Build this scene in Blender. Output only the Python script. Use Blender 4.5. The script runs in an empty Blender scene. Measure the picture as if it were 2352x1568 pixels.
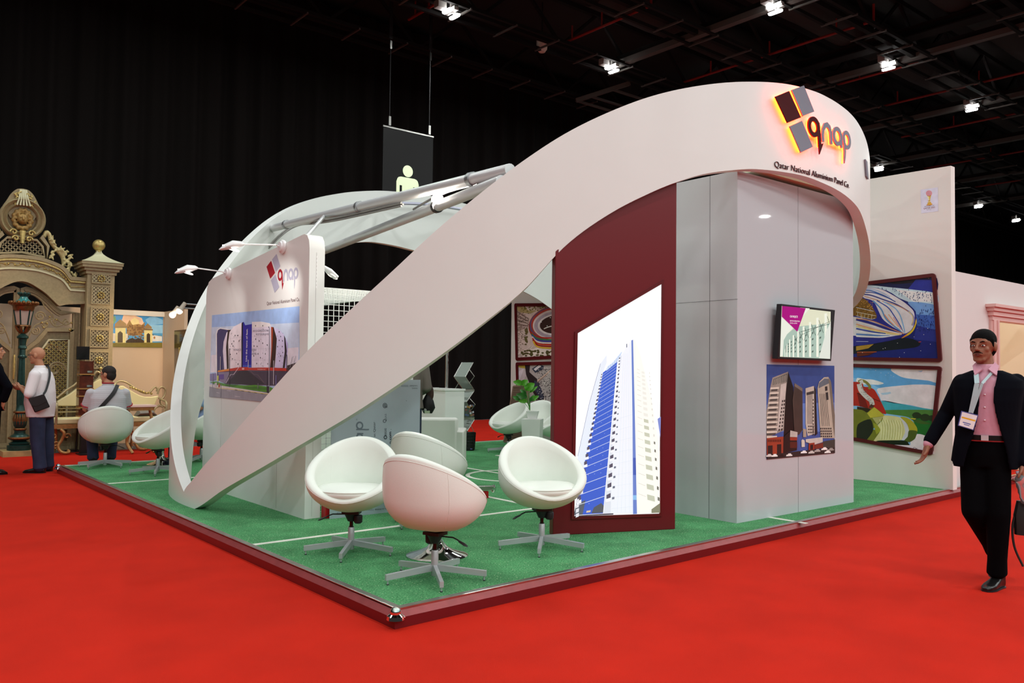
import bpy, bmesh, math, random
from mathutils import Vector as V, Matrix as M
random.seed(7)
SC = bpy.context.scene
COL = SC.collection
PI = math.pi
R_ = math.radians
def cosd(a): return math.cos(R_(a))
def sind(a): return math.sin(R_(a))
def lerp(a, b, t): return a + (b - a) * t

# ---------------------------------------------------------------- camera (frame 2352 x 1568)
CX0, CY0 = 1176.0, 784.0
VPL, VPR = (-417.0, 832.0), (3480.0, 876.0)          # vanishing points of the platform's two edges
FPX = math.sqrt(-((VPL[0]-CX0)*(VPR[0]-CX0) + (VPL[1]-CY0)*(VPR[1]-CY0)))
aY = V((VPL[0]-CX0, VPL[1]-CY0, FPX)).normalized()
aX = V((VPR[0]-CX0, VPR[1]-CY0, FPX)).normalized()
aZ = aX.cross(aY).normalized()
if aZ.y > 0: aZ = -aZ
ROT = M(((aX.x, aY.x, aZ.x), (aX.y, aY.y, aZ.y), (aX.z, aY.z, aZ.z)))   # world -> camera (x right, y down, z forward)
CAM = V((-2.565, -4.100, 1.48))
def ray(x, y): return ROT.transposed() @ V((x-CX0, y-CY0, FPX))
def onZ(x, y, z): d = ray(x, y); return CAM + d*((z-CAM.z)/d.z)
def onX(x, y, X): d = ray(x, y); return CAM + d*((X-CAM.x)/d.x)
def onY(x, y, Y): d = ray(x, y); return CAM + d*((Y-CAM.y)/d.y)
def onP(x, y, p, n): d = ray(x, y); return CAM + d*((V(p)-CAM).dot(n)/d.dot(n))
def at(x, y, D): return CAM + ray(x, y)*(D/FPX)
def depth(P): return (ROT @ (V(P)-CAM)).z
cd = bpy.data.cameras.new('camera'); cam = bpy.data.objects.new('camera', cd); COL.objects.link(cam)
cd.sensor_width = 36.0; cd.lens = 36.0*FPX/2352.0; cd.clip_end = 300
RT = ROT.transposed()
rgt, up, bck = RT @ V((1,0,0)), RT @ V((0,-1,0)), RT @ V((0,0,-1))
cam.matrix_world = M(((rgt.x, up.x, bck.x, CAM.x), (rgt.y, up.y, bck.y, CAM.y), (rgt.z, up.z, bck.z, CAM.z), (0,0,0,1)))
SC.camera = cam
VRIGHT = V((rgt.x, rgt.y, 0)).normalized(); VAWAY = V((-bck.x, -bck.y, 0)).normalized(); UP = V((0,0,1))

# ---------------------------------------------------------------- materials
def lin(c):
    if isinstance(c, str):
        c = c.lstrip('#'); c = tuple(int(c[i:i+2], 16)/255 for i in (0, 2, 4))
    return tuple((x/12.92 if x <= .04045 else ((x+.055)/1.055)**2.4) for x in c) + (1.0,)
MATS = {}
def mat(name, col, rough=.5, metal=0, spec=.5, coat=0, emit=0, noise=0, nscale=20, bump=0, bscale=60, alpha=1, trans=0, ior=1.45, ecol=None, crough=.05, sheen=0):
    if name in MATS: return MATS[name]
    m = bpy.data.materials.new(name); m.use_nodes = True
    nt = m.node_tree; b = nt.nodes['Principled BSDF']; N = nt.nodes.new; L = nt.links.new
    c = lin(col)
    b.inputs['Base Color'].default_value = c
    b.inputs['Roughness'].default_value = rough; b.inputs['Metallic'].default_value = metal
    b.inputs['Specular IOR Level'].default_value = spec; b.inputs['Coat Weight'].default_value = coat
    b.inputs['Coat Roughness'].default_value = crough
    b.inputs['Alpha'].default_value = alpha; b.inputs['Transmission Weight'].default_value = trans; b.inputs['IOR'].default_value = ior
    b.inputs['Sheen Weight'].default_value = sheen
    if emit:
        b.inputs['Emission Color'].default_value = lin(ecol) if ecol else c
        b.inputs['Emission Strength'].default_value = emit
    if noise or bump:
        tc = N('ShaderNodeTexCoord')
        if noise:
            n = N('ShaderNodeTexNoise'); n.inputs['Scale'].default_value = nscale; n.inputs['Detail'].default_value = 4
            L(tc.outputs['Object'], n.inputs['Vector'])
            r = N('ShaderNodeMapRange'); r.inputs['From Min'].default_value = .3; r.inputs['From Max'].default_value = .7
            r.inputs['To Min'].default_value = 1-noise; r.inputs['To Max'].default_value = 1+noise
            L(n.outputs['Fac'], r.inputs['Value'])
            h = N('ShaderNodeHueSaturation'); h.inputs['Color'].default_value = c; L(r.outputs['Result'], h.inputs['Value'])
            L(h.outputs['Color'], b.inputs['Base Color'])
        if bump:
            n2 = N('ShaderNodeTexNoise'); n2.inputs['Scale'].default_value = bscale; n2.inputs['Detail'].default_value = 3
            L(tc.outputs['Object'], n2.inputs['Vector'])
            bp = N('ShaderNodeBump'); bp.inputs['Strength'].default_value = bump; bp.inputs['Distance'].default_value = .01
            L(n2.outputs['Fac'], bp.inputs['Height']); L(bp.outputs['Normal'], b.inputs['Normal'])
    MATS[name] = m
    return m
def pr(c, rough=.35):                    # printed colour on a poster
    k = lin(c); g_ = tuple(min(.92, x*1.28) for x in k[:3]); s_ = tuple((x*12.92 if x < .0031308 else 1.055*x**(1/2.4)-.055) for x in g_)
    return mat('print_'+c, s_, rough, spec=.35, noise=.09, nscale=11)
def lit(c, e=1.0):                       # translucent print of a backlit box, a screen
    k = lin(c); b = tuple((x*.3*12.92 if x*.3 < .0031308 else 1.055*(x*.3)**(1/2.4)-.055) for x in k[:3])
    return mat('lit_%s_%g' % (c, e), b, .25, spec=.3, emit=e, ecol=c)

# ---------------------------------------------------------------- mesh builder
class MB:
    def __init__(s): s.v = []; s.f = []; s.mi = []; s.slots = []; s.smooth = True; s.ang = 35
    def slot(s, m):
        if m not in s.slots: s.slots.append(m)
        return s.slots.index(m)
    def add(s, vs, fs, m):
        b = len(s.v); s.v.extend([V(p) for p in vs]); k = s.slot(m)
        for f in fs: s.f.append([b+i for i in f]); s.mi.append(k)
        return s
    def box(s, c, size, m, rot=None):
        hx, hy, hz = size[0]/2, size[1]/2, size[2]/2; c = V(c)
        vs = [V((x*hx, y*hy, z*hz)) for x in (-1,1) for y in (-1,1) for z in (-1,1)]
        if rot is not None: vs = [rot @ p for p in vs]
        return s.add([c+p for p in vs], [(0,1,3,2),(4,6,7,5),(0,4,5,1),(2,3,7,6),(0,2,6,4),(1,5,7,3)], m)
    def box2(s, a, b, m):
        return s.box([(a[i]+b[i])/2 for i in range(3)], [abs(b[i]-a[i]) for i in range(3)], m)
    def hexa(s, p, m):                    # 8 corners: bottom loop of four, top loop of four
        return s.add(p, [(0,3,2,1),(4,5,6,7),(0,1,5,4),(1,2,6,5),(2,3,7,6),(3,0,4,7)], m)
    def bar(s, a, b, w, h, m, upv=(0,0,1)):
        a, b = V(a), V(b); d = (b-a).normalized(); u = V(upv)
        sx = d.cross(u)
        if sx.length < 1e-4: sx = d.cross(V((1,0,0)))
        sx.normalize(); sz = sx.cross(d).normalized()
        o = [(-1,-1),(1,-1),(1,1),(-1,1)]
        vs = [p + sx*(i*w/2) + sz*(j*h/2) for p in (a, b) for i, j in o]
        return s.add(vs, [(0,1,2,3),(7,6,5,4),(0,4,5,1),(1,5,6,2),(2,6,7,3),(3,7,4,0)], m)
    def tube(s, pts, r, m, n=8, closed=False, caps=True):
        pts = [V(p) for p in pts]; k = len(pts)
        rs = r if isinstance(r, (list, tuple)) else [r]*k
        vs = []; prev = None
        for i, p in enumerate(pts):
            if closed: d = pts[(i+1) % k] - pts[i-1]
            else: d = pts[min(i+1, k-1)] - pts[max(i-1, 0)]
            d = d.normalized() if d.length > 1e-9 else V((0,0,1))
            if prev is None: a = d.cross(V((0,0,1)) if abs(d.z) < .9 else V((1,0,0)))
            else: a = prev - d*prev.dot(d)
            a.normalize(); prev = a; b = d.cross(a)
            for j in range(n):
                t = 2*PI*j/n; vs.append(p + (a*math.cos(t) + b*math.sin(t))*rs[i])
        fs = []
        for i in range(k if closed else k-1):
            q = (i+1) % k
            for j in range(n): fs.append((i*n+j, i*n+(j+1) % n, q*n+(j+1) % n, q*n+j))
        if caps and not closed: fs += [tuple(range(n))[::-1], tuple((k-1)*n+j for j in range(n))]
        return s.add(vs, fs, m)
    def cyl(s, a, b, r, m, n=16, r2=None): return s.tube([a, b], [r, r if r2 is None else r2], m, n)
    def lathe(s, prof, c, m, n=24, axis=(0,0,1), caps=True):
        ax = V(axis).normalized(); u = ax.orthogonal().normalized() if abs(ax.z) < .99 else V((1,0,0)); w = ax.cross(u); c = V(c)
        vs = []
        for r, z in prof:
            for j in range(n):
                t = 2*PI*j/n; vs.append(c + ax*z + (u*math.cos(t)+w*math.sin(t))*max(r, 1e-4))
        fs = []; k = len(prof)
        for i in range(k-1):
            for j in range(n): fs.append((i*n+j, i*n+(j+1) % n, (i+1)*n+(j+1) % n, (i+1)*n+j))
        if caps: fs += [tuple(range(n))[::-1], tuple((k-1)*n+j for j in range(n))]
        return s.add(vs, fs, m)
    def ball(s, c, r, m, n=16, rot=None):
        c = V(c); rr = V(r) if not isinstance(r, (int, float)) else V((r, r, r)); vs = []; fs = []; k = max(6, n//2)
        for i in range(k+1):
            p = PI*i/k
            for j in range(n):
                t = 2*PI*j/n; q = V((rr.x*math.sin(p)*math.cos(t), rr.y*math.sin(p)*math.sin(t), -rr.z*math.cos(p)))
                vs.append(c + (rot @ q if rot is not None else q))
        for i in range(k):
            for j in range(n): fs.append((i*n+j, i*n+(j+1) % n, (i+1)*n+(j+1) % n, (i+1)*n+j))
        return s.add(vs, fs, m)
    def cap(s, a, b, r0, r1, m, n=12):    # tapered capsule
        a, b = V(a), V(b); d = b-a; L = d.length
        if L < 1e-6: return s.ball(a, r0, m, n)
        d /= L; pts = []; rs = []
        for i in range(1, 5): t = PI/2*i/4; pts.append(a - d*r0*math.cos(t)); rs.append(r0*math.sin(t))
        for i in range(0, 4): t = PI/2*i/4; pts.append(b + d*r1*math.sin(t)); rs.append(r1*math.cos(t))
        return s.tube(pts, rs, m, n)
    def loft(s, rings, m, n=20, caps=True, p=2.0):    # rings: (center, half-width vector, half-depth vector)
        vs = []; fs = []; k = len(rings)
        for c, ax, ay in rings:
            c, ax, ay = V(c), V(ax), V(ay)
            for j in range(n):
                t = 2*PI*j/n; x, y = math.cos(t), math.sin(t)
                q = (abs(x)**p + abs(y)**p)**(-1/p); vs.append(c + ax*(x*q) + ay*(y*q))
        for i in range(k-1):
            for j in range(n): fs.append((i*n+j, i*n+(j+1) % n, (i+1)*n+(j+1) % n, (i+1)*n+j))
        if caps: fs += [tuple(range(n))[::-1], tuple((k-1)*n+j for j in range(n))]
        return s.add(vs, fs, m)
    def prism(s, poly, F, w0, w1, m, back=True):      # poly: (u,v) list; F(u,v,w) -> point
        n = len(poly); vs = [F(u, v, w1) for u, v in poly]; fs = [tuple(range(n))]
        if back:
            vs += [F(u, v, w0) for u, v in poly]
            fs += [tuple(range(2*n-1, n-1, -1))] + [(i, n+i, n+(i+1) % n, (i+1) % n) for i in range(n)]
        return s.add(vs, fs, m)
    def ringprism(s, outer, inner, F, w0, w1, m, closed=True, back=True):
        n = len(outer); vs = []
        for P, w in ((outer, w1), (inner, w1), (outer, w0), (inner, w0)):
            vs += [F(u, v, w) for u, v in P]
        fs = []
        for i in range(n if closed else n-1):
            j = (i+1) % n
            fs.append((i, j, n+j, n+i))
            if back: fs += [(2*n+j, 2*n+i, 3*n+i, 3*n+j), (j, i, 2*n+i, 2*n+j), (n+i, n+j, 3*n+j, 3*n+i)]
        if not closed and back:
            fs += [(0, n, 3*n, 2*n), (n-1, 2*n+n-1, 3*n+n-1, n+n-1)]
        return s.add(vs, fs, m)
    def stroke(s, path, w, F, w0, w1, m, closed=False, back=True):    # ribbon of width w along (u,v) path
        k = len(path); a = []; b = []; ws = w if isinstance(w, (list, tuple)) else [w]*k
        for i, p in enumerate(path):
            q0 = path[(i-1) % k] if closed else path[max(i-1, 0)]; q1 = path[(i+1) % k] if closed else path[min(i+1, k-1)]
            dx, dy = q1[0]-q0[0], q1[1]-q0[1]; L = math.hypot(dx, dy) or 1
            nx, ny = -dy/L, dx/L
            a.append((p[0]+nx*ws[i]/2, p[1]+ny*ws[i]/2)); b.append((p[0]-nx*ws[i]/2, p[1]-ny*ws[i]/2))
        return s.ringprism(a, b, F, w0, w1, m, closed, back)
    def mesh(s, name, recalc=True):
        me = bpy.data.meshes.new(name); me.from_pydata(s.v, [], s.f)
        for m in s.slots: me.materials.append(m)
        me.polygons.foreach_set('material_index', s.mi)
        if recalc:
            bm = bmesh.new(); bm.from_mesh(me); bmesh.ops.recalc_face_normals(bm, faces=bm.faces); bm.to_mesh(me); bm.free()
        if s.smooth:
            me.shade_smooth(); me.set_sharp_from_angle(angle=R_(s.ang))
        me.update()
        return me
def obj(name, mb, parent=None, local=False, label=None, kind=None, bevel=0, subsurf=0, recalc=True):
    me = mb if isinstance(mb, bpy.types.Mesh) else mb.mesh(name, recalc)
    o = bpy.data.objects.new(name, me); COL.objects.link(o)
    if parent is not None:
        o.parent = parent
        if not local: o.matrix_parent_inverse = world_m(parent).inverted()
    if label: o['label'] = label
    if kind: o['kind'] = kind
    if bevel:
        b = o.modifiers.new('edge', 'BEVEL'); b.width = bevel; b.segments = 2; b.limit_method = 'ANGLE'; b.angle_limit = R_(40)
    if subsurf:
        b = o.modifiers.new('smooth', 'SUBSURF'); b.levels = subsurf; b.render_levels = subsurf
    return o
def world_m(o):
    m = M.LocRotScale(o.location, o.rotation_euler, o.scale)
    return world_m(o.parent) @ o.matrix_parent_inverse @ m if o.parent else m
def tag(o, label, cat, group=None):
    o['label'] = label; o['category'] = cat
    if group: o['group'] = group
    return o
def thing(name, label, cat, loc=(0,0,0), rz=0, group=None):
    o = bpy.data.objects.new(name, None); COL.objects.link(o)
    o.location = loc; o.rotation_euler = (0, 0, rz); o.empty_display_size = .05
    return tag(o, label, cat, group)
def single(name, mb, label, cat, group=None, **k): return tag(obj(name, mb, **k), label, cat, group)
def struct(name, mb, **k): return obj(name, mb, kind='structure', **k)
def copy_tree(o, parent=None):
    c = o.copy(); COL.objects.link(c)
    if parent is not None: c.parent = parent
    for ch in [x for x in bpy.data.objects if x.parent == o]: copy_tree(ch, c)
    return c
def evalmesh(name, mb, mods, mats=None):
    me = mb.mesh(name); o = bpy.data.objects.new(name, me); COL.objects.link(o)
    for t, kw in mods:
        q = o.modifiers.new(t, t)
        for k, v in kw.items(): setattr(q, k, v)
    dg = bpy.context.evaluated_depsgraph_get(); dg.update()
    r = bpy.data.meshes.new_from_object(o.evaluated_get(dg), preserve_all_data_layers=True, depsgraph=dg)
    bpy.data.objects.remove(o); bpy.data.meshes.remove(me); r.name = name
    return r
def fuse(name, mb, m, voxel=.01, smooth=6, fac=.5):    # primitives -> one continuous skin
    r = evalmesh(name, mb, [('REMESH', dict(mode='VOXEL', voxel_size=voxel)), ('SMOOTH', dict(iterations=smooth, factor=fac))])
    r.materials.clear(); r.materials.append(m)
    r.polygons.foreach_set('material_index', [0]*len(r.polygons)); r.shade_smooth()
    return r
def text_mesh(txt, size=1.0, spacing=1.0, bold=0.0):   # flat glyphs: (verts, faces, width, per-letter islands)
    c = bpy.data.curves.new('glyphs', 'FONT'); c.body = txt; c.size = size; c.space_character = spacing; c.offset = bold
    c.resolution_u = 3; c.fill_mode = 'FRONT'
    o = bpy.data.objects.new('glyphs', c); COL.objects.link(o)
    dg = bpy.context.evaluated_depsgraph_get(); dg.update()
    me = bpy.data.meshes.new_from_object(o.evaluated_get(dg), depsgraph=dg)
    vs = [v.co.copy() for v in me.vertices]; fs = [tuple(p.vertices) for p in me.polygons]
    bpy.data.objects.remove(o); bpy.data.curves.remove(c); bpy.data.meshes.remove(me)
    return vs, fs
def put_text(mb, txt, F, u0, v0, width, height, m, w=.001, thick=0, bold=0.0, capref=.7):
    vs, fs = text_mesh(txt, 1.0, 1.0, bold)
    if not vs: return
    x0 = min(p.x for p in vs); x1 = max(p.x for p in vs); sx = width/(x1-x0); sy = height/capref
    P = [(u0+(p.x-x0)*sx, v0+p.y*sy) for p in vs]
    if not thick: mb.add([F(u, v, w) for u, v in P], fs, m); return
    n = len(P); b = [F(u, v, w+thick) for u, v in P] + [F(u, v, w) for u, v in P]
    cnt = {}
    for f in fs:
        for i in range(len(f)):
            e = (f[i], f[(i+1) % len(f)]); cnt[e] = cnt.get(e, 0)+1
    side = [(e[1], e[0], n+e[0], n+e[1]) for e in cnt if (e[1], e[0]) not in cnt]
    mb.add(b, list(fs)+[tuple(n+i for i in reversed(f)) for f in fs]+side, m)
def ellipse(cx, cy, rx, ry, tilt=0, n=28, a0=0, a1=360):
    out = []; full = abs(a1-a0) >= 360
    for i in range(n):
        t = R_(a0 + (a1-a0)*i/(n if full else n-1)); x, y = rx*math.cos(t), ry*math.sin(t)
        out.append((cx + x*cosd(tilt) - y*sind(tilt), cy + x*sind(tilt) + y*cosd(tilt)))
    return out
def curve(pts, n=8):                     # Catmull-Rom through points of any dimension
    P = [V(list(p)+[0]*(3-len(p))) for p in pts]; out = []
    for i in range(len(P)-1):
        p0, p1, p2, p3 = P[max(i-1,0)], P[i], P[i+1], P[min(i+2, len(P)-1)]
        for j in range(n):
            t = j/n; out.append(.5*((2*p1) + (p2-p0)*t + (2*p0-5*p1+4*p2-p3)*t*t + (3*p1-p0-3*p2+p3)*t**3))
    out.append(P[-1]); return out
def c2(pts, n=8): return [(p.x, p.y) for p in curve(pts, n)]
def table(tab, x):                       # smooth interpolation in a sorted table
    if x <= tab[0][0]: return tab[0][1]
    if x >= tab[-1][0]: return tab[-1][1]
    n = len(tab)
    for i in range(n-1):
        if tab[i][0] <= x <= tab[i+1][0]:
            x0, y0 = tab[i]; x1, y1 = tab[i+1]; h = x1-x0; t = (x-x0)/h
            def sl(k):
                if k <= 0: return (tab[1][1]-tab[0][1])/(tab[1][0]-tab[0][0])
                if k >= n-1: return (tab[-1][1]-tab[-2][1])/(tab[-1][0]-tab[-2][0])
                return (tab[k+1][1]-tab[k-1][1])/(tab[k+1][0]-tab[k-1][0])
            m0, m1 = sl(i)*h, sl(i+1)*h
            return (2*t**3-3*t*t+1)*y0 + (t**3-2*t*t+t)*m0 + (-2*t**3+3*t*t)*y1 + (t**3-t*t)*m1
def hermite(a, b, m0, m1, t): return a*(2*t**3-3*t*t+1) + m0*(t**3-2*t*t+t) + b*(-2*t**3+3*t*t) + m1*(t**3-t*t)
class Art:                               # flat picture on a plane: polygons given in frame coordinates
    def __init__(s, p, n, lift=.0001, prt=pr):
        s.p, s.n = V(p), V(n).normalized(); s.mb = MB(); s.mb.smooth = False; s.k = 0; s.lift = lift; s.pr = prt; s.sm = False
    def P(s, x, y, w): return onP(x, y, s.p, s.n) + s.n*w
    def m(s, c): return s.pr(c) if isinstance(c, str) else c
    def up(s, d): s.k += d or .06; return s.k*s.lift
    def poly(s, pts, c, up=1):
        w = s.up(up)
        if s.sm and len(pts) > 4:
            P_ = [V((x, y, 0)) for x, y in pts]; n = len(P_); o = []
            for i in range(n):
                p0, p1, p2, p3 = P_[i-1], P_[i], P_[(i+1) % n], P_[(i+2) % n]
                for t in (0, .25, .5, .75): o.append(hermite(p1, p2, (p2-p0)*.38, (p3-p1)*.38, t))
            pts = [(q.x, q.y) for q in o]
        s.mb.add([s.P(x, y, w) for x, y in pts], [tuple(range(len(pts)))], s.m(c)); return s
    def line(s, pts, w, c, up=1):
        h = s.up(up); s.mb.stroke(pts, w, s.P, 0, h, s.m(c), back=False); return s
    def dots(s, pts, rx, ry, c, n=6):
        s.k += 1
        for x, y in pts: w = s.up(.03); s.mb.add([s.P(px, py, w) for px, py in ellipse(x, y, rx, ry, n=n)], [tuple(range(n))], s.m(c))
        return s
    def quads(s, qs, c):
        s.k += 1
        for q in qs: w = s.up(.03); s.mb.add([s.P(x, y, w) for x, y in q], [tuple(range(len(q)))], s.m(c))
        return s
    def text(s, txt, p0, p1, h, c, bold=0.0):          # baseline from p0 to p1 in frame coordinates, cap height h in frame px
        s.k += 1; A = onP(p0[0], p0[1], s.p, s.n); B = onP(p1[0], p1[1], s.p, s.n); d = (B-A); W = d.length; d.normalize()
        e = s.n.cross(d); H = (onP(p0[0], p0[1]-h, s.p, s.n)-A).length if abs(p1[0]-p0[0]) > abs(p1[1]-p0[1]) else (onP(p0[0]+h, p0[1], s.p, s.n)-A).length
        F = lambda u, v, w: A + d*u + e*v + s.n*w
        put_text(s.mb, txt, F, 0, 0, W, H, s.m(c), w=s.k*s.lift, bold=bold); return s
def bil(q, u, v):                        # bilinear point in a quad (tl, tr, br, bl)
    t = (lerp(q[0][0], q[1][0], u), lerp(q[0][1], q[1][1], u)); b = (lerp(q[3][0], q[2][0], u), lerp(q[3][1], q[2][1], u))
    return (lerp(t[0], b[0], v), lerp(t[1], b[1], v))
def sub(q, u0, v0, u1, v1): return [bil(q, u0, v0), bil(q, u1, v0), bil(q, u1, v1), bil(q, u0, v1)]

# shared materials
WHITE = mat('white_panel', '#e4e5e1', .32, spec=.45, noise=.01, nscale=3)
GLOSSW = mat('gloss_white_panel', '#bfc2c6', .55, spec=.2, coat=.75, crough=.02)
LEATHER = mat('white_leather', '#e2e6dd', .42, spec=.4, bump=.08, bscale=220)
MAROON = mat('maroon_laminate', '#6b1a20', .35, spec=.35)
SILVER = mat('silver_paint', '#a7a9ab', .35, metal=.75)
ALU = mat('brushed_aluminium', '#b9b7b2', .3, metal=1, noise=.12, nscale=9)
CHROME = mat('chrome', '#e8e8e8', .06, metal=1)
BLACKP = mat('black_plastic', '#17161a', .45)
BLACKM = mat('black_metal', '#1d1b1c', .4, metal=.3)
DARK = mat('dark_joint', '#55565a', .6)
# ---------------------------------------------------------------- hall: floor, carpet, ceiling, curtain
CONC = mat('concrete', '#5d5a58', .7, noise=.12, nscale=4)
mb = MB(); mb.box2((-30,-30,-.2), (60,20,-.006), CONC); struct('floor', mb)
RED = mat('red_carpet_pile', '#c1210f', .9, spec=.15, noise=.08, nscale=2.2, bump=.5, bscale=420)
mb = MB(); mb.smooth = False
def slab(mb, poly, z0, z1, m): mb.prism(poly, lambda u, v, w: V((u, v, w)), z0, z1, m)
slab(mb, [(-9,-7.2),(15,-7.2),(15,15.55),(3.2,15.55),(3.2,11.64),(-9,11.64)], -.006, 0, RED)
single('carpet', mb, 'bright red carpet covering the hall floor around the stand', 'carpet')

ROOF = mat('roof_deck', '#13100e', .9, noise=.2, nscale=.6)
mb = MB(); mb.box2((-30,-30,11.3), (60,20,11.5), ROOF); struct('ceiling', mb)
mb = MB(); mb.box2((-30,16.3,0), (60,16.5,11.3), mat('dark_wall', '#0b0a0a', .9)); struct('wall_back', mb)
mb = MB(); mb.box2((59.5,-30,0), (59.7,16.3,11.3), mat('dark_wall', '#0b0a0a', .9)); struct('wall_right', mb)
CURT = mat('black_drape', '#161413', .95, spec=.05)
mb = MB(); mb.ang = 80
n = 1500; vs = []; fs = []
for i in range(n+1):
    x = -14 + 70*i/n
    d = .09*math.sin(x*9.3 + 1.4*math.sin(x*1.3)) + .05*math.sin(x*4.1+.7) + .03*math.sin(x*21+2*math.sin(x*.7))
    vs += [V((x, 15.78+d*.6, 0.0)), V((x, 15.78+d, 5.5)), V((x, 15.78+d*.8, 11.05))]
for i in range(n):
    for k in range(2): fs.append((i*3+k, (i+1)*3+k, (i+1)*3+k+1, i*3+k+1))
mb.add(vs, fs, CURT)
single('curtain', mb, 'tall black pleated curtain hanging along the back of the hall', 'curtain', recalc=False)

TRUSS = mat('truss_steel', '#151312', .8, spec=.2)
BEAMG = mat('cable_tray_grey', '#4e4b47', .6)
PIPE = mat('red_sprinkler_paint', '#7d1c15', .5)
DUCT = mat('duct_fabric', '#221c19', .9, noise=.15, nscale=1.2)
where = ['nearest the back curtain', 'second from the back curtain', 'third from the back curtain', 'fourth from the back curtain', 'nearest the camera']
for k, y in enumerate((13.9, 11.25, 8.5, 5.7, 2.9)):
    t = thing('roof_truss', 'dark steel lattice roof truss running to the right, ' + where[k], 'roof truss', (20, y, 9.7), group='lattice roof trusses')
    x0, x1 = 0, 56
    mb = MB(); mb.smooth = False
    for zz in (9.75, 10.9): mb.box2((x0, y-.06, zz-.06), (x1, y+.06, zz+.06), TRUSS)
    obj('chord', mb, t)
    mb = MB(); mb.smooth = False; x = x0; q = 0
    while x < x1:
        mb.bar((x, y, 9.75 if q % 2 else 10.9), (x+1.3, y, 10.9 if q % 2 else 9.75), .07, .07, TRUSS); x += 1.3; q += 1
    obj('lattice', mb, t, kind='stuff')
    mb = MB(); mb.smooth = False
    mb.box2((x0, y-.42, 9.62), (x1, y-.34, 9.70), TRUSS); mb.box2((x0, y+.34, 9.62), (x1, y+.42, 9.70), TRUSS)
    x = x0+.4
    while x < 40: mb.box2((x, y-.45, 9.6), (x+.04, y+.45, 9.64), BEAMG); x += 1.35
    obj('cable_tray', mb, t, kind='stuff')
for k, (x, ya, yb) in enumerate(((13.72,4.5,11.2),(19.08,2.6,13.6),(24.3,-2,13.6),(29.2,-4,13.6),(34.6,-6,13.6),(40.0,-6,13.6))):
    mb = MB(); mb.smooth = False; mb.box2((x-.09, ya, 9.66), (x+.09, yb, 9.80), BEAMG); mb.box2((x-.02, ya, 9.8), (x+.02, yb, 9.95), TRUSS)
    single('lighting_rail', mb, 'grey lighting rail under the trusses, %s from the left' % ('first','second','third','fourth','fifth','farthest')[k], 'rail', 'grey lighting rails')
mb = MB(); mb.smooth = False
mb.box2((18.2, -6, 9.95), (18.6, 13.8, 9.99), TRUSS); mb.box2((18.37, -6, 9.99), (18.43, 13.8, 10.17), TRUSS); mb.box2((18.2, -6, 10.17), (18.6, 13.8, 10.2), TRUSS)
single('roof_beam', mb, 'heavy dark steel roof beam crossing the trusses beside the second lighting rail', 'beam')
for k, (x, ya, yb) in enumerate(((11.74,8.3,11.4),(8.0,10.9,12.6),(16.3,5.4,11.0),(19.75,5.8,9.3),(22.6,2,9),(26.4,-1,9.5),(31.5,-4,11),(36.5,-4,11))):
    z = 9.8
    mb = MB(); mb.cyl((x, ya, z), (x, yb, z), .035, PIPE, 8)
    for q in range(3):
        yy = lerp(ya, yb, (q+.5)/3); mb.cyl((x, yy, z), (x, yy, z+.35), .022, PIPE, 8)
    mb.cyl((x, ya, z), (x, ya, z+.4), .03, PIPE, 8)
    single('sprinkler_pipe', mb, 'red sprinkler pipe under the dark roof, %s from the left' % ('second','first','third','fourth','fifth','sixth','seventh','eighth')[k], 'pipe', 'red sprinkler pipes')
for k, (y, r, z, x0, x1) in enumerate(((9.9,.48,10.74,11.5,45),(7.1,.5,10.74,12.5,50),(4.3,.5,10.74,17,52))):
    mb = MB(); pts = [(x0+i*(x1-x0)/30, y, z) for i in range(31)]; mb.tube(pts, [r*(1+.03*(i % 3)) for i in range(31)], DUCT, 20)
    single('air_duct', mb, 'large dark round air duct under the roof, ' + ('nearest the back curtain','between the lamp rows','nearest the camera')[k], 'duct', 'round air ducts')

# high-bay lamps on their grid; unseen rear rows added and strengthened for frontal light
LENS = mat('lamp_lens', '#ffffff', .3, emit=30)
LENS.cycles.emission_sampling = 'NONE'
LHOUSE = mat('lamp_housing', '#8d8a86', .5)
lampmb = MB()
def lamp_parts():
    h = MB(); h.box((0,0,.085), (.12,.40,.08), LHOUSE)
    h.box((0,0,.05), (.40,.06,.03), LHOUSE); h.box((0,0,.2), (.05,.05,.2), LHOUSE); h.box((-.3,.0,.13), (.22,.18,.16), LHOUSE)
    a = MB(); a.loft([((0,0,-.004),(.052,0,0),(0,.165,0)),((0,0,.03),(.06,0,0),(0,.175,0))], LENS, 20, p=4)
    return h.mesh('housing'), a.mesh('lens')
HM, LM = lamp_parts()
YN = {11.7: 'row nearest the back curtain', 6.6: 'second row from the back curtain', 1.3: 'row above the stand front', -4.0: 'row behind the camera', -9.3: 'farthest row behind the camera'}
PWR = 118.0
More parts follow.
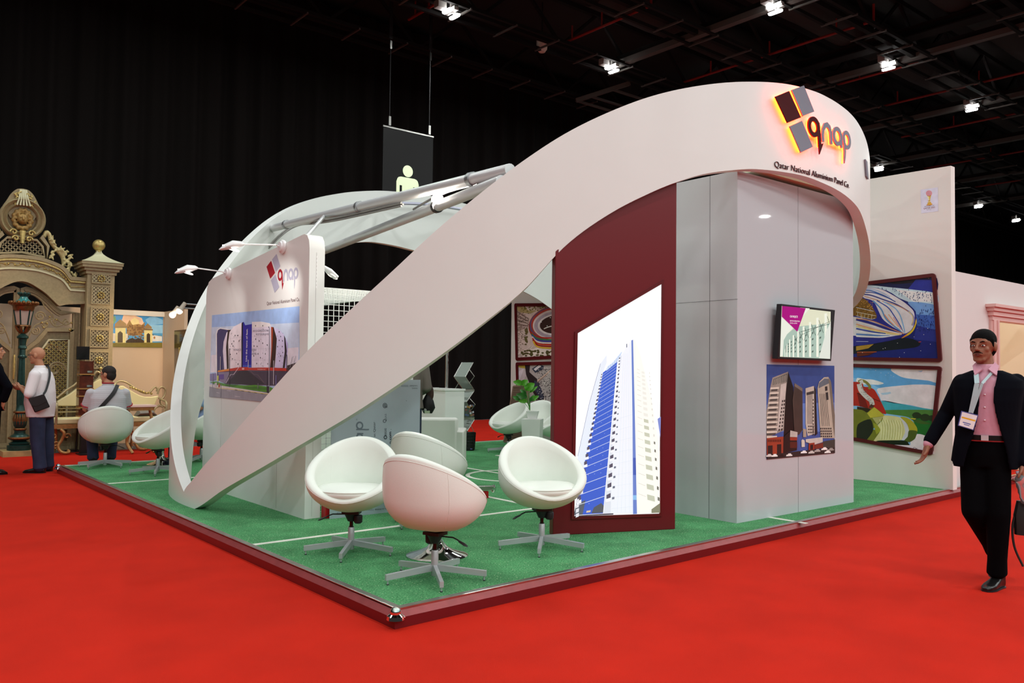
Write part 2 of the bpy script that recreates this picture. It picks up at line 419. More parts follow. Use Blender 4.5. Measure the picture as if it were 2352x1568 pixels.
for yi, y in enumerate((12.0, 6.6, 1.3, -4.0, -9.3, -14.6, -19.9, -25.2)):
    for xi in range(-3, 9):
        x = 3.15 + 5.45*xi
        if y == 12.0: yy = 11.7 + max(0, xi-2)*.2
        else: yy = y
        px = ROT @ (V((x, yy, 9.8))-CAM)
        x0_, y0_ = x, yy
        x, yy = CAM.x+(x-CAM.x)*.961, CAM.y+(yy-CAM.y)*.961
        vis = yi < 5 and xi > -3 and px.z > 0 and -20 < CX0+FPX*px.x/px.z < 2372 and -20 < CY0+FPX*px.y/px.z < 900
        if vis:
            t = thing('ceiling_lamp', 'twin-lens high-bay lamp under the roof, %s in the %s' % (('first','first','first','second','third','fourth','fifth','sixth','seventh','eighth','ninth')[xi+2], ('row nearest the curtain','second row','third row','fourth row','fifth row')[yi]), 'ceiling lamp', (x, yy, 9.48), group='high-bay ceiling lamps')
            obj('housing', HM, t, local=True)
            for dx in (-.15, .15):
                o = obj('lens', LM, t, local=True); o.location = (dx, dx*.5, 0)
        for dx in ((-.15, .15) if vis else (0,)):
            if xi > 6: break
            ld = bpy.data.lights.new('lamp_light', 'AREA'); ld.shape = 'RECTANGLE'; ld.size = .10 if vis else .3; ld.size_y = .32; ld.energy = PWR*(1.9 if yi > 3 else .92)/(2 if vis else 1)
            ld.color = (.95, 1, .985)
            lo = bpy.data.objects.new('lamp_light', ld); COL.objects.link(lo); lo.location = (x+dx, yy+dx*.5, 9.473)
w = bpy.data.worlds.new('hall_dark'); w.use_nodes = True; SC.world = w
w.node_tree.nodes['Background'].inputs[0].default_value = (.9, .85, .8, 1); w.node_tree.nodes['Background'].inputs[1].default_value = .035

# hanging camera dome
mb = MB(); p = at(1245, 103, depth((11.41, 11.65, 9.8)))
mb.lathe([(0,-.2),(.08,-.19),(.13,-.12),(.145,0),(.145,.14),(.12,.2),(0,.21)], p, mat('camera_white', '#cfc7bd', .4), 16)
mb.cyl((p.x, p.y, p.z+.2), (p.x, p.y, 10.9), .015, BLACKM, 8)
single('dome_camera', mb, 'white rounded dome camera hanging under the truss near the back curtain', 'camera')
# hanging rectangular rig
t = thing('rigging_frame', 'grey rectangular rigging frame hung on thin wires in front of the back curtain', 'rigging frame', (14.6, 13.4, 8.1))
D0 = depth((14.4, 13.6, 8.2))
A, B, C_, D_ = [at(*q, D0) for q in ((1323,231),(1356,221),(1408,206),(1447,191))]
dx = V((3.2, 0, 0))
mb = MB(); mb.bar(A, D_, .09, .12, BEAMG)
for q in (A, B, C_): mb.bar(q, q+dx, .06, .06, BEAMG)
obj('bar', mb, t)
for q in (A, B, C_, D_):
    mb = MB(); mb.cyl(q, (q.x, q.y, 9.8), .008, BLACKM, 6); obj('wire', mb, t)

# hanging toilet sign
t = thing('hanging_sign', 'black hanging sign with a pale green man pictogram above the left arch', 'sign', (7.6, 13, 5.6))
YS = 13.0
a, b = onY(880.5, 292, YS), onY(995, 313, YS)
zt = (a.z+b.z)/2; zb = zt - 2.05
mb = MB(); mb.box2((a.x, YS, zb), (b.x, YS+.02, zt), mat('sign_black', '#0a0909', .5, spec=.3)); obj('board', mb, t)
mb = MB(); mb.box2((a.x-.01, YS-.012, zt-.01), (b.x+.01, YS+.03, zt+.025), ALU); obj('top_bar', mb, t)
SGN = mat('sign_green', '#dff0c6', .5, emit=.35)
pw = b.x-a.x; pc = a.x + pw*.49; u = pw/7.2
F = lambda x, z, w: V((pc + x*u, YS-.004-w, zt-1.0+z*u))
mb = MB(); mb.smooth = False
mb.prism(ellipse(0, .15, .72, .72), F, 0, .004, SGN)
body = [(-1.45,-.9),(-1.3,-.75),(-1.0,-.65),(1.0,-.65),(1.3,-.75),(1.45,-.9),(1.6,-1.3),(1.6,-3.4),(1.4,-3.65),(1.15,-3.4),(1.15,-1.7),(.8,-1.7),(.8,-5.7),(.15,-5.7),(.15,-3.7),(-.15,-3.7),(-.15,-5.7),(-.8,-5.7),(-.8,-1.7),(-1.15,-1.7),(-1.15,-3.4),(-1.4,-3.65),(-1.6,-3.4),(-1.6,-1.3)]
mb.prism(body, F, 0, .004, SGN); obj('pictogram', mb, t)
for q, px in ((a.x+pw*.12, 895), (b.x-pw*.08, 985)):
    mb = MB(); mb.cyl((q, YS+.01, zt), (q, YS+.01, 10.7), .012, BLACKM, 6); mb.box((q, YS+.01, zt+.16), (.06,.05,.22), ALU); mb.box((q, YS+.01, 9.25), (.05,.05,.2), ALU); mb.box((q, YS+.01, 10.2), (.09,.02,1.6), BLACKM)
    obj('wire', mb, t)
# ---------------------------------------------------------------- stand platform
PT = .1                                   # turf level
TURF = mat('artificial_turf', '#3c8a48', .85, spec=.2)
nt = TURF.node_tree; bs = nt.nodes['Principled BSDF']; N = nt.nodes.new; L = nt.links.new
tc = N('ShaderNodeTexCoord')
n1 = N('ShaderNodeTexNoise'); n1.inputs['Scale'].default_value = 90; n1.inputs['Detail'].default_value = 5; L(tc.outputs['Object'], n1.inputs['Vector'])
n2 = N('ShaderNodeTexNoise'); n2.inputs['Scale'].default_value = 5; L(tc.outputs['Object'], n2.inputs['Vector'])
cr = N('ShaderNodeValToRGB'); cr.color_ramp.elements[0].position = .33; cr.color_ramp.elements[0].color = lin('#2f7a48'); cr.color_ramp.elements[1].position = .68; cr.color_ramp.elements[1].color = lin('#72ba7e')
L(n1.outputs['Fac'], cr.inputs['Fac'])
hs = N('ShaderNodeHueSaturation'); mr = N('ShaderNodeMapRange'); mr.inputs['From Min'].default_value = .3; mr.inputs['From Max'].default_value = .7; mr.inputs['To Min'].default_value = .82; mr.inputs['To Max'].default_value = 1.12
L(n2.outputs['Fac'], mr.inputs['Value']); L(mr.outputs['Result'], hs.inputs['Value']); L(cr.outputs['Color'], hs.inputs['Color'])
vo = N('ShaderNodeTexVoronoi'); vo.inputs['Scale'].default_value = 48; L(tc.outputs['Object'], vo.inputs['Vector'])  # sparse pale fibre tips, their glint painted into the colour
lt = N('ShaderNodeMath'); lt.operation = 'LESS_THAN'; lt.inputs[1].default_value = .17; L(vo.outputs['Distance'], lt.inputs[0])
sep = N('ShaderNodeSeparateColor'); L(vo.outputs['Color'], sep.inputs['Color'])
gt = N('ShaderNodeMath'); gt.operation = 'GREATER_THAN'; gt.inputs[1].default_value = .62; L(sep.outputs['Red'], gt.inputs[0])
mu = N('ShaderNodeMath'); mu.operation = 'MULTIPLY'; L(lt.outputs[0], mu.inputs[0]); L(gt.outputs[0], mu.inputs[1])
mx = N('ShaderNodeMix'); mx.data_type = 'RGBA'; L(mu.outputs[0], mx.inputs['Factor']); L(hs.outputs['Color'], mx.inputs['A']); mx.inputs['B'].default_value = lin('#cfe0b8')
L(mx.outputs['Result'], bs.inputs['Base Color'])
bp = N('ShaderNodeBump'); bp.inputs['Strength'].default_value = .9; bp.inputs['Distance'].default_value = .02; L(n1.outputs['Fac'], bp.inputs['Height']); L(bp.outputs['Normal'], bs.inputs['Normal'])

plat = thing('exhibition_platform', 'low stand platform of green artificial turf with a maroon fascia', 'platform', (4, 4.4, 0))
PX1, PY1 = 8.02, 8.74
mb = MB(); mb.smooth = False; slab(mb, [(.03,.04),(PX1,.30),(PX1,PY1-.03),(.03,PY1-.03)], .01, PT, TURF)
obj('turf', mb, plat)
FASC = mat('fascia_maroon', '#661519', .3, spec=.5, coat=.3)
FASB = mat('fascia_bevel', '#8d3c3e', .35, spec=.5, metal=.1, noise=.12, nscale=14)
def sweep(mb, path, prof, m_of):          # profile (inset, height) mitred along a plan polyline
    k = len(prof); vs = []; n = len(path)
    for i, p in enumerate(path):
        p = V((p[0], p[1], 0)); ns = []
        for a, b in ((i-1, i), (i, i+1)):
            if a >= 0 and b < n: d = V((path[b][0]-path[a][0], path[b][1]-path[a][1], 0)).normalized(); ns.append(V((-d.y, d.x, 0)))
        nn_ = sum(ns, V((0,0,0))).normalized(); nn_ = nn_/max(.3, nn_.dot(ns[0]))
        vs += [p + nn_*q[0] + UP*q[1] for q in prof]
    for i in range(n-1):
        for j in range(k): mb.add([vs[i*k+j], vs[i*k+(j+1) % k], vs[(i+1)*k+(j+1) % k], vs[(i+1)*k+j]], [(0,1,2,3)], m_of(j))
    mb.add(vs[:k], [tuple(range(k))], m_of(0)); mb.add(vs[-k:], [tuple(range(k))], m_of(0))
EDGE = [(PX1,PY1),(0,PY1),(0,0),(10.4,.33)]
mb = MB(); sweep(mb, EDGE, [(0,0),(0,.060),(.034,.097),(.05,.097),(.05,0)], lambda j: FASB if j == 1 else FASC)
mb.smooth = False; obj('fascia', mb, plat)
mb = MB(); mb.smooth = False; sweep(mb, EDGE, [(.030,.088),(.030,.104),(.036,PT+.006),(.076,PT+.006),(.078,PT-.004)], lambda j: ALU)
obj('edge_strip', mb, plat)
for cx, cy, s in ((.0,.0,1),(0,PY1,1)):
    mb = MB(); mb.ball((cx+.012, cy+.012*(1 if cy == 0 else -1), PT-.008), .033, CHROME, 16)
    for q in range(5):
        a = R_(200+q*28 if cy == 0 else 120+q*28); mb.ball((cx+.02+.05*math.cos(a), cy+(.02 if cy == 0 else -.02)+.05*math.sin(a), PT-.035), .006, CHROME, 8)
    mb.lathe([(.054,-.012),(.050,.008),(.03,.022)], (cx+.014, cy+(.014 if cy == 0 else -.014), PT-.035), CHROME, 14)
    obj('corner_cap', mb, plat)
LINE = mat('turf_line_white', '#dedfd2', .8, bump=.2, bscale=150)
W = .055
def ln(a, b): 
    mb = MB(); mb.smooth = False; mb.bar((a[0],a[1],PT+.001), (b[0],b[1],PT+.001), W, .004, LINE); obj('pitch_line', mb, plat)
ln((.06,2.2),(3.1,2.2)); ln((.06,6.45),(3.1,6.45)); ln((3.08,2.2),(3.08,6.45)); ln((4.48,.1),(4.48,8.68))
ln((7.95,2.2),(5.9,2.2)); ln((7.95,6.45),(5.9,6.45)); ln((5.9,2.2),(5.9,6.45)); ln((.06,PY1-.09),(7.95,PY1-.09))
mb = MB(); mb.smooth = False
mb.ringprism(ellipse(4.48,4.33,.62,.62,n=64), ellipse(4.48,4.33,.565,.565,n=64), lambda u, v, w: V((u, v, PT+w)), 0, .0035, LINE); obj('pitch_line', mb, plat)

# ---------------------------------------------------------------- white arch bands (plan: two quarter ellipses each)
EX, EY, EA1, EA2, EB, TH = 5.2, 4.36, 4.92, 3.6, 4.12, .11
def plan(th, off=0):
    c, s = cosd(th), sind(th); a = (EA2 if c > 0 else EA1)-off
    return EX + a*c, EY + (EB-off)*s
def planN(th):
    p, q = plan(th-.2), plan(th+.2); t = V((q[0]-p[0], q[1]-p[1], 0)).normalized(); return V((t.y, -t.x, 0))
def rib(x, y, off=0, far=False):          # where a sight line meets the band
    d = ray(x, y); best = []; prev = None; n_ = 1440
    for i in range(n_+1):
        th = -180 + 360*i/n_; p = plan(th, off); g = (p[0]-CAM.x)*d.y - (p[1]-CAM.y)*d.x
        if prev is not None and prev[1]*g <= 0:
            tm = prev[0] + (th-prev[0])*(abs(prev[1])/(abs(prev[1])+abs(g)+1e-12)); p = plan(tm, off)
            t = ((p[0]-CAM.x)*d.x+(p[1]-CAM.y)*d.y)/(d.x**2+d.y**2)
            if t > 0: best.append((t, tm))
        prev = (th, g)
    best.sort(); t, tm = best[-1 if far else 0]
    return tm, CAM.z + d.z*t
FT = [(-182,.10),(-181,.23),(-178,.36),(-168.9,.795),(-162.5,1.169),(-155.9,1.604),(-150.3,1.962),(-145,2.313),(-140.3,2.645),(-135.6,2.96),(-131,3.249),(-126.4,3.506),(-121.6,3.72),(-116.8,3.895),(-111.6,4.034),(-105.8,4.148),(-99.2,4.232),(-94,4.252),(-91.1,4.242),(-82.2,4.172),(-75.7,4.074),(-72.2,4.007),(-66,3.87),(-55,3.6),(-39,3.2)]
FB = [(-182,.10),(-176.8,.10),(-168.7,.362),(-162.2,.581),(-155.7,.83),(-150,1.065),(-144.9,1.31),(-140,1.568),(-135.4,1.843),(-130.8,2.149),(-126.2,2.55),(-121.5,2.836),(-116.7,3.051),(-113.6,3.164),(-110.4,3.256),(-106.4,3.328),(-103.6,3.364),(-99.2,3.385),(-95.4,3.388),(-91.1,3.357),(-84.3,3.293),(-78.9,3.209),(-74,3.05),(-69,2.88),(-64,2.7),(-55,2.45),(-39,2.2)]
BT = [(38,3.75),(50,4.12),(60,4.36),(69.1,4.509),(78.4,4.588),(85,4.598),(89.8,4.59),(96.3,4.528),(105,4.36),(114.1,4.078),(121.2,3.772),(128.8,3.348),(137.4,2.80),(145.8,2.26),(151.5,1.86),(156,1.55),(162,1.15),(170,.66),(176,.36),(181,.15),(182,.10)]
BB = [(38,2.3),(47.3,2.762),(54.8,3.015),(65,3.3),(75,3.48),(85.2,3.588),(96.1,3.644),(102.6,3.549),(108,3.385),(116,3.03),(124,2.56),(132,2.0),(139,1.5),(143,1.22),(146.2,1.015),(147.6,.887),(149.2,.688),(150.2,.50),(150.9,.25),(151.2,.10),(182,.10)]
def band(ths, top, bot):
    mb = MB(); vs = []; fs = []
    for th in ths:
        o = plan(th); i = plan(th, TH); zt, zb = top(th), bot(th); zt = max(zt, zb+.002)
        vs += [V((o[0],o[1],zb)), V((o[0],o[1],zt)), V((i[0],i[1],zt)), V((i[0],i[1],zb))]
    n = len(ths)
    for k in range(n-1):
        for j in range(4): fs.append((k*4+j, (k+1)*4+j, (k+1)*4+(j+1) % 4, k*4+(j+1) % 4))
    fs += [(0,1,2,3), ((n-1)*4+3,(n-1)*4+2,(n-1)*4+1,(n-1)*4)]
    mb.add(vs, fs, WHITE); mb.ang = 25; return mb
def frange(a, b, s): n = int(round((b-a)/s)); return [a+(b-a)*i/n for i in range(n+1)]
arch = thing('arch_structure', 'large white looping arch of two curved bands rising from one tip over the stand', 'arch', (.3, 4.3, PT))
obj('front_band', band(frange(-181.2, -39.7, .75), lambda t: table(FT, t), lambda t: table(FB, t)), arch)
obj('back_band', band(frange(39.7, 147, .75)+[147.6,148.4,149.2,149.7,150.2,150.5,150.9,151.2]+frange(152, 181.6, .8), lambda t: table(BT, t), lambda t: table(BB, t)), arch)

# unrolled coordinate along the front band
SARC = [(-181.5, 0.0)]
t_ = -181.5
while t_ < -40:
    a, b = plan(t_), plan(t_+.25); SARC.append((t_+.25, SARC[-1][1] + math.hypot(b[0]-a[0], b[1]-a[1]))); t_ += .25
def s_of(th):
    i = int((th+181.5)/.25); i = max(0, min(i, len(SARC)-2)); return lerp(SARC[i][1], SARC[i+1][1], (th-SARC[i][0])/.25)
def th_of(s):
    lo, hi = 0, len(SARC)-1
    while hi-lo > 1:
        md = (lo+hi)//2
        if SARC[md][1] <= s: lo = md
        else: hi = md
    return lerp(SARC[lo][0], SARC[hi][0], (s-SARC[lo][1])/(SARC[hi][1]-SARC[lo][1]))
def FR(u, v, w):                          # (distance along band, height, distance out from it)
    th = th_of(u); p = plan(th); n = planN(th); return V((p[0]+n.x*w, p[1]+n.y*w, v))
def sz(x, y): th, z = rib(x, y); return s_of(th), z
zs = lambda q: sz(1700+q[0]/5.6, 170+q[1]/5.6)          # measured on an enlargement of the sign
S0, Z0 = sz(1778, 384)
Z0 = 3.415
LG = dict(dark=[[(395,310),(570,238),(722,575),(552,645)]], grey=[[(602,224),(758,168),(890,500),(745,560)], [(578,690),(735,617),(873,950),(722,1025)]])
def ringpx(c, o, i, tilt=8): return ([zs(p) for p in ellipse(*c, *o, tilt, 30)], [zs(p) for p in ellipse(*c, *i, tilt, 30)])
LETT = [('letter', 'dark', [('r', (888,695),(74,134),(38,72),-10), ('s', [(940,640),(952,740),(962,880),(966,950)],34), ('p', [(950,930),(985,915),(1008,905),(960,1046)])]),
        ('letter', 'grey', [('s', [(1006,885),(1000,800),(1006,730),(1030,675),(1056,668),(1085,700),(1102,760),(1112,915)],[30,30,32,40,42,38,32,30])]),
        ('letter', 'grey', [('r', (1188,815),(60,125),(30,68),-8), ('s', [(1222,780),(1236,860),(1242,962)],26)]),
        ('letter', 'grey', [('r', (1305,862),(50,122),(26,68),-7), ('s', [(1268,800),(1276,900),(1284,1010),(1282,1080),(1278,1158)],[28,28,26,22,4])])]
SIGND = mat('sign_dark_red', '#470f14', .7, spec=.15); SIGNG = mat('sign_grey', '#81838f', .6, spec=.2)
REDLED = mat('red_led', '#ff3a10', .5, emit=60, ecol='#ff2a06')
sign = thing('illuminated_sign', 'red backlit logo of three tilted squares and lowercase letters qnap on the arch', 'sign', (4.9, .2, 3.9))
def shrink(P, k):
    cx = sum(p[0] for p in P)/len(P); cy = sum(p[1] for p in P)/len(P)
    return [(cx+(p[0]-cx)*k, cy+(p[1]-cy)*k) for p in P]
LOGO = []                                  # kept for the smaller printed copies: (shape, colour, data) in unrolled metres
for col in ('dark', 'grey'):
    for q in LG[col]:
        P = [zs(p) for p in q]; LOGO.append(('p', col, P))
        mb = MB(); mb.smooth = False; mb.prism(P, FR, .042, .056, SIGND if col == 'dark' else SIGNG); o = obj('square', mb, sign)
        mb = MB(); mb.smooth = False; mb.prism(shrink(P, .95), FR, .024, .030, REDLED); obj('backlight', mb, o)
for nm, col, prims in LETT:
    mb = MB(); mb.smooth = False; bl = MB(); bl.smooth = False; m = SIGND if col == 'dark' else SIGNG
    for pm in prims:
        if pm[0] == 'r':
            O, I = ringpx(pm[1], pm[2], pm[3], pm[4]); LOGO.append(('r', col, (O, I))); mb.ringprism(O, I, FR, .042, .056, m)
            md = [((a[0]+b[0])/2, (a[1]+b[1])/2) for a, b in zip(O, I)]; bl.stroke(md, .022, FR, .024, .03, REDLED, closed=True)
        elif pm[0] == 's':
            wpx = pm[2] if isinstance(pm[2], list) else [pm[2]]*len(pm[1])
            k = (sz(1790,280)[0]-sz(1780,280)[0])/56*1.0
            P = [zs(p) for p in pm[1]]; Wd = [q*k*1.22 for q in wpx]; LOGO.append(('s', col, (P, Wd))); mb.stroke(P, Wd, FR, .0425, .0555, m)
            bl.stroke(P, .02, FR, .024, .03, REDLED)
        else:
            P = [zs(p) for p in pm[1]]; LOGO.append(('p', col, P)); mb.prism(P, FR, .0425, .0558, m)
    o = obj(nm, mb, sign); obj('backlight', bl, o)
# raised lettering under the logo
TXT = 'Qatar National Aluminium Panel Co.'
let = thing('sign_lettering', 'dark raised lettering reading Qatar National Aluminium Panel Co. under the backlit logo', 'lettering', (4.9, .25, 3.42))
s1 = sz(1949, 428)[0]; TW = s1 - S0
vs_, fs_ = text_mesh(TXT, 1, 1, -.016); tx0 = min(p.x for p in vs_); tx1 = max(p.x for p in vs_); kx = TW/(tx1-tx0); ky = .058/.7
par = list(range(len(vs_)))
def fnd(i):
    while par[i] != i: par[i] = par[par[i]]; i = par[i]
    return i
for f in fs_:
    for i in f[1:]: par[fnd(i)] = fnd(f[0])
isl = {}
for f in fs_: isl.setdefault(fnd(f[0]), []).append(f)
LETM = mat('letter_dark_red', '#3a1216', .35)
groups = sorted(isl.values(), key=lambda F_: min(vs_[i].x for f in F_ for i in f))
merged = []
for g in groups:                           # dots of i join their stems
    x0 = min(vs_[i].x for f in g for i in f); x1 = max(vs_[i].x for f in g for i in f)
    if merged and x0 < merged[-1][2]-.02 and x1 < merged[-1][2]+.02: merged[-1][0].extend(g)
    elif merged and abs(x0-merged[-1][1]) < .02: merged[-1][0].extend(g); merged[-1][2] = max(x1, merged[-1][2])
    else: merged.append([list(g), x0, x1])
for g, x0, x1 in merged:
    idx = sorted({i for f in g for i in f}); mp = {k: q for q, k in enumerate(idx)}; n = len(idx)
    P = [(S0+(vs_[i].x-tx0)*kx, Z0+vs_[i].y*ky-.02*(vs_[i].x-tx0)/(tx1-tx0)) for i in idx]
    fr = [tuple(mp[i] for i in f) for f in g]; ed = {}
    for f in fr:
        for i in range(len(f)): ed[(f[i], f[(i+1) % len(f)])] = 1
    side = [(e[1], e[0], n+e[0], n+e[1]) for e in ed if (e[1], e[0]) not in ed]
    mb = MB(); mb.smooth = False; mb.add([FR(u, v, .010) for u, v in P]+[FR(u, v, .002) for u, v in P], fr+[tuple(n+i for i in reversed(f)) for f in fr]+side, LETM)
    obj('letter', mb, let)
mb = MB(); mb.smooth = False; q = [sz(1984,366), sz(1988,372), sz(1991,412), sz(1987,405)]; mb.prism(q, FR, .003, .02, SIGNG)
single('side_plaque', mb, 'small grey plaque near the right curve of the white arch', 'plaque')

def draw_logo(mb, F, k, dark, grey, w):    # printed copy, F(u,v,w) with u,v in metres from the lettering's start
    c = lambda p: ((p[0]-S0)*k, (p[1]-Z0)*k)
    for sh, col, d in LOGO:
        m = dark if col == 'dark' else grey
        if sh == 'p': mb.prism([c(p) for p in d], F, 0, w, m, back=False)
        elif sh == 'r': mb.ringprism([c(p) for p in d[0]], [c(p) for p in d[1]], F, 0, w, m, back=False)
        else: mb.stroke([c(p) for p in d[0]], [x*k for x in d[1]], F, 0, w+.0002, m, back=False)

# ---------------------------------------------------------------- glossy white tower with screen and print
tow = thing('display_tower', 'tall glossy white display tower standing under the sign on the arch', 'display tower', (5, 1.1, PT))
TX0, TX1, TY0, TY1, TZ = 3.955, 6.07, .49, 1.80, 3.362
mb = MB(); mb.smooth = False; mb.box2((TX0,TY0,PT), (TX1,TY1,TZ), GLOSSW)
obj('cladding', mb, tow)
mb = MB(); mb.smooth = False; mb.box2((4.25,.46,3.405), (6.05,1.75,3.43), mat('soffit_glow_tint', '#dcd9bb', .6)); obj('top_panel', mb, tow)  # board added over the gap, tinted for the yellow light showing there
mb = MB(); mb.smooth = False
for x in (4.98,): mb.box2((x-.0015,TY0-.0012,PT), (x+.0015,TY0+.01,TZ), DARK)
for y in (.80,): mb.box2((TX0-.0012,y-.002,PT), (TX0+.01,y+.002,TZ), DARK)
mb.box2((TX0-.0012,TY0,2.16), (TX0+.01,TY1,2.163), DARK)
obj('panel_joint', mb, tow)
# screen: leans slightly forward on a wall bracket
tv = thing('television', 'flat black framed television showing a magenta title slide on the glossy tower', 'television', (5, .42, 1.62))
vl = [onY(x, y, .40) for x, y in ((1790,698),(1912,712),(1909,829),(1786,824))]
tl, tr, br, bl_ = vl; sh = V((0,-.03,0)); tl, tr = tl+sh, tr+sh
nn = (tr-tl).cross(bl_-tl).normalized(); nn = -nn if nn.y > 0 else nn
uu = (tr-tl).normalized(); vv = (tl-bl_).normalized()
mb = MB(); mb.hexa([bl_-nn*.06, br-nn*.06, br, bl_, tl-nn*.06, tr-nn*.06, tr, tl], BLACKP); obj('housing', mb, tv, bevel=.004)
mb = MB(); c = (tl+br)/2; mb.box((c.x, .455, c.z), (.3,.07,.25), BLACKM); obj('bracket', mb, tv)
tva = Art(tl+nn*.001, nn, prt=lambda c: lit(c, .78)); tva.lift = .00008
q = [(1795.5,702.5),(1908,715.5),(1906,824),(1791.5,819)]
tva.poly(q, '#dfe3c8')
# picture on screen
tva.poly([(1795,727),(1838,706),(1860,708),(1806,770),(1800,815),(1791.8,819)], '#e8efe2')
tva.poly([(1800,781),(1808,767),(1828,750),(1906.5,742),(1906,824),(1798,819)], '#a9c2b4')
for i in range(9):
    x = 1802+i*i*1.05+i*3.0
    tva.poly([(x,800-i*10+ (4 if i<2 else 0)),(x+1.6+i*.5,799-i*10),(x+1.8+i*.5,820),(x,819.5)], '#eef4e4', 0 if i else 1)
    if i > 2: tva.line([(x+3+i*.4,798-i*9),(x+9+i,806-i*6)], .9, '#4d5a52', 0); tva.line([(x+9+i,790-i*7),(x+3,812-i*6)], .9, '#59665e', 0)
    for j in range(4): tva.quads([[(x+3+i*.6, 806-j*(4+i*1.7)),(x+4.5+i*.9,804-j*(4+i*1.7)),(x+4.5+i*.9,808-j*(4+i*1.7)),(x+3+i*.6,810-j*(4+i*1.7))]], '#56645c')
tva.line([(1838,762),(1872,752),(1904,744)], 1.0, '#4d5a52'); tva.line([(1838,770),(1905,738)], .8, '#5a665e')
tva.poly([(1897,760),(1907.5,738),(1906,824),(1880,822)], '#dfe6dc')
tva.poly([(1795.5,702.5),(1850,707.5),(1830.5,761.5),(1794.8,727)], '#a8157e')
tva.text('OUR PROJECTS', (1813.5,728.5), (1831.5,729.6), 4.6, '#ffffff', .01)
tva.text('NEWTON INTERNATIONAL', (1813.5,738), (1836.5,739.2), 3.0, '#ffffff', .006)
tva.text('SCHOOL in QATAR', (1813.5,743), (1830,743.6), 2.8, '#ffffff', .004)
obj('screen', tva.mb, tv, recalc=False)

# ---------------------------------------------------------------- maroon wall with slanted lightbox
MP, MQ = onZ(1270,1229.5,PT), onZ(1551,1215,PT)
md_ = (MQ-MP).normalized(); mn = V((md_.y, -md_.x, 0)); mn = mn if mn.dot(CAM-MP) > 0 else -mn
wal = thing('feature_panel', 'maroon freestanding feature panel cut to the curve of the arch', 'panel', tuple((MP+MQ)/2))
def MF(u, v, w): return MP + md_*u + UP*(v-PT) + mn*w
mlen = (MQ-MP).length
def mz(x, y): p = onP(x, y, MP, mn); return ((p-MP).dot(md_), p.z)
topc = [mz(*q) for q in ((1277,577),(1300,553),(1350,516),(1400,484),(1450,456),(1500,433),(1530,421),(1562,409))]
topc[0] = (0.0, topc[0][1]); topc[-1] = (mlen, topc[-1][1])
mb = MB(); mb.smooth = False; mb.prism([(0,PT),(mlen,PT)]+topc[::-1], MF, -.09, 0, MAROON); obj('board', mb, wal, bevel=.006)
LB = [(1326,765),(1519,652),(1514,1179),(1318,1185)]
lbx = [mz(*q) for q in LB]
fr_ = [mz(*q) for q in ((1319.5,762),(1523.5,642.5),(1518.5,1185.5),(1311.5,1192.5))]
mb = MB(); mb.smooth = False; mb.ringprism(fr_, lbx, MF, 0, .012, mat('maroon_frame', '#5e1519', .3, spec=.5)); obj('lightbox_frame', mb, wal)
LBE = .84
la = Art(MF(0, 1, .004), mn, prt=lambda c: lit(c, LBE)); la.lift = .00008
def Zm(x0, y0, s): return lambda *pts: [(x0+x/s, y0+y/s) for x, y in pts]
rnd = random.Random(3)
# lightbox picture: tall white and blue tower block against a white sky
z = Zm(1300, 640, 2.8)
la.poly(LB, '#ffffff')
la.poly(z((75,1145),(150,800),(222,545),(262,488),(262,540),(238,600),(120,1215),(72,1220)), '#e6eef9')
la.line(z((76,1140),(150,800),(222,545)), .9, '#8a94b4')
bl, br_ = z((50,1520),(238,1508)); tl_, tr_ = z((238,602),(330,532))
la.poly([tl_, tr_, br_, bl], '#4566cf')
la.poly([bil((tl_,tr_,br_,bl),0,.92), bil((tl_,tr_,br_,bl),.32,.90), bil((tl_,tr_,br_,bl),.30,1), bil((tl_,tr_,br_,bl),0,1)], '#5f6670')
la.poly([bil((tl_,tr_,br_,bl),.66,.955), bil((tl_,tr_,br_,bl),.9,.93), bil((tl_,tr_,br_,bl),1,.95), bil((tl_,tr_,br_,bl),1,.995), bil((tl_,tr_,br_,bl),.6,.995)], '#595f66')
Q = (tl_, tr_, br_, bl)
fl = []; t = 0.0; st = .019
while t < .985: fl.append(t); t += st; st *= 1.062
for k, t in enumerate(fl):
    a, b = bil(Q, 0, t*1.0), bil(Q, 1, t*.985); la.line([(a[0], a[1]+t*6), (b[0], b[1]-t*6)], .35+.9*t, '#e4eaf8', 0 if k else 1)
la.k += 1
for k, t in enumerate(fl[5:]):
    for u in (.2, .45, .7): 
        a = bil(Q, u+.04*(k % 2), t+.012); w_ = .5+1.6*t
        if rnd.random() < .6: la.line([(a[0], a[1]), (a[0]+w_, a[1]-w_*.3)], .5+.3*t, '#c9d6f4', 0)
la.poly(z((270,560),(300,540),(355,470),(362,470),(345,505),(330,532),(262,590),(252,590)), '#cfe0f6')
for i in range(7): la.line(z((272+i*13,562-i*13),(276+i*12,585-i*10)), .6, '#9fb6dd', 0 if i else 1)
la.poly(z((345,505),(372,462),(418,395),(430,1512),(285,1512),(240,1508)), '#f0f4fb')
la.poly(z((345,505),(360,490),(305,900),(286,1510),(240,1508),(300,900)), '#dfe4ee')
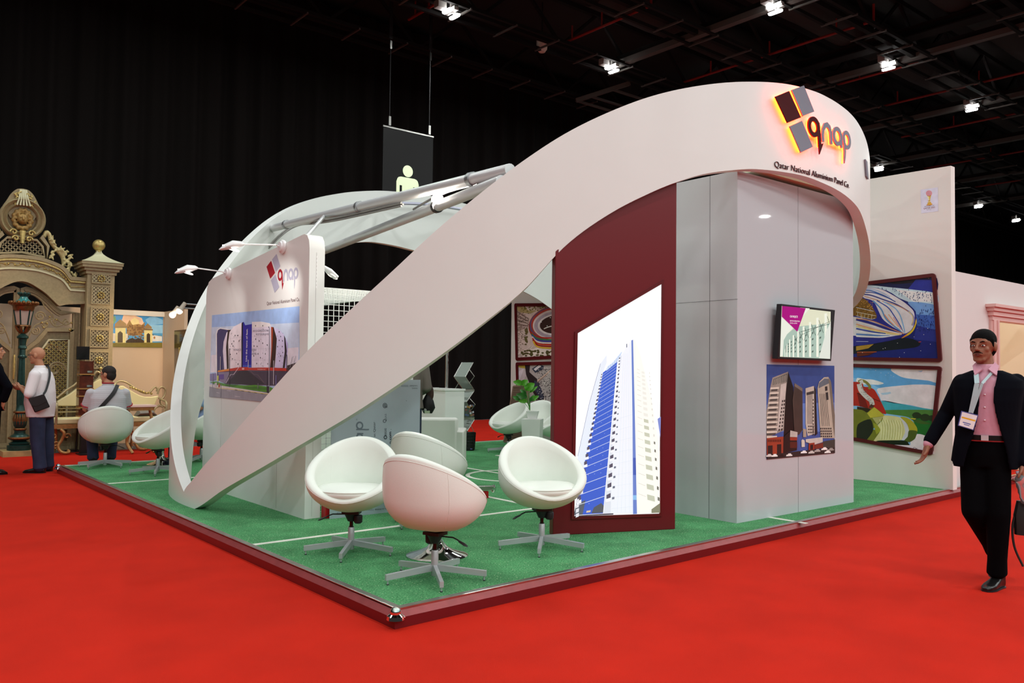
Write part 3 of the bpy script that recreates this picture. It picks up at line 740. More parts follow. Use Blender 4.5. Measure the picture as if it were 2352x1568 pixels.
for k, t in enumerate(fl):                  # balconies beside the glass
    for (p0, p1, wd) in (((343,515),(258,1495),15),((228,620),(62,1500),13)):
        x = lerp(p0[0], p1[0], t**1.0); y = lerp(p0[1], p1[1], t); s = .45+1.35*t
        la.quads([z((x-wd*.3*s,y-14*s),(x+wd*.75*s,y-22*s),(x+wd*.75*s,y-4*s),(x-wd*.3*s,y+4*s))], '#5c5768')
        la.quads([z((x-wd*.5*s,y+2*s),(x+wd*.9*s,y-5*s),(x+wd*.9*s,y+9*s),(x-wd*.5*s,y+14*s))], '#f4f6fb')
        if p0[0] > 300 and t > .2: la.quads([z((x+wd*1.1*s,y-6*s),(x+wd*1.7*s,y-8*s),(x+wd*1.7*s,y+1*s),(x+wd*1.1*s,y+3*s))], '#6d7384')
la.k += 2
for i in range(4): la.line(z((395-i*9,480),(405-i*26,1500)), .35, '#d3d8e6', 0 if i else 1)
for i in range(9): la.line(z((330-i*5,900+i*72),(428,870+i*74)), .35, '#d6dbe8', 0)
la.poly(z((385,420),(390,417),(390,440),(385,443)), '#5b647c')
la.poly(z((417,396),(428,392),(440,900),(453,1510),(428,1512),(424,900)), '#6f86cc')
la.poly(z((428,1150),(446,1150),(448,1260),(428,1260)), '#4d63b5'); la.poly(z((428,1390),(450,1390),(450,1420),(428,1420)), '#8fc1ee')
la.poly(z((428,390),(440,393),(470,470),(545,760),(600,1110),(600,1502),(453,1510),(440,900)), '#fbfaf3')
for k, t in enumerate(fl[4:]):
    s = .5+1.2*t; y = lerp(520, 1480, t)
    xb = lerp(485, 540, t); la.quads([z((xb-12*s,y-10*s),(xb+18*s,y-2*s),(xb+20*s,y+20*s),(xb-10*s,y+12*s))], '#c9cdb9' if t > .4 else '#ecece4')
    xc = lerp(525, 590, t); la.quads([z((xc,y),(xc+8*s,y+4*s),(xc+8*s,y+18*s),(xc,y+14*s))], '#7a7a70' if t > .5 else '#dcdcd4')
    la.line(z((452+10*t,y-20),(452+10*t+30*s,y-20+12*s)), .5, '#b9b8aa', 0)
la.k += 1
la.poly(z((545,1480),(600,1440),(600,1502),(545,1504)), '#8a8a74')
la.poly(z((584,900),(605,886),(602,1020)), '#8490d0')
la.poly(z((52,1521),(240,1508),(300,1506),(300,1514),(52,1525)), '#4a4550')
for i in range(4): la.poly(z((60,1420+i*30),(80,1412+i*30),(78,1436+i*30),(58,1444+i*30)), '#e6e6ee', 0 if i else 1)
la.poly(z((128,1490),(155,1486),(152,1498),(126,1502)), '#e0c9a8')
obj('lightbox_print', la.mb, wal, recalc=False)

# ---------------------------------------------------------------- white kiosk panel with print and two arm lamps
kio = thing('kiosk_panel', 'white freestanding panel with slanted rounded top, printed logo and building picture', 'panel', (.96, 4.3, PT))
KX = .885
kp = [(2.985,PT),(2.985,2.58),(3.0,2.66),(3.04,2.71),(3.10,2.728),(3.16,2.724),(5.46,2.492),(5.56,2.46),(5.612,2.39),(5.63,2.3),(5.63,PT)]
KF = lambda y, zz, w: V((KX+w, y, zz))
mb = MB(); mb.smooth = True; mb.ang = 30; mb.prism(kp, KF, .155, 0, WHITE)
obj('board', mb, kio)
mb = MB(); mb.smooth = False
for y in (3.60, 5.08): mb.box2((KX-.0008, y-.0015, PT+.02), (KX+.01, y+.0015, 2.0), mat('fine_joint', '#a9a5a0', .6))
mb.box2((KX+.07, 2.9842, PT+.02), (KX+.072, 3.0, 2.55), mat('fine_joint', '#a9a5a0', .6))
obj('panel_joint', mb, kio)
mb = MB(); mb.smooth = False
for q in range(9): mb.box2((KX+.071, 2.9838, 2.22+q*.035), (KX+.077, 2.99, 2.24+q*.035), mat('tape_white', '#ffffff', .3))
obj('edge_tape', mb, kio)
ka = Art((KX-.001, 4, 1), (-1,0,0))
z = Zm(470, 690, 6.535)
ka.poly([(487,723.5),(687.5,703.5),(688,930),(481,911)], '#a9bfe0')
ka.poly(z((112,222),(1424,85),(1420,330),(110,420)), '#94b2e2'); ka.poly(z((110,400),(1420,330),(1412,760),(100,820)), '#b9c9e2'); ka.poly(z((100,820),(1412,700),(1405,1000),(90,1080)), '#d5d2dc')
ka.poly(z((180,1200),(178,500),(195,440),(235,415),(385,440),(340,560),(300,1040),(300,1200)), '#3b3a66'); ka.line(z((180,1200),(178,500),(195,440),(235,415),(385,440)), 2.2, '#e2dfe6')
ka.poly(z((330,480),(385,440),(350,560),(330,760),(335,1040),(295,1040),(275,760),(285,620)), '#d6cfe0')
ka.poly(z((350,440),(400,440),(360,600),(362,1020),(335,1030),(322,700)), '#2a1f22')
ka.poly(z((555,330),(590,320),(555,480),(550,1010),(365,1025),(355,620),(375,470),(440,390)), '#dcd6dc')
ka.poly(z((560,330),(590,322),(610,370),(712,352),(705,1005),(560,1005),(552,600)), '#26259a'); ka.poly(z((556,340),(580,320),(575,500),(570,1005),(553,1005)), '#14182c')
ka.poly(z((575,970),(700,965),(700,1005),(575,1005)), '#3552b8')
ka.text('Live the game of feet.', (567.5,829.5), (569.2,754.5), 3.4, '#f2f2fa', .02)
ka.poly(z((712,320),(850,316),(980,340),(1000,380),(1008,500),(1000,780),(985,1005),(706,1005)), '#d3cfe0')
ka.poly(z((712,320),(850,316),(980,340),(998,385),(712,410)), '#e4dfe0')
for yy in (545, 725, 895): ka.line(z((365,yy+30 if yy<600 else yy),(552,yy)), .3, '#a8a3b4', 0); ka.line(z((712,yy),(1005,yy)), .3, '#a8a3b4', 0)
ka.k += 1
for xx in range(740, 1000, 36): ka.line(z((xx,420),(xx-4,1000)), .25, '#b7b2c6', 0)
ka.poly(z((1000,395),(1040,400),(1085,560),(1070,800),(1050,1005),(985,1005),(1000,780),(1010,560)), '#31201f'); ka.poly(z((1000,395),(1030,400),(1020,700),(1000,900),(990,1000),(1003,700)), '#8f3a22')
ka.poly(z((1040,405),(1130,440),(1200,520),(1205,760),(1175,1010),(1058,1010),(1078,800),(1088,580)), '#c2bfe2')
ka.poly(z((1195,520),(1235,610),(1240,760),(1205,1010),(1175,1010),(1205,760)), '#2c2a33'); ka.poly(z((1215,560),(1248,640),(1248,760),(1225,1015),(1205,1012),(1238,760)), '#b0a8d6')
dots = [(460,525),(502,525),(520,603),(410,650),(428,682),(483,795),(420,875),(503,955),(388,808),(440,610),(875,378),(768,378),(770,578),(822,606),(874,640),(744,682),(792,688),(945,668),(914,800),(840,858),(785,945),(950,950),(805,800),(740,830),(1122,470),(1145,540),(1123,597),(1172,605),(1168,690),(1098,692),(1128,905),(1145,830),(1175,780),(950,450),(965,400)]
ka.dots([p for d in dots for p in z(d)], .9, 2.0, '#23222c'); ka.dots(z(*[(rnd.randint(370,545), rnd.randint(480,990)) for _ in range(16)], *[(rnd.randint(715,980), rnd.randint(420,990)) for _ in range(22)], *[(rnd.randint(1090,1195), rnd.randint(470,990)) for _ in range(14)]), .5, 1.0, '#4b4858')
ka.text('HOOGENDOORN', (581.5,762), (617.5,761), 4.6, '#7b7886'); ka.text('FOTOGRAFIE', (588.5,770), (618,769.3), 4.6, '#7b7886'); ka.text('RONALD', (537,805.5), (553.5,805.5), 4.8, '#8d8a96'); ka.text('OORN', (578.5,805.5), (589,805.5), 4.8, '#8d8a96'); ka.text('AFIE', (578.5,814.5), (589,814.5), 4.8, '#8d8a96')
ka.poly(z((200,1060),(560,1050),(1290,1060),(1180,1180),(1120,1275),(900,1270),(320,1250),(230,1200),(205,1100)), '#453c4e'); ka.poly(z((520,1060),(650,1050),(905,1250),(700,1270),(330,1240)), '#2f2b38'); ka.poly(z((205,1075),(380,1070),(320,1240),(230,1210)), '#7d7690')
ka.poly(z((205,1050),(400,1020),(520,1000),(655,998),(660,1010),(990,1005),(1370,1020),(1370,1062),(1000,1050),(660,1045),(400,1055),(200,1075)), '#b5342a'); ka.poly(z((205,1050),(380,1022),(380,1050),(202,1072)), '#d28a3c')
ka.text('60', (556.5,848.6), (561.8,848.6), 4.0, '#efe7ea', .02); ka.text('Rocking Sports Live', (592.5,848.5), (610,848.8), 2.2, '#f0e6e6')
ka.line(z((325,1240),(395,1110),(440,1110),(520,1000)), 1.0, '#cfc7d4'); ka.line(z((660,1020),(745,1110),(800,1110),(895,1230)), 1.0, '#6f6064')
ka.poly(z((215,1110),(295,1105),(295,1180),(220,1185)), '#5a3f8a'); ka.poly(z((195,1130),(215,1120),(215,1210),(195,1210)), '#b8c24a')
ka.poly(z((85,1100),(180,1090),(180,1190),(85,1200)), '#7a73a0')
ka.poly(z((78,1222),(180,1215),(330,1255),(620,1275),(760,1265),(1000,1300),(1060,1330),(1000,1385),(900,1370),(620,1330),(400,1310),(150,1250)), '#4e8a2e'); ka.poly(z((330,1255),(520,1265),(430,1300),(300,1290)), '#356a26'); ka.poly(z((560,1300),(800,1290),(1000,1320),(900,1350),(650,1325)), '#3a7026')
ka.poly(z((120,1255),(640,1335),(1000,1395),(1060,1330),(1150,1270),(1424,1150),(1424,1400),(1000,1410),(75,1330),(80,1260)), '#c6bfc0'); ka.poly(z((900,1370),(1060,1330),(1424,1120),(1424,1300),(990,1392)), '#5a7a3a')
ka.poly(z((78,1290),(250,1325),(620,1358),(990,1412),(1426,1480),(1428,1570),(72,1440)), '#8b8690')
ka.line(z((180,1310),(420,1330),(620,1358),(1000,1408)), 1.2, '#c9b24a')
for i in range(6): ka.line(z((460+i*98,1340+i*14),(500+i*98,1346+i*14)), 1.3, '#4c4948', 0 if i else 1)
for a, b in (((185,1380),(230,1388)),((460,1435),(540,1445)),((340,1350),(400,1355))): ka.line(z(a,b), .7, '#cfc9cc')
for (x, y0, y1, c) in ((245,840,1040,'#b5afb8'),(380,720,1300,'#4a4650'),(978,400,1380,'#8f8c98'),(945,1020,1370,'#3a3640'),(1045,900,1260,'#cfc8d2'),(1240,810,1180,'#3b3846'),(1080,1120,1310,'#7f78b8'),(255,1240,1455,'#6d6a76'),(665,890,1000,'#cfcfe4'),(812,1240,1320,'#7b7880'),(130,1090,1330,'#8d8792')): ka.line(z((x,y0),(x-3,y1)), 1.2 if c != '#8f8c98' else 1.6, c)
ka.poly(z((945,1285),(975,1285),(975,1385),(945,1385)), '#2b282e'); ka.poly(z((215,1245),(240,1245),(238,1300),(214,1302)), '#9b4436'); ka.poly(z((160,1235),(195,1230),(192,1290),(160,1292)), '#b5b0b4')
ka.poly(z((1250,975),(1405,925),(1405,1000),(1300,1060),(1250,1050)), '#3a3034'); ka.line(z((1290,1010),(1325,850),(1380,830),(1330,1000)), .9, '#8d888e')
obj('building_print', ka.mb, kio, recalc=False)
mb = MB(); mb.smooth = False
KL = lambda u, v, w: V((KX-.0012-w, 3.915-u, 2.118+v))
draw_logo(mb, KL, .585, mat('print_crimson', '#a8202e', .3), mat('print_lilac_grey', '#b4b3c6', .3), .0003)
vs_, fs_ = text_mesh(TXT, 1, 1, .002); x0 = min(p.x for p in vs_); x1 = max(p.x for p in vs_)
mb.add([KL((p.x-x0)/(x1-x0)*.745, p.y*.050-.012, 0) for p in vs_], fs_, mat('print_dark_red', '#5a2a30', .4))
obj('logo_print', mb, kio, recalc=False)
LAMPW = mat('lamp_white', '#e8e6e6', .35)
def arm_lamp(px, py, hx, hy, label, D=.62, e=26, warm=(1,1,.96)):
    b = onX(px, py, KX-.03)
    t = thing('arm_lamp', label, 'lamp', b, 0, 'arm lamps on the white panel')
    mb = MB(); mb.lathe([(.0,0),(.062,0),(.066,.008),(.066,.022),(.058,.03),(.05,.032),(.045,.046),(.0,.048)], (b.x+.03, b.y, b.z), LAMPW, 24, axis=(-1,0,0)); obj('wall_plate', mb, t)
    h = onX(hx, hy, KX-D)
    mb = MB(); mb.tube([(b.x-.02,b.y,b.z),(b.x-.05,b.y,b.z+.012),(h.x+.02,h.y,h.z+.03)], .007, LAMPW, 8); obj('arm', mb, t)
    mb = MB(); d = V((-.75,0,-.35)).normalized()
    mb.loft([(h+V((.03,0,.03)),(0,.018,0),(0,0,.012)),(h+V((-.01,0,.024)),(0,.045,0),(.012,0,.03)),(h+V((-.09,0,.012)),(0,.062,0),(.018,0,.042)),(h+V((-.15,0,-.012)),(0,.052,0),(.015,0,.03)),(h+V((-.18,0,-.03)),(0,.02,0),(.006,0,.01))], LAMPW, 16)
    o = obj('lamp_head', mb, t)
    mb = MB(); c = h+V((-.085,0,-.020)); mb.loft([(c,(.075,0,-.022),(0,.05,0)),(c+V((0,0,.006)),(.075,0,-.022),(0,.05,0))], mat('lamp_glass_lit', '#fff6ea', .3, emit=3), 16); obj('lens', mb, o)
    ld = bpy.data.lights.new('arm_light', 'SPOT'); ld.energy = e; ld.spot_size = R_(62); ld.spot_blend = 1.0; ld.shadow_soft_size = .03; ld.color = warm
    lo = bpy.data.objects.new('arm_light', ld); COL.objects.link(lo); lo.location = c+V((0,0,-.02))
    tgt = V((KX, b.y-.02, b.z-.47)); lo.rotation_euler = (tgt-lo.location).to_track_quat('-Z','Y').to_euler()
arm_lamp(645, 566, 552, 568, 'white arm lamp on the panel, nearest its rounded front corner', e=34)
arm_lamp(521, 627, 446, 622, 'white arm lamp on the panel, at its lower far end', e=14)
# third lamp on the other side of the panel, only its lit head shows
t = thing('arm_lamp', 'lit arm lamp head sticking out behind the white panel above the net', 'lamp', (1.1, 3.6, 2.4), 0, 'arm lamps on the white panel')
h = onY(768, 634, 3.6); mb = MB(); mb.tube([(1.045, 3.6, h.z+.02), (1.10, 3.6, h.z+.08), (h.x-.1, 3.6, h.z+.07)], .007, LAMPW, 8); obj('arm', mb, t)
mb = MB(); mb.loft([(h+V((-.12,0,.085)),(0,.02,0),(.01,0,.014)),(h+V((-.06,0,.045)),(0,.055,0),(.014,0,.026)),(h+V((.02,0,-.012)),(0,.05,0),(.012,0,.02))], LAMPW, 14); o = obj('lamp_head', mb, t)
mb = MB(); c = h+V((-.025,0,-.002)); mb.loft([(c,(.055,0,-.03),(0,.045,0)),(c+V((0,0,.004)),(.055,0,-.03),(0,.045,0))], mat('lamp_glass_warm', '#ffe2c4', .3, emit=8), 14); obj('lens', mb, o)

# ---------------------------------------------------------------- right wall with posters
RX = 7.97
mb = MB(); mb.smooth = False; mb.prism([(.247,PT),(.247,4.03),(8.6,4.12),(8.6,PT)], lambda y, zz, w: V((RX+w, y, zz)), 0, .11, mat('matt_white_wall', '#e6e0da', .55)); struct('wall_stand', mb)
def poster(name, label, cat, quad, frame=.045, ext=None):
    t = thing(name, label, cat, tuple(onX(quad[2][0], quad[2][1], RX)))
    PFw = lambda y, zz, w: V((RX-.001-w, y, zz))
    P = [(onX(x, y, RX).y, onX(x, y, RX).z) for x, y in quad]
    mb = MB(); mb.smooth = False; cx = sum(p[0] for p in P)/4; cz = sum(p[1] for p in P)/4
    O = []
    for i in range(4):                     # inset quad by the frame width
        a, b, c = V((*P[i-1],0)), V((*P[i],0)), V((*P[(i+1) % 4],0)); d1 = (a-b).normalized(); d2 = (c-b).normalized(); s = abs(d1.cross(d2).z); O.append(b+(d1+d2)*frame/s)
    I = [(p.x, p.y) for p in O]
    rnd_ = []
    for i in range(4):
        a, b, c = V((*P[i-1],0)), V((*P[i],0)), V((*P[(i+1) % 4],0)); r = .045
        p, q = b+(a-b).normalized()*r, b+(c-b).normalized()*r
        for k in range(5): u = k/4; w_ = p*(1-u)**2+b*2*u*(1-u)+q*u*u; rnd_.append((w_.x, w_.y))
    I5 = [I[i//5] for i in range(20)]
    mb.ringprism(rnd_, I5, PFw, 0, .028, mat('poster_frame_maroon', '#571418', .35, spec=.4)); obj('frame', mb, t)
    a = Art((RX-.006, 0, 0), (-1,0,0)); return t, a, I
def px_of(y, zz, x=RX-.006):
    q = ROT @ (V((x, y, zz))-CAM); return (CX0+FPX*q.x/q.z, CY0+FPX*q.y/q.z)
def wall_px(y, x, px_y): return None
yL = 4.0
def left_of(p, q, y):                      # extend a poster edge along the wall to depth y, return frame coordinates
    A, B = onX(*p, RX), onX(*q, RX); t = (y-A.y)/(B.y-A.y); return px_of(y, A.z+(B.z-A.z)*t, RX)
# upper near poster: bright stadium by night
TLp = left_of((2150,628),(1968,650.5), yL); BLp = left_of((2165,830.5),(1968,827), yL)
t1, a, I = poster('framed_poster', 'maroon-framed poster of a white and blue oval stadium by night, above the other', 'poster', [TLp, (2150,627), (2165.5,831.5), BLp])
a.sm = True; z = Zm(1955, 610, 6.27); base = [px_of(*p) for p in I]
a.poly(base, '#1c2470')
a.poly(z((-600,60),(0,260),(400,220),(640,185),(1195,135),(1212,390),(700,320),(0,290)), '#161b44'); a.poly(z((540,225),(850,190),(930,205),(880,245),(640,265)), '#17151c'); a.poly(z((930,200),(1200,210),(1212,385),(820,335)), '#27308c')
a.poly(z((-700,250),(200,275),(500,305),(1212,392),(1225,570),(950,560),(700,470),(400,330),(-700,300)), '#b9d2e8'); a.poly(z((640,340),(1212,400),(1218,520),(900,520)), '#dbe4ec')
a.poly(z((820,520),(1222,570),(1240,760),(960,860),(930,660)), '#6d9ad2'); a.poly(z((940,700),(1240,720),(1258,980),(950,900)), '#3d5fae'); a.poly(z((940,860),(1258,930),(1270,1100),(900,1060)), '#2a3488')
dk = [(rnd.gauss(950,190), rnd.gauss(440,70)) for _ in range(120)]; dk = [(x,y) for x,y in dk if 620 < x < 1205 and 340 < y < 640 and y < 330+.42*(x-480)]
a.dots(z(*dk), .8, 1.9, '#27406e', 5)
a.dots(z(*[(rnd.uniform(970,1240), rnd.uniform(620,960)) for _ in range(90)]), .8, 2.6, '#1d2a6a', 5); a.dots(z(*[(rnd.uniform(380,700), rnd.uniform(320,370)+.25*0) for _ in range(14)]), .8, 2, '#27406e', 5)
a.poly(z((-700,1130),(80,1150),(500,1080),(760,1040),(900,1060),(1000,1120),(900,1180),(300,1240),(-700,1330)), '#141a22')
hull = [(-700,350),(75,330),(250,315),(400,325),(500,365),(650,450),(800,545),(900,640),(940,740),(942,810),(915,900),(850,970),(760,1020),(600,1070),(400,1110),(80,1150),(-700,1250)]
a.poly(z(*hull), '#2a2a86')
a.poly(z((940,760),(942,830),(905,925),(850,985),(760,1035),(725,1042),(780,1000),(870,930),(915,850),(930,790)), '#e2c12a'); a.poly(z((725,1042),(760,1036),(820,1000),(790,990)), '#d98a2a')
a.poly(z((-700,355),(75,335),(250,318),(400,330),(500,368),(650,452),(790,545),(890,640),(915,720),(900,860),(860,930),(800,970),(765,978),(600,1020),(400,1040),(80,1010),(-700,900)), '#d9d8e6')
for pts, w_, c in (([(75,375),(260,355),(450,420),(590,490)],5,'#3f6cae'),([(75,395),(300,385),(500,450),(640,520)],4,'#2d4a94'),([(75,345),(280,335),(440,385),(560,450)],3,'#8fb2d6'),([(75,415),(260,420),(470,490),(660,560),(830,660)],5,'#333b86'),([(75,400),(270,400),(480,470),(680,555),(860,650)],2,'#f4f4f8'),([(190,440),(430,510),(620,560),(760,620),(870,700)],3,'#c08a5a'),([(820,650),(890,720),(905,790),(880,860)],7,'#8d8fb8'),([(830,660),(880,720),(890,790),(868,850)],3,'#ddd27a')):
    a.line(c2(z(*pts), 6), w_/1.9, c)
a.poly(z((-700,440),(75,430),(200,470),(330,520),(450,760),(600,880),(770,975),(640,940),(450,850),(300,790),(75,740),(-700,600)), '#2c2f8c')
for i, (pts, w_, c) in enumerate((([(310,500),(430,620),(500,760),(620,870),(760,970)],5,'#5b94c8'),([(340,500),(480,610),(560,740),(660,860),(765,970)],5,'#e8e8f2'),([(370,500),(530,600),(620,720),(700,850),(768,970)],4,'#3c56a6'),([(420,510),(570,600),(660,700),(720,840),(772,968)],5,'#eceaf2'),([(470,520),(620,600),(700,700),(745,830),(775,965)],4,'#7fb0da'),([(480,700),(540,780),(620,860)],3,'#d88a5a'),([(540,700),(610,790),(680,880)],3,'#e0a878'),([(610,740),(660,820),(720,920)],3,'#cf8f90'))): a.line(c2(z(*pts), 6), w_/1.6, c)
a.poly(c2(z((75,465),(190,475),(280,560),(335,640),(372,725),(350,765),(260,765),(75,725)), 3)+z((-500,640),(-500,480)), '#7a5a24')
a.dots(z(*[(rnd.uniform(80,320), rnd.uniform(500,750)) for _ in range(90)]), 1.0, .9, '#c69a4c', 5); a.line(z((75,600),(325,655)), 1.2, '#efe9d8'); a.line(z((75,665),(360,722)), 1.0, '#e8e0c8'); a.line(z((75,720),(300,772),(350,755)), 1.0, '#efe9d8')
for x in (100,150,200,250,300): a.line(z((x,675+.2*(x-100)),(x-8,735+.2*(x-100))), .7, '#e9dfc4', 0)
a.line(z((75,590),(330,648)), 1.0, '#2a1f16')
for pts, w_, c in (([(75,770),(300,830),(500,900),(740,980)],9,'#2d3084'),([(75,800),(300,870),(520,935),(730,985)],5,'#eae8f0'),([(75,840),(280,900),(480,950),(720,990)],5,'#d6a07a'),([(75,870),(280,920),(480,965),(700,992)],5,'#e2cf86'),([(75,905),(300,950),(500,980)],5,'#34479a'),([(75,945),(300,975),(560,1000)],6,'#e8e6ee'),([(75,985),(300,1000),(560,1015)],5,'#4a78b6'),([(75,1015),(300,1025),(600,1020)],5,'#e4e2ee'),([(75,760),(320,800),(560,900),(760,980)],3,'#c98a5c')): a.line(c2(z(*pts), 6), w_/1.6, c)
a.poly(z((75,1050),(400,1045),(700,1000),(720,1020),(400,1110),(75,1150)), '#2a2d80'); a.line(z((75,1090),(250,1092)), 1, '#b9b8d8')
a.poly(z((75,1160),(330,1128),(250,1190),(75,1225)), '#a8842e'); a.poly(z((85,1245),(370,1235),(250,1290),(90,1310)), '#5a2416'); a.line(z((90,1245),(370,1240)), 1.2, '#d0622a')
a.dots(z((670,1115),(910,1025),(1005,1225),(768,1252),(1143,1130),(1105,902),(700,1318),(463,1195),(495,1185),(165,1250),(1048,992),(1245,1020)), .9, .9, '#f2eef0', 6); a.line(z((975,1100),(1012,1094)), 1.4, '#c0452e'); a.dots(z((1075,175),(1118,180),(1042,175),(960,900)), 1, .6, '#c9a03a', 5)
obj('print', a.mb, t1, recalc=False)
# lower near poster: gift-like tube stadium in a green landscape
TLp = left_of((2164,842),(1968,836), yL); BLp = left_of((2143,1045),(1968,1012), yL)
t2, a, I = poster('framed_poster', 'maroon-framed poster of a yellow tube stadium on a green coast, below the night stadium', 'poster', [TLp, (2165,841), (2143.5,1046), BLp])
a.sm = True; z = Zm(1955, 820, 6.533); base = [px_of(*p) for p in I]
a.poly(base, '#7fb4dc')
a.poly(z((-800,100),(90,130),(700,155),(600,200),(760,300),(1100,350),(1300,380),(1300,450),(700,430),(450,470),(90,320),(-800,250)), '#5d9fd4')
a.poly(z((600,200),(680,152),(1335,170),(1305,380),(1150,350),(860,320),(740,290)), '#dcd9e0'); a.poly(z((1000,210),(1080,200),(1050,225)), '#9fbcd8')
a.poly(z((400,470),(700,430),(1000,410),(1300,450),(1275,780),(900,720),(540,660),(420,560)), '#dbd5da'); a.poly(z((90,312),(200,330),(330,338),(490,390),(410,415),(310,410),(90,400)), '#e6e2e6'); a.poly(z((440,540),(590,520),(600,545),(480,575)), '#a9c4da'); a.poly(z((420,570),(560,560),(560,650),(450,650)), '#d9d2da')
a.poly(z((440,665),(700,690),(1000,750),(1270,790),(1265,800),(500,800)), '#3f9fae'); a.poly(z((440,650),(560,660),(780,708),(640,690)), '#252a36')
a.poly(z((480,795),(1265,795),(1262,900),(1130,1190),(990,1150),(930,950),(820,890),(500,840)), '#4a7a36'); a.poly(z((930,900),(1262,930),(1135,1190),(995,1145)), '#1f6426'); a.poly(z((880,915),(1000,935),(1200,1000),(1030,1000),(930,950)), '#3a5a22')
for x, y, rx, ry in ((980,870,65,45),(1110,905,75,55),(1210,915,55,45),(1000,880,60,40)): a.poly(z(*ellipse(x, y, rx, ry, 0, 12)), '#26361c', 0)
a.k += 1
a.poly(z((890,915),(975,920),(960,935),(890,925)), '#c9b53a')
a.poly(z((-800,400),(90,370),(190,440),(270,450),(350,490),(410,590),(450,670),(525,835),(470,845),(90,730),(-800,700)), '#a5281c'); a.poly(z((90,540),(200,590),(260,770),(130,740)), '#6d1a14'); a.poly(z((90,530),(440,660),(445,670),(90,545)), '#3a1512'); a.poly(z((90,740),(280,770),(420,860),(90,860)), '#2c2418')
a.line(c2(z((110,370),(160,350),(230,380),(280,440),(270,480)), 6), 6, '#7d7a3a'); a.line(c2(z((120,400),(150,500),(230,590),(300,650),(320,720)), 6), 11, '#c3bdb9'); a.line(c2(z((130,380),(180,360)), 6), 8, '#c9c6c2')
a.dots(z(*[(rnd.gauss(0,16)+lerp(130,310,u), rnd.gauss(0,14)+lerp(400,700,u)) for u in [rnd.random() for _ in range(60)]]), .8, .8, '#6d6560', 5)
a.poly(z((300,700),(350,730),(320,760),(260,760)), '#4a3226')
a.poly(z((-800,760),(90,780),(240,830),(340,750),(510,880),(480,940),(330,1080),(460,1100),(400,1250),(300,1280),(90,1240),(-800,1150)), '#6d7024'); a.poly(z((240,840),(350,750),(510,880),(290,910)), '#b3a83a'); a.poly(z((100,1010),(290,930),(330,1100),(210,1260),(90,1240)), '#22251a'); a.poly(z((320,910),(490,885),(440,960),(390,1010)), '#a9a468'); a.poly(z((330,980),(390,1010),(460,1090),(380,1160)), '#93952c')
a.poly(z((500,875),(720,900),(830,1000),(860,1130),(770,1240),(400,1260),(330,1270),(440,1100),(400,1020),(470,950)), '#c9c48c')
for i in range(18):
    x = 450+i*19; a.line(c2(z((x-20,930+i*1.5),(x+8,1060),(x-8,1235)), 4), .8, '#a3a25a' if i % 2 else '#e0dcb4', 0 if i else 1)
a.poly(z((420,1120),(860,1120),(780,1240),(400,1255)), '#a8ae5a', 0) if False else None
a.poly(z((720,898),(790,930),(860,1050),(870,1130),(830,1230),(760,1240),(810,1130),(800,1040),(760,950)), '#c2c4cc'); a.poly(z((740,898),(830,905),(920,960),(985,1050),(995,1110),(960,1220),(880,1270),(800,1250),(850,1190),(870,1110),(840,1000)), '#a5a02c'); a.poly(z((990,1110),(960,1220),(880,1272),(800,1252),(850,1190),(870,1100)), '#4a5a1e')
a.poly(z((90,1235),(330,1275),(420,1250),(800,1250),(870,1305),(860,1320),(520,1310),(90,1262)), '#16200f')
a.poly(z((-700,1150),(90,1258),(520,1312),(870,1318),(890,1275),(960,1225),(1000,1150),(1130,1195),(1120,1260),(1090,1440),(1000,1410)), '#d9d2d8', 0) if False else a.poly(z((520,1312),(870,1320),(890,1275),(960,1225),(998,1152),(1135,1195),(1250,1440),(1200,1440),(960,1395)), '#d9d2d8')
a.text('Q\u2022', (2097.5,1031), (2107,1032), 4.6, '#26222a', .01)
a.dots(z((280,165),(300,178),(370,200),(450,235),(520,270),(560,240),(600,270),(640,290)), 1.2, .5, '#e4e8f0', 5)
obj('print', a.mb, t2, recalc=False)
# far pair of posters seen behind the maroon panel
yR = 5.0
TRp = left_of((1184,697),(1275,696.5), yR); BRp = left_of((1186.5,827.5),(1275,823), yR)
t3, a, I = poster('framed_poster', 'maroon-framed poster of a colourful stadium from the air, on the far part of the wall', 'poster', [(1183.5,696.5), TRp, BRp, (1186.5,828)], .06)
z = Zm(1170, 640, 5.225); base = [px_of(*p) for p in I]
a.poly(base, '#c4aba4')
a.poly(z((85,310),(900,310),(900,420),(540,340),(360,370),(250,420),(85,400)), '#a08a5e')
for i in range(4): a.poly(z((150+i*50,330+i*8),(340+i*30,312),(380+i*30,350),(240+i*40,385)), ('#c9b2ac','#b9a19c','#cdb8b0','#a98f86')[i], 0 if i else 1)
a.dots(z(*[(rnd.uniform(130,520), 350+rnd.uniform(-40,40)+.1*0) for _ in range(50)]), 2.2, 1.3, '#6d6030', 6)
a.poly(z((85,370),(240,480),(225,580),(85,640)), '#9a8078')
for i in range(8): a.line(z((90,390+i*26),(230-i*3,480+i*14)), .9, '#d9c6c0' if i % 2 else '#5c4640', 0 if i else 1)
a.dots(z(*[(rnd.uniform(90,230), rnd.uniform(400,720)) for _ in range(70)]), 1.3, .9, '#4a382f', 6)
a.dots(z(*[(rnd.uniform(95,200), rnd.uniform(560,880)) for _ in range(40)]), 2.0, 1.1, '#8d7468', 6)
for (cx, cy, rx, ry, c) in ((560,560,330,235,'#8d2f24'),(560,545,318,215,'#5b4a6a'),(560,535,300,195,'#a33a30'),(560,545,280,180,'#c9b3b0'),(560,550,262,160,'#a08c98'),(570,548,230,130,'#cdbdbc'),(580,545,215,112,'#3a2522')):
    a.poly(z(*ellipse(cx, cy, rx, ry, -6, 40)), c)
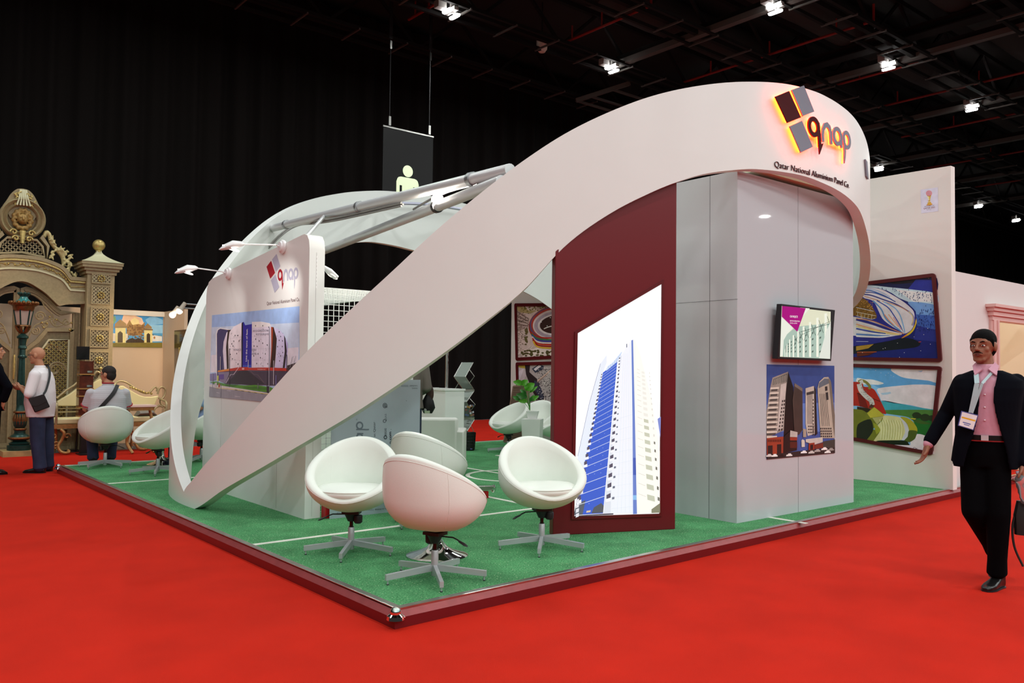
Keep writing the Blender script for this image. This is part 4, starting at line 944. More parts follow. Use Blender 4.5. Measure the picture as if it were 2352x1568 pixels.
for k, c in enumerate(('#a3281e','#3e6a3e','#33408c','#cfc0bc','#b5301f','#8d2318','#c9a02c')): a.line(c2(z((262+k*4,640+k*18),(330,690+k*20),(440,710+k*20),(600,700+k*20),(800,650+k*15)), 6), 3.2, c)
a.line(c2(z((415,600),(480,575),(600,550)), 4), 2, '#e0d2cc'); a.dots(z((492,466),(383,520),(455,565)), 1.2, 1.2, '#f4ece6')
a.poly(z((85,900),(290,800),(240,870),(150,960),(88,960)), '#d2beb8')
for i in range(7): a.line(z((95+i*8,925+i*3),(270-i*12,812+i*16)), .7, '#8d766c', 0 if i else 1)
a.poly(z((250,850),(330,830),(600,870),(900,870),(900,960),(130,960)), '#d6c3bb'); a.dots(z(*[(rnd.uniform(150,600), rnd.uniform(860,955)) for _ in range(60)]), 3.2, 2.2, '#4e4626', 7); a.dots(z(*[(205+rnd.uniform(-14,14), rnd.uniform(600,800)) for _ in range(24)]), 2.2, 2.2, '#5c5230', 6)
a.poly(z((60,285),(300,300),(120,420),(80,640)), mat('print_dust', '#b08a6e', .5)) if False else None
obj('print', a.mb, t3, recalc=False)
TRp = left_of((1187,832.5),(1275,830), yR); BRp = left_of((1190,960),(1275,949), yR)
t4, a, I = poster('framed_poster', 'maroon-framed poster of a city district from the air, behind the green plant', 'poster', [(1186.5,832), TRp, BRp, (1190,962)], .06)
base = [px_of(*p) for p in I]
a.poly(base, '#a89a98')
a.poly(z((95,1020),(230,1030),(215,1150),(110,1290),(95,1290)), '#b9a7ac'); a.poly(z((95,1030),(210,1035),(190,1080),(100,1060)), '#a8903c'); a.poly(z((100,1120),(180,1070),(110,1250)), '#c8b8c0')
a.poly(z((185,1025),(250,1025),(240,1120),(330,1200),(420,1440),(340,1500),(260,1300),(200,1150)), '#2c2326'); a.poly(z((270,1080),(360,1020),(415,1050),(400,1090),(310,1130)), '#343848'); a.poly(z((290,1085),(355,1035),(385,1045),(315,1105)), '#d0c6c8')
a.poly(z((300,1220),(350,1240),(420,1420),(380,1460),(300,1330)), '#3a3c4e')
a.quads([z((x,y),(x+w_,y-w_*.6),(x+w_+5,y-w_*.6+7),(x+5,y+7)) for x, y, w_ in [(rnd.uniform(330,560), rnd.uniform(1080,1580), rnd.uniform(4,12)) for _ in range(230)]], '#2e2828')
a.quads([z((x,y),(x+w_,y-w_*.6),(x+w_+4,y-w_*.6+5),(x+4,y+5)) for x, y, w_ in [(rnd.uniform(330,560), rnd.uniform(1060,1580), rnd.uniform(4,10)) for _ in range(200)]], '#dccfca')
a.line(z((335,1230),(540,1060)), 2.4, '#c9a898'); a.line(z((330,1250),(470,1130)), 1, '#8d6a5e')
obj('print', a.mb, t4, recalc=False)
# small emblem print: pink ball on a golden cup, two lines of writing
t5 = thing('emblem_print', 'small pale print of a pink ball on a golden cup, high on the white wall', 'print', tuple(onX(2136, 489, RX)))
a = Art((RX-.002, 0, 0), (-1,0,0)); z = Zm(2080, 400, 13.067)
a.poly(z((448,465),(970,392),(985,1108),(470,1175)), '#c9c8d8')
a.poly(z((640,640),(770,620),(745,720),(735,790),(775,870),(815,905),(720,935),(620,935),(660,890),(690,790),(680,720)), '#c9a53c'); a.poly(z((640,640),(700,650),(720,790),(690,790),(675,720)), '#dcd59a')
for i, (x0, x1, y) in enumerate(((668,740,800),(660,750,835),(650,770,870))): a.line(z((x0,y),(x1,y-14)), .9, '#efe6c4' if i % 2 else '#b5752a')
a.poly(z((615,935),(640,910),(720,915),(800,890),(815,905),(730,938)), '#b5702a')
a.poly(z(*ellipse(704,572,94,88,0,24)), '#c98a94'); a.line(z((650,645),(704,662),(765,632)), 1.2, '#b5752a')
a.text('FIFA WORLD CUP', (2123.5,475.5), (2146,472), 1.8, '#2c2a3a', .01)
a.text('QATAR 2022', (2121.5,480.5), (2147.5,477), 3.4, '#6d3a44', .01)
a.line(c2(z((630,1050),(660,1080),(690,1050),(740,1070),(765,1050)), 4), .35, '#6d5a64')
obj('print', a.mb, t5, recalc=False)

# print on the tower: dark high-rise group under a blue sky
tp = thing('tower_print', 'unframed print of dark high-rise buildings under blue sky, below the television', 'print', (5.05, TY0, .65))
a = Art((5, TY0-.001, 1), (0,-1,0)); z = Zm(1745, 680, 4.02)
a.poly([(1760.7,836.4),(1916.5,840.2),(1916.8,1039),(1760.2,1054)], '#3d5290')
a.poly(z((63,630),(688,642),(688,900),(63,900)), '#34467e'); a.poly(z((63,1000),(688,980),(688,1250),(63,1250)), '#5a76b4')
a.poly(z((118,752),(262,696),(240,1230),(62,1310),(62,1060),(100,830)), '#8a8178'); a.poly(z((262,696),(310,840),(320,1250),(218,1320),(240,900)), '#1a1412')
a.poly(z((125,765),(255,712),(250,790),(120,820)), '#5a5852')
for i in range(8): a.line(z((136+i*15,768-i*6),(132+i*15,816-i*3)), .9, '#b5aa9c', 0 if i else 1)
a.poly(z((195,815),(245,800),(215,1215),(160,1240)), '#b9b0a8')
a.quads([z((x,y),(x+12,y-2),(x+11,y+18),(x-1,y+20)) for k in range(9) for x, y in [(205-k*4,960+k*33),(222-k*3,957+k*33)]], '#3a3432')
for i in range(11):
    y = 842+i*45; x0 = 100-i*6; a.quads([z((max(62,x0),y),(178-i*2,y-4),(175-i*2,y+14),(max(62,x0-6),y+18))], '#c6bcae'); a.quads([z((max(62,x0+8),y+18),(165-i*2,y+14),(160-i*2,y+32),(max(62,x0+4),y+36))], '#47433f')
a.poly(z((320,802),(392,850),(395,1230),(360,1280),(318,1260),(300,960)), '#453832'); a.poly(z((320,802),(392,850),(392,880),(318,830)), '#6d625a')
for i in range(6): a.line(z((322+i*12,850+i*6),(325+i*12,1250)), .6, '#241c1a', 0 if i else 1)
a.poly(z((420,850),(498,828),(505,1270),(440,1290),(420,1180)), '#b0a79c'); a.poly(z((498,828),(515,860),(530,1270),(505,1290)), '#241e1c'); a.poly(z((428,890),(496,872),(498,900),(430,915)), '#3a3634')
for i in range(4): a.line(z((440+i*13,915-i*3),(442+i*13,1180)), 1.0, '#3a3533', 0 if i else 1)
a.quads([z((x,y),(x+9,y-1),(x+9,y+14),(x,y+15)) for k in range(11) for x, y in [(486,950+k*32)]]+[z((443+j*15,1195+k*28),(453+j*15,1194+k*28),(453+j*15,1208+k*28),(443+j*15,1209+k*28)) for k in range(3) for j in range(4)], '#332e2c')
a.poly(z((530,850),(545,790),(590,748),(630,745),(650,780),(655,860),(690,1200),(690,1310),(560,1310),(545,1100)), '#a3998a'); a.poly(z((545,800),(595,760),(640,765),(645,800),(540,850)), '#5a6068'); a.poly(z((630,750),(655,790),(690,1100),(690,1310),(672,1200),(640,850)), '#6d6458')
for i in range(5): a.line(z((552+i*14,900),(575+i*16,1200)), 1.0, '#3d3833', 0 if i else 1)
a.poly(z((598,835),(620,830),(622,870),(600,875)), '#2f2c2c'); a.poly(z((604,890),(626,885),(632,955),(610,960)), '#2f2c2c'); a.quads([z((555+j*18+k*2,1215+k*24),(568+j*18+k*2,1214+k*24),(568+j*18+k*2,1228+k*24),(555+j*18+k*2,1229+k*24)) for k in range(4) for j in range(6)], '#3a3430')
a.poly(z((62,1310),(150,1300),(215,1295),(212,1460),(62,1480)), '#8f3a26'); a.quads([z((x,y),(x+w_,y-4),(x+w_,y+90),(x,y+94)) for x, y, w_ in ((70,1380,45),(155,1368,40))], '#2a1e1c'); a.quads([z((70+j*16,1322),(80+j*16,1321),(80+j*16,1345),(70+j*16,1346)) for j in range(8)], '#4a2018')
a.poly(z((215,1300),(280,1240),(340,1260),(340,1420),(215,1450)), '#231a18'); a.poly(z((278,1238),(345,1255),(342,1300),(275,1298)), '#b5aca4'); a.poly(z((275,1300),(342,1302),(342,1330),(275,1330)), '#8a3524'); a.poly(z((275,1345),(342,1345),(342,1400),(275,1400)), '#4f241c')
a.poly(z((380,1330),(390,1320),(410,1330),(412,1390),(382,1392)), '#c6beb2'); a.poly(z((420,1320),(575,1300),(578,1345),(500,1370),(420,1345)), '#b9b2aa'); a.poly(z((448,1358),(502,1350),(502,1420),(446,1424)), '#8a3220'); a.poly(z((462,1372),(488,1368),(488,1412),(462,1416)), '#231a1a'); a.poly(z((505,1370),(580,1350),(580,1400),(505,1410)), '#6d2f22'); a.poly(z((580,1340),(690,1320),(690,1400),(580,1400)), '#3a3a36'); a.poly(z((395,1220),(425,1230),(425,1300),(395,1300)), '#9b8f80')
a.poly(z((62,1465),(350,1430),(690,1395),(690,1447),(62,1506)), '#2a2524')
for i, (x, y, c) in enumerate(((80,1470,'#c9c4c0'),(130,1470,'#e0dcd8'),(190,1472,'#1c1818'),(265,1465,'#d6d2ce'),(400,1438,'#e4e0dc'),(470,1440,'#bdb8b4'),(525,1425,'#a09a96'),(590,1408,'#dcd8d4'),(650,1414,'#8d8884'),(620,1436,'#e0dcd8'))): a.poly(z((x-28,y+12),(x-24,y-2),(x-12,y-4),(x-6,y-14),(x+16,y-15),(x+22,y-4),(x+30,y-2),(x+30,y+9)), c, 0 if i else 1)
obj('print', a.mb, tp, recalc=False)
# ---------------------------------------------------------------- tubes tying the arch bands together, spotlight
def inner(x, y, off=TH, far=True):
    th, zz = rib(x, y, off, far); p = plan(th, off); return V((p[0], p[1], zz))
TUBE = mat('white_tube', '#d9dadb', .3, metal=.25)
fr = thing('bracing_frame', 'pale metal tubes spanning between the two arch bands above the white panel', 'frame', (2.2, 4.5, 3.3))
B1a, B1b = inner(626, 524), inner(1172, 390, TH, False)
B2a, B2b = inner(700, 593), inner(1152, 416, TH, False)
B2b.z = min(B2b.z, 3.12)
d1 = (B1b-B1a).normalized(); d2 = (B2b-B2a).normalized()
mb = MB(); mb.cyl(B1a+d1*.0, B1b-d1*.0, .055, TUBE, 14); obj('beam', mb, fr)
mb = MB(); mb.cyl(B2a, B2b, .055, TUBE, 14); obj('beam', mb, fr)
J = B1a + (B1b-B1a)*.22
best = min((abs((CX0+FPX*(q.x/q.z))-748), t) for t in [i/100 for i in range(60)] for q in [ROT @ (B1a+(B1b-B1a)*t-CAM)])
J = B1a + (B1b-B1a)*best[1]
mb = MB(); mb.cyl((1.0, 3.6, 2.62), J, .022, TUBE, 10); obj('brace', mb, fr)
LAV = mat('arc_tube', '#b9b9cc', .3, metal=.3)
mb = MB(); mb.tube(curve([J]+[inner(x, y, .35) for x, y in ((849,471),(918,467),(988,470),(1063,481))], 8), .028, LAV, 10); obj('arc_tube', mb, fr)
mb = MB(); mb.cyl(J-V((0,0,.05)), J, .04, SILVER, 10)
for t in (.1, .5, .9): p = lerp(B1a, B1b, t); mb.cyl(p-d1*.03, p+d1*.03, .068, SILVER, 12)
obj('clamp', mb, fr)
CABLE = mat('cable_grey', '#8d8b87', .5)
cab = MB()
pts = curve([inner(618,568,.2), inner(640,545,.25), inner(665,525,.3), inner(692,514,.4), J+V((-.05,.1,-.08)), J+d1*.6+V((0,0,-.085)), J+d1*2.2+V((0,0,-.085))], 8)
for q in range(3): cab.tube([p+V((.012*math.sin(q*2.1), .012*math.cos(q*2.1), .014*(q-1))) for p in pts], .012, CABLE, 6)
e1 = lerp(B2a, B2b, .93); cab.tube(curve([e1+V((0,0,.06)), e1+d2*-.8+V((.03,.05,.12)), e1+d2*-1.6+V((0,0,.07))], 8), .012, CABLE, 6)
single('cable_bundle', cab, 'grey bundle of cables bending along the pale bracing tubes', 'cable')
best = min((abs((CX0+FPX*(q.x/q.z))-1003), t) for t in [i/200 for i in range(200)] for q in [ROT @ (B2a+(B2b-B2a)*t-CAM)])
SP = B2a + (B2b-B2a)*best[1]
spt = thing('spotlight', 'glaring white spotlight clamped on the bracing tube behind the arch', 'spotlight', SP)
toc = (CAM-SP).normalized()
sd = (V((-.35,-.75,-.55))).normalized()
hc = SP + V((0,0,.075))
mb = MB(); mb.cyl(SP-d2*.03, SP+d2*.03, .066, BLACKM, 12); mb.cyl(SP+V((0,0,.05)), hc, .01, BLACKM, 8); obj('clamp', mb, spt)
mb = MB(); mb.lathe([(.0,-.07),(.035,-.065),(.045,-.03),(.06,.0),(.062,.012)], hc, LAMPW, 16, axis=sd); obj('reflector', mb, spt)
BULB = mat('spot_bulb', '#fff4e6', .3, emit=160); BULB.cycles.emission_sampling = 'NONE'
mb = MB(); mb.ball(hc+sd*.02, .042, BULB, 14); obj('bulb', mb, spt)
ld = bpy.data.lights.new('spotlight_light', 'POINT'); ld.energy = 300; ld.color = (1, .93, .82); ld.shadow_soft_size = .05
lo = bpy.data.objects.new('spotlight_light', ld); COL.objects.link(lo); lo.location = hc+sd*.12+V((0,0,.02))

# ---------------------------------------------------------------- goal net behind the panel
GW = mat('goal_white', '#eceeea', .5)
goal = thing('football_goal', 'small white football goal with square mesh net behind the white panel', 'goal', (1.6, 4.3, PT))
gx0, gx1, gy0, gy1 = 1.07, 2.2, 3.28, 5.4
gz = onY(752, 661, gy0).z
def netface(A, U, Vv, nu, nv, r=.0028):
    mb = MB(); mb.smooth = False
    for i in range(nu+1): p = A+U*(i/nu); mb.bar(p, p+Vv, r*2, r*2, GW)
    for j in range(nv+1): p = A+Vv*(j/nv); mb.bar(p, p+U, r*2, r*2, GW)
    return mb
g0 = V((gx0, gy0, PT))
obj('net', netface(g0, V((gx1-gx0,0,0)), V((0,0,gz-PT)), 20, 40), goal)
obj('net', netface(V((gx0,gy0,gz)), V((gx1-gx0,0,0)), V((0,gy1-gy0,0)), 20, 40, .0034), goal)
obj('net', netface(V((gx0,gy1,PT)), V((gx1-gx0,0,0)), V((0,0,gz-PT)), 20, 40), goal)
mb = MB()
mb.tube([(gx1,gy0,PT),(gx1,gy0,gz),(gx1,gy1,gz),(gx1,gy1,PT)], .025, GW, 10); obj('frame', mb, goal)

# ---------------------------------------------------------------- loose aluminium sample sheet
sh = thing('sample_sheet', 'pale blue-grey aluminium sheet with rotated protective-film print standing behind the tub chairs', 'sheet', (1.55, 2.86, PT))
SY = 2.862
c = [onY(x, y, SY) for x, y in ((763,1190),(968,1166),(959,872),(757,880))]
x0, x1 = (c[0].x+c[3].x)/2, (c[1].x+c[2].x)/2; zt = c[2].z
mb = MB(); mb.smooth = False; mb.box2((x0, SY, PT), (x1, SY+.006, zt), mat('film_blue_grey', '#a9b7c0', .3, spec=.5)); obj('sheet', mb, sh)
a = Art((0, SY-.0008, 0), (0,-1,0)); a.lift = .0001
INK = '#5f6a73'; INKD = '#2c3338'
def rng(cx, cy, ro, ri, c):
    O, I = ellipse(cx, cy, *ro, 0, 26), ellipse(cx, cy, *ri, 0, 26); a.k += 1; a.mb.ringprism(O, I, a.P, 0, a.k*a.lift, pr(c), back=False)
for cy in (977, 1004):                    # p and a of the rotated wordmark
    rng(826, cy, (8.6,9.4), (5.0,5.6), INK)
a.line([(834,986),(842,986.4),(847.5,986)], 3.4, INK); a.line([(820,995.5),(834.5,995.5)], 3.2, INK); a.line([(818,986),(834,986)], 3.2, INK)
a.text('\u00ae', (821,965), (821,961), 3.2, INK)
a.text('in Qatar', (862.5,1002), (861.5,968), 4.6, INKD)
rng(884, 931, (5.2,5.8), (4.0,4.6), INKD); rng(884, 931, (2.6,3), (1.4,1.6), INKD); a.line([(884,933),(890,935)], 1, INKD)
a.text('Q', (887,970), (886.6,962), 7.5, INKD); a.text('SAS', (888,962), (887.6,950), 4.2, INK)
rng(885, 1004, (4,4.4), (2.4,2.6), INKD); a.text('GREENGUARD', (888,1001), (887.4,983), 4.6, INKD)
a.text('p.com', (899,1018), (898.4,991), 5.6, '#1c2226', .02)
def chev(x, y, n, d=3.6):
    for i in range(n): a.line([(x+i*d+2,y-2),(x+i*d,y),(x+i*d+2,y+2)], .7, INKD, 0 if i else 1)
chev(922, 886, 5, 3.2); chev(774, 1178, 5); chev(841, 1170.5, 5)
a.text('Fix this Direction', (958.5,884), (941,884.5), 3.4, INKD); a.text('FIXING', (958.5,890), (946,890.2), 2.8, INKD); a.text('Fix this', (878,884.5), (864,885), 3.2, INKD)
a.text('Fix this Direction', (887.5,1166), (861,1168.3), 3.6, INKD)
a.dots([(933,920),(913,998),(898,986),(930,1120)], .7, .7, INKD)
obj('film_print', a.mb, sh, recalc=False)
REDB = mat('red_block', '#b3151a', .4)
mb = MB(); mb.smooth = False; p, q = onZ(741.5, 1189, PT), onZ(765, 1188, PT); mb.box2((p.x, 2.905, PT), (q.x, 2.99, PT+.13), REDB)
single('red_block', mb, 'small red block on the turf between the white panel and the grey sheet', 'block', bevel=.004)
# sample bracket on a red foot near the penalty line
tb = thing('sample_bracket', 'small aluminium profile sample with chrome ball end on a red foot beside the pink-lit chair', 'sample', onZ(1119, 1143, PT))
b = onZ(1119, 1143, PT)
mb = MB(); mb.smooth = False; mb.box((b.x-.01, b.y+.02, PT+.035), (.06,.06,.07), REDB, M.Rotation(R_(-30), 3, 'Z')); obj('foot', mb, tb)
mb = MB(); e = b+V((.07,-.02,.105)); s_ = b-VRIGHT*.13+UP*.105
mb.bar(s_, e, .05, .045, ALU); obj('profile', mb, tb, bevel=.004)
mb = MB(); mb.ball(e+UP*.012, .022, CHROME, 12); mb.lathe([(.012,-.05),(.026,-.03),(.03,0)], e, CHROME, 10); obj('ball_end', mb, tb)

# ---------------------------------------------------------------- tub chairs
GASR = mat('gas_lift', '#2a1512', .25, metal=.6)
STEELG = mat('grey_steel', '#b9bcbf', .4, metal=.45)
def tub_parts():
    R0 = .345
    def rimz(ph): return .408 + (.815-.408)*((1-math.cos(ph))/2)**.95      # ph=0 front
    def outer(ph, v):                     # v 0 bottom .. 1 rim
        zr = rimz(ph); zc = .57; zb = .305
        zz = zb + (zr-zb)*(1-(1-v)**1.55) if v < 1 else zr
        if zz < zc: r = R0*(max(0, 1-((zc-zz)/(zc-zb))**2.25))**.5
        else: r = R0*(1 - .10*((zz-zc)/.27)**2)
        r = max(r, .11*min(1, v*6))
        return r, zz
    nphi, nv = 64, 16; T = .072
    mb = MB(); vs = []; fs = []
    def pt(ph, r, zz, back): 
        lean = .045*max(0, (zz-.55)/.28)*max(0, -math.cos(ph))
        return V((math.sin(ph)*r, -math.cos(ph)*r + lean, zz))
    rows = []
    for i in range(nphi):
        ph = 2*PI*i/nphi; col = []
        for k in range(nv): col.append(outer(ph, k/(nv-1)*.985))
        r, zz = outer(ph, 1)
        for q in range(1, 10):            # rolled rim
            t = PI*q/10; col.append((r-T/2+T/2*math.cos(t), zz+T*.40*math.sin(t)))
        zseat = .415
        for k in range(1, 9):
            u = k/8; z2 = lerp(zz, zseat-.03, u); r2, _ = (r, 0)
            zc = .57; ro = R0*(max(.0, 1-((zc-z2)/(zc-.27))**2.25))**.5 if z2 < zc else R0*(1-.10*((z2-zc)/.27)**2)
            col.append((min(r-T, ro-T), z2))
        rows.append((ph, col))
    m = len(rows[0][1])
    for ph, col in rows: vs += [pt(ph, r, zz, 0) for r, zz in col]
    for i in range(nphi):
        j = (i+1) % nphi
        for k in range(m-1): fs.append((i*m+k, j*m+k, j*m+k+1, i*m+k+1))
    fs.append(tuple(i*m for i in range(nphi))[::-1]); fs.append(tuple(i*m+m-1 for i in range(nphi)))
    mb.add(vs, fs, LEATHER); mb.ang = 70
    shell = mb.mesh('shell')
    pm = MB(); path = []                  # piping seam under the rim and two seams down the shell
    for i in range(nphi):
        ph = 2*PI*i/nphi; r, zz = outer(ph, .93); path.append(pt(ph, r+.0005, zz, 0))
    pm.tube(path, .0020, LEATHER, 6, closed=True)
    for ph in (R_(128), R_(232)):
        pm.tube([pt(ph, outer(ph, v)[0]+.0005, outer(ph, v)[1], 0) for v in [q/10 for q in range(1, 10)]], .0022, LEATHER, 5)
        r, zz = outer(ph, 1); pm.tube([pt(ph, r-T+.001, lerp(zz, .47, q/6), 0) for q in range(1, 6)], .0018, LEATHER, 5)
    seam = pm.mesh('seam')
    cm = MB(); prof = [(.0,.43),(.215,.432),(.252,.440),(.270,.460),(.264,.480),(.23,.498),(.14,.508),(.0,.511)]
    n = 40; vs = []; fs = []
    for r, zz in prof:
        for j in range(n): t = 2*PI*j/n; vs.append(V((r*math.cos(t), r*math.sin(t)*.98-.012, zz + .006*math.cos(2*t)*(r/.28))))
    for i in range(len(prof)-1):
        for j in range(n): fs.append((i*n+j, i*n+(j+1) % n, (i+1)*n+(j+1) % n, (i+1)*n+j))
    cm.add(vs, fs, LEATHER); cm.tube([(.2685*math.cos(2*PI*j/48), .98*.2685*math.sin(2*PI*j/48)-.012, .480) for j in range(48)], .0035, LEATHER, 6, closed=True)
    cm.ang = 60; cush = cm.mesh('cushion')
    k = MB(); k.box((0,0,.300), (.13,.10,.02), BLACKP); k.loft([((0,.0,.288),(.055,0,0),(0,.05,0)),((0,0,.235),(.028,0,0),(0,.028,0))], BLACKP, 12)
    mech = k.mesh('mechanism')
    k = MB(); k.lathe([(.022,0),(.032,.01),(.034,.05),(.03,.06)], (.055,-.02,.222), BLACKP, 14); knob = k.mesh('tension_knob')
    k = MB(); k.tube([(-.05,0,.285),(-.14,-.01,.285),(-.175,-.015,.272),(-.19,-.017,.262)], .005, BLACKM, 6); k.loft([((-.185,-.017,.264),(0,.012,0),(.004,0,.008)),((-.225,-.02,.248),(0,.017,0),(.004,0,.010)),((-.245,-.02,.240),(0,.008,0),(.002,0,.005))], BLACKP, 10); lev = k.mesh('lever')
    k = MB(); k.cyl((0,0,.16), (0,0,.245), .0135, GASR, 14); gas = k.mesh('gas_lift')
    k = MB(); k.lathe([(.012,.022),(.022,.024),(.024,.03),(.024,.185),(.021,.19),(.0,.19)], (0,0,0), STEELG, 18); k.cyl((0,0,.186), (0,0,.196), .018, BLACKP, 12); col = k.mesh('column')
    k = MB(); k.smooth = False
    k.hexa([V(p) for p in ((.02,-.0125,.055),(.345,-.0125,.03),(.345,.0125,.03),(.02,.0125,.055),(.02,-.0125,.095),(.345,-.0125,.066),(.345,.0125,.066),(.02,.0125,.095))], STEELG)
    leg = k.mesh('leg')
    k = MB(); k.cyl((.33,0,0), (.33,0,.032), .005, STEELG, 8); k.cyl((.33,0,0), (.33,0,.005), .009, BLACKP, 8); foot = k.mesh('foot')
    return shell, seam, cush, mech, knob, lev, gas, col, leg, foot
TP = tub_parts()
def make_chair(label, x, y, rz, leg0, group):
    t = thing('tub_chair', label, 'chair', (x, y, PT), R_(rz), group)
    for nm, me in zip(('shell','seam','cushion','mechanism','tension_knob','lever','gas_lift','column'), TP[:8]):
        if nm == 'seam': obj('seam', me, SH, local=True); continue
        o = obj(nm, me, t, local=True)
        if nm == 'shell': SH = o
    for k in range(5):
        o = obj('leg', TP[8], t, local=True); o.rotation_euler.z = R_(leg0-rz+72*k)
        obj('foot', TP[9], o, local=True)
    return t
GC = 'white tub chairs on the turf'
def chair_at(px, py, rz, leg0, label):
    p = onZ(px, py, PT+.03); return make_chair(label, p.x, p.y, rz, leg0, GC)
make_chair('white tub chair with its seat toward the camera, left of the front group', *onZ(806, 1262, PT+.02).to_2d(), -42, -131, GC)
make_chair('nearest white tub chair with its rounded back to the camera', *onZ(998, 1322, PT+.02).to_2d(), 108, -117, GC)
make_chair('white tub chair with its seat toward the camera in front of the maroon panel', *onZ(1244, 1252, PT+.02).to_2d(), -21, -135, GC)
make_chair('white tub chair seen from behind, half hidden by the nearest chair', *onZ(985, 1198, PT+.02).to_2d(), 112, -169, GC)
make_chair('white tub chair with a seated man in a striped shirt', *onZ(241, 1068, PT+.02).to_2d(), 172, -68, GC)
make_chair('empty white tub chair in profile beside the arch tip', *onZ(362, 1083, PT+.02).to_2d(), -76, -112, GC)
make_chair('white tub chair mostly hidden behind the arch band and the white panel', *onZ(462, 1056, PT+.02).to_2d(), -120, 10, GC)
make_chair('white tub chair on the far turf, left of the potted plant', *onZ(1167, 1036, PT+.02).to_2d(), -86, 145, GC)
make_chair('white tub chair behind the potted plant near the far posters', *onZ(1232, 1026, PT+.02).to_2d(), -62, 20, GC)
make_chair('white tub chair half hidden by the maroon panel on the far turf', *onZ(1276, 1046, PT+.02).to_2d(), -118, 40, GC)

# pedestal tables
GLASS = mat('clear_glass', '#eef5f2', .02, trans=1, ior=1.45)
def pedestal(px, py, label, h=.42, r=.23):
    p = onZ(px, py, PT); t = thing('pedestal_table', label, 'table', (p.x, p.y, PT))
    mb = MB(); mb.lathe([(.0,.0),(r,.0),(r,.006),(r*.9,.016),(r*.6,.035),(r*.35,.062),(r*.2,.10),(.03,.13),(.026,.16)], (p.x,p.y,PT), CHROME, 36); obj('base', mb, t)
    mb = MB(); mb.cyl((p.x,p.y,PT+.15), (p.x,p.y,PT+h), .022, CHROME, 16); obj('stem', mb, t)
    mb = MB(); mb.lathe([(.0,0),(.25,0),(.255,.004),(.25,.008),(0,.008)], (p.x,p.y,PT+h), GLASS, 40); obj('table_top', mb, t)
pedestal(1004, 1275, 'small pedestal table with a round chrome base behind the nearest tub chair')
pedestal(372, 1066, 'small pedestal table with a chrome base beside the profile tub chair', .40, .2)

# ---------------------------------------------------------------- back of the stand
# boxy armchair
OFFW = mat('offwhite_leather', '#dcdcd4', .45, bump=.06, bscale=200)
ang = math.atan2(-VAWAY.x, VAWAY.y)
def boxy(label, px, D, ang):
    c = at(px, 1088, D); c.z = PT
    ac = thing('armchair', label, 'armchair', (c.x, c.y, PT), ang, 'boxy white armchairs')
    mb = MB(); mb.box((0,-.0,.42), (.62,.16,.66), OFFW); obj('backrest', mb, ac, local=True, bevel=.035)
    for s in (-1,1): mb = MB(); mb.box((s*.325,.28,.33), (.13,.70,.50), OFFW); obj('armrest', mb, ac, local=True, bevel=.02)
    mb = MB(); mb.box((0,.32,.27), (.52,.56,.30), OFFW); obj('seat', mb, ac, local=True, bevel=.03)
    for sx in (-.3,.3):
        for sy in (0,.58): mb = MB(); mb.cyl((sx,sy,0), (sx,sy,.13), .02, STEELG, 10); obj('leg', mb, ac, local=True)
boxy('boxy white leather armchair seen from behind, right of the grey sheet', 996, 10.9, ang)
boxy('white armchair glimpsed through the goal net, left of the grey sheet', 772, 12.6, ang)
# counter
K = at(1023, 893, 14.0); KZ = K.z
rt = onY(1066.5, 893, K.y).x; lf = onX(952, 891, K.x).y
ct = thing('reception_counter', 'white reception counter at the back edge of the platform', 'counter', (K.x, K.y, PT))
CWH = mat('counter_white', '#ecece8', .4)
mb = MB(); mb.smooth = False; mb.box2((K.x, K.y, PT), (rt, min(lf, K.y+1.5), KZ-.03), CWH); obj('body', mb, ct)
mb = MB(); mb.smooth = False; mb.box2((K.x-.015, K.y-.015, KZ-.03), (rt+.015, min(lf, K.y+1.5)+.01, KZ), CWH); obj('worktop', mb, ct)
mb = MB(); mb.smooth = False
for q in range(4): mb.box((K.x+.12+.05*q, K.y+.25+.22*q, KZ+.004), (.21,.15,.004), mat('paper_grey', '#c9c9c6', .6), M.Rotation(.3*q, 3, 'Z'))
obj('leaflets', mb, None); bpy.data.objects['leaflets'].name = 'leaflet_stack'; tag(bpy.data.objects['leaflet_stack'], 'pale leaflets spread on the white reception counter', 'leaflets')
pole = at(1025.5, 893, 14.9)
mb = MB(); mb.cyl((pole.x,pole.y,PT), (pole.x,pole.y,3.3), .03, CHROME, 16); mb.cyl((pole.x,pole.y,PT), (pole.x,pole.y,PT+.02), .07, CHROME, 20)
single('support_pole', mb, 'slim chrome pole rising behind the reception counter', 'pole')
# zigzag brochure stand
D = 14.7
bs_ = thing('brochure_stand', 'folding zigzag aluminium brochure stand behind the reception counter', 'brochure stand', onZ(1065, 1020, PT))
z = Zm(900, 760, 5.405)
TRAY = mat('tray_clear_grey', '#9aa39b', .25, metal=.4); LEAF_ = mat('leaflet_dark', '#3f3a3a', .5)
def slabq(mb, q, D0, D1, m, th=.008):
    P = [at(x, y, d) for (x, y), d in zip(q, (D0, D0, D1, D1))]; n = (P[1]-P[0]).cross(P[3]-P[0]).normalized()
    mb.hexa([p-n*th/2 for p in P]+[p+n*th/2 for p in P], m)
zig = [((870,390),(1010,390),(912,568),(772,565)), ((772,565),(912,568),(1012,716),(880,716)), ((885,745),(1018,748),(925,880),(800,878)), ((800,878),(925,880),(1020,1070),(890,1068)), ((890,1100),(1025,1098),(935,1240),(800,1240)), ((800,1240),(935,1240),(1000,1400),(870,1400))]
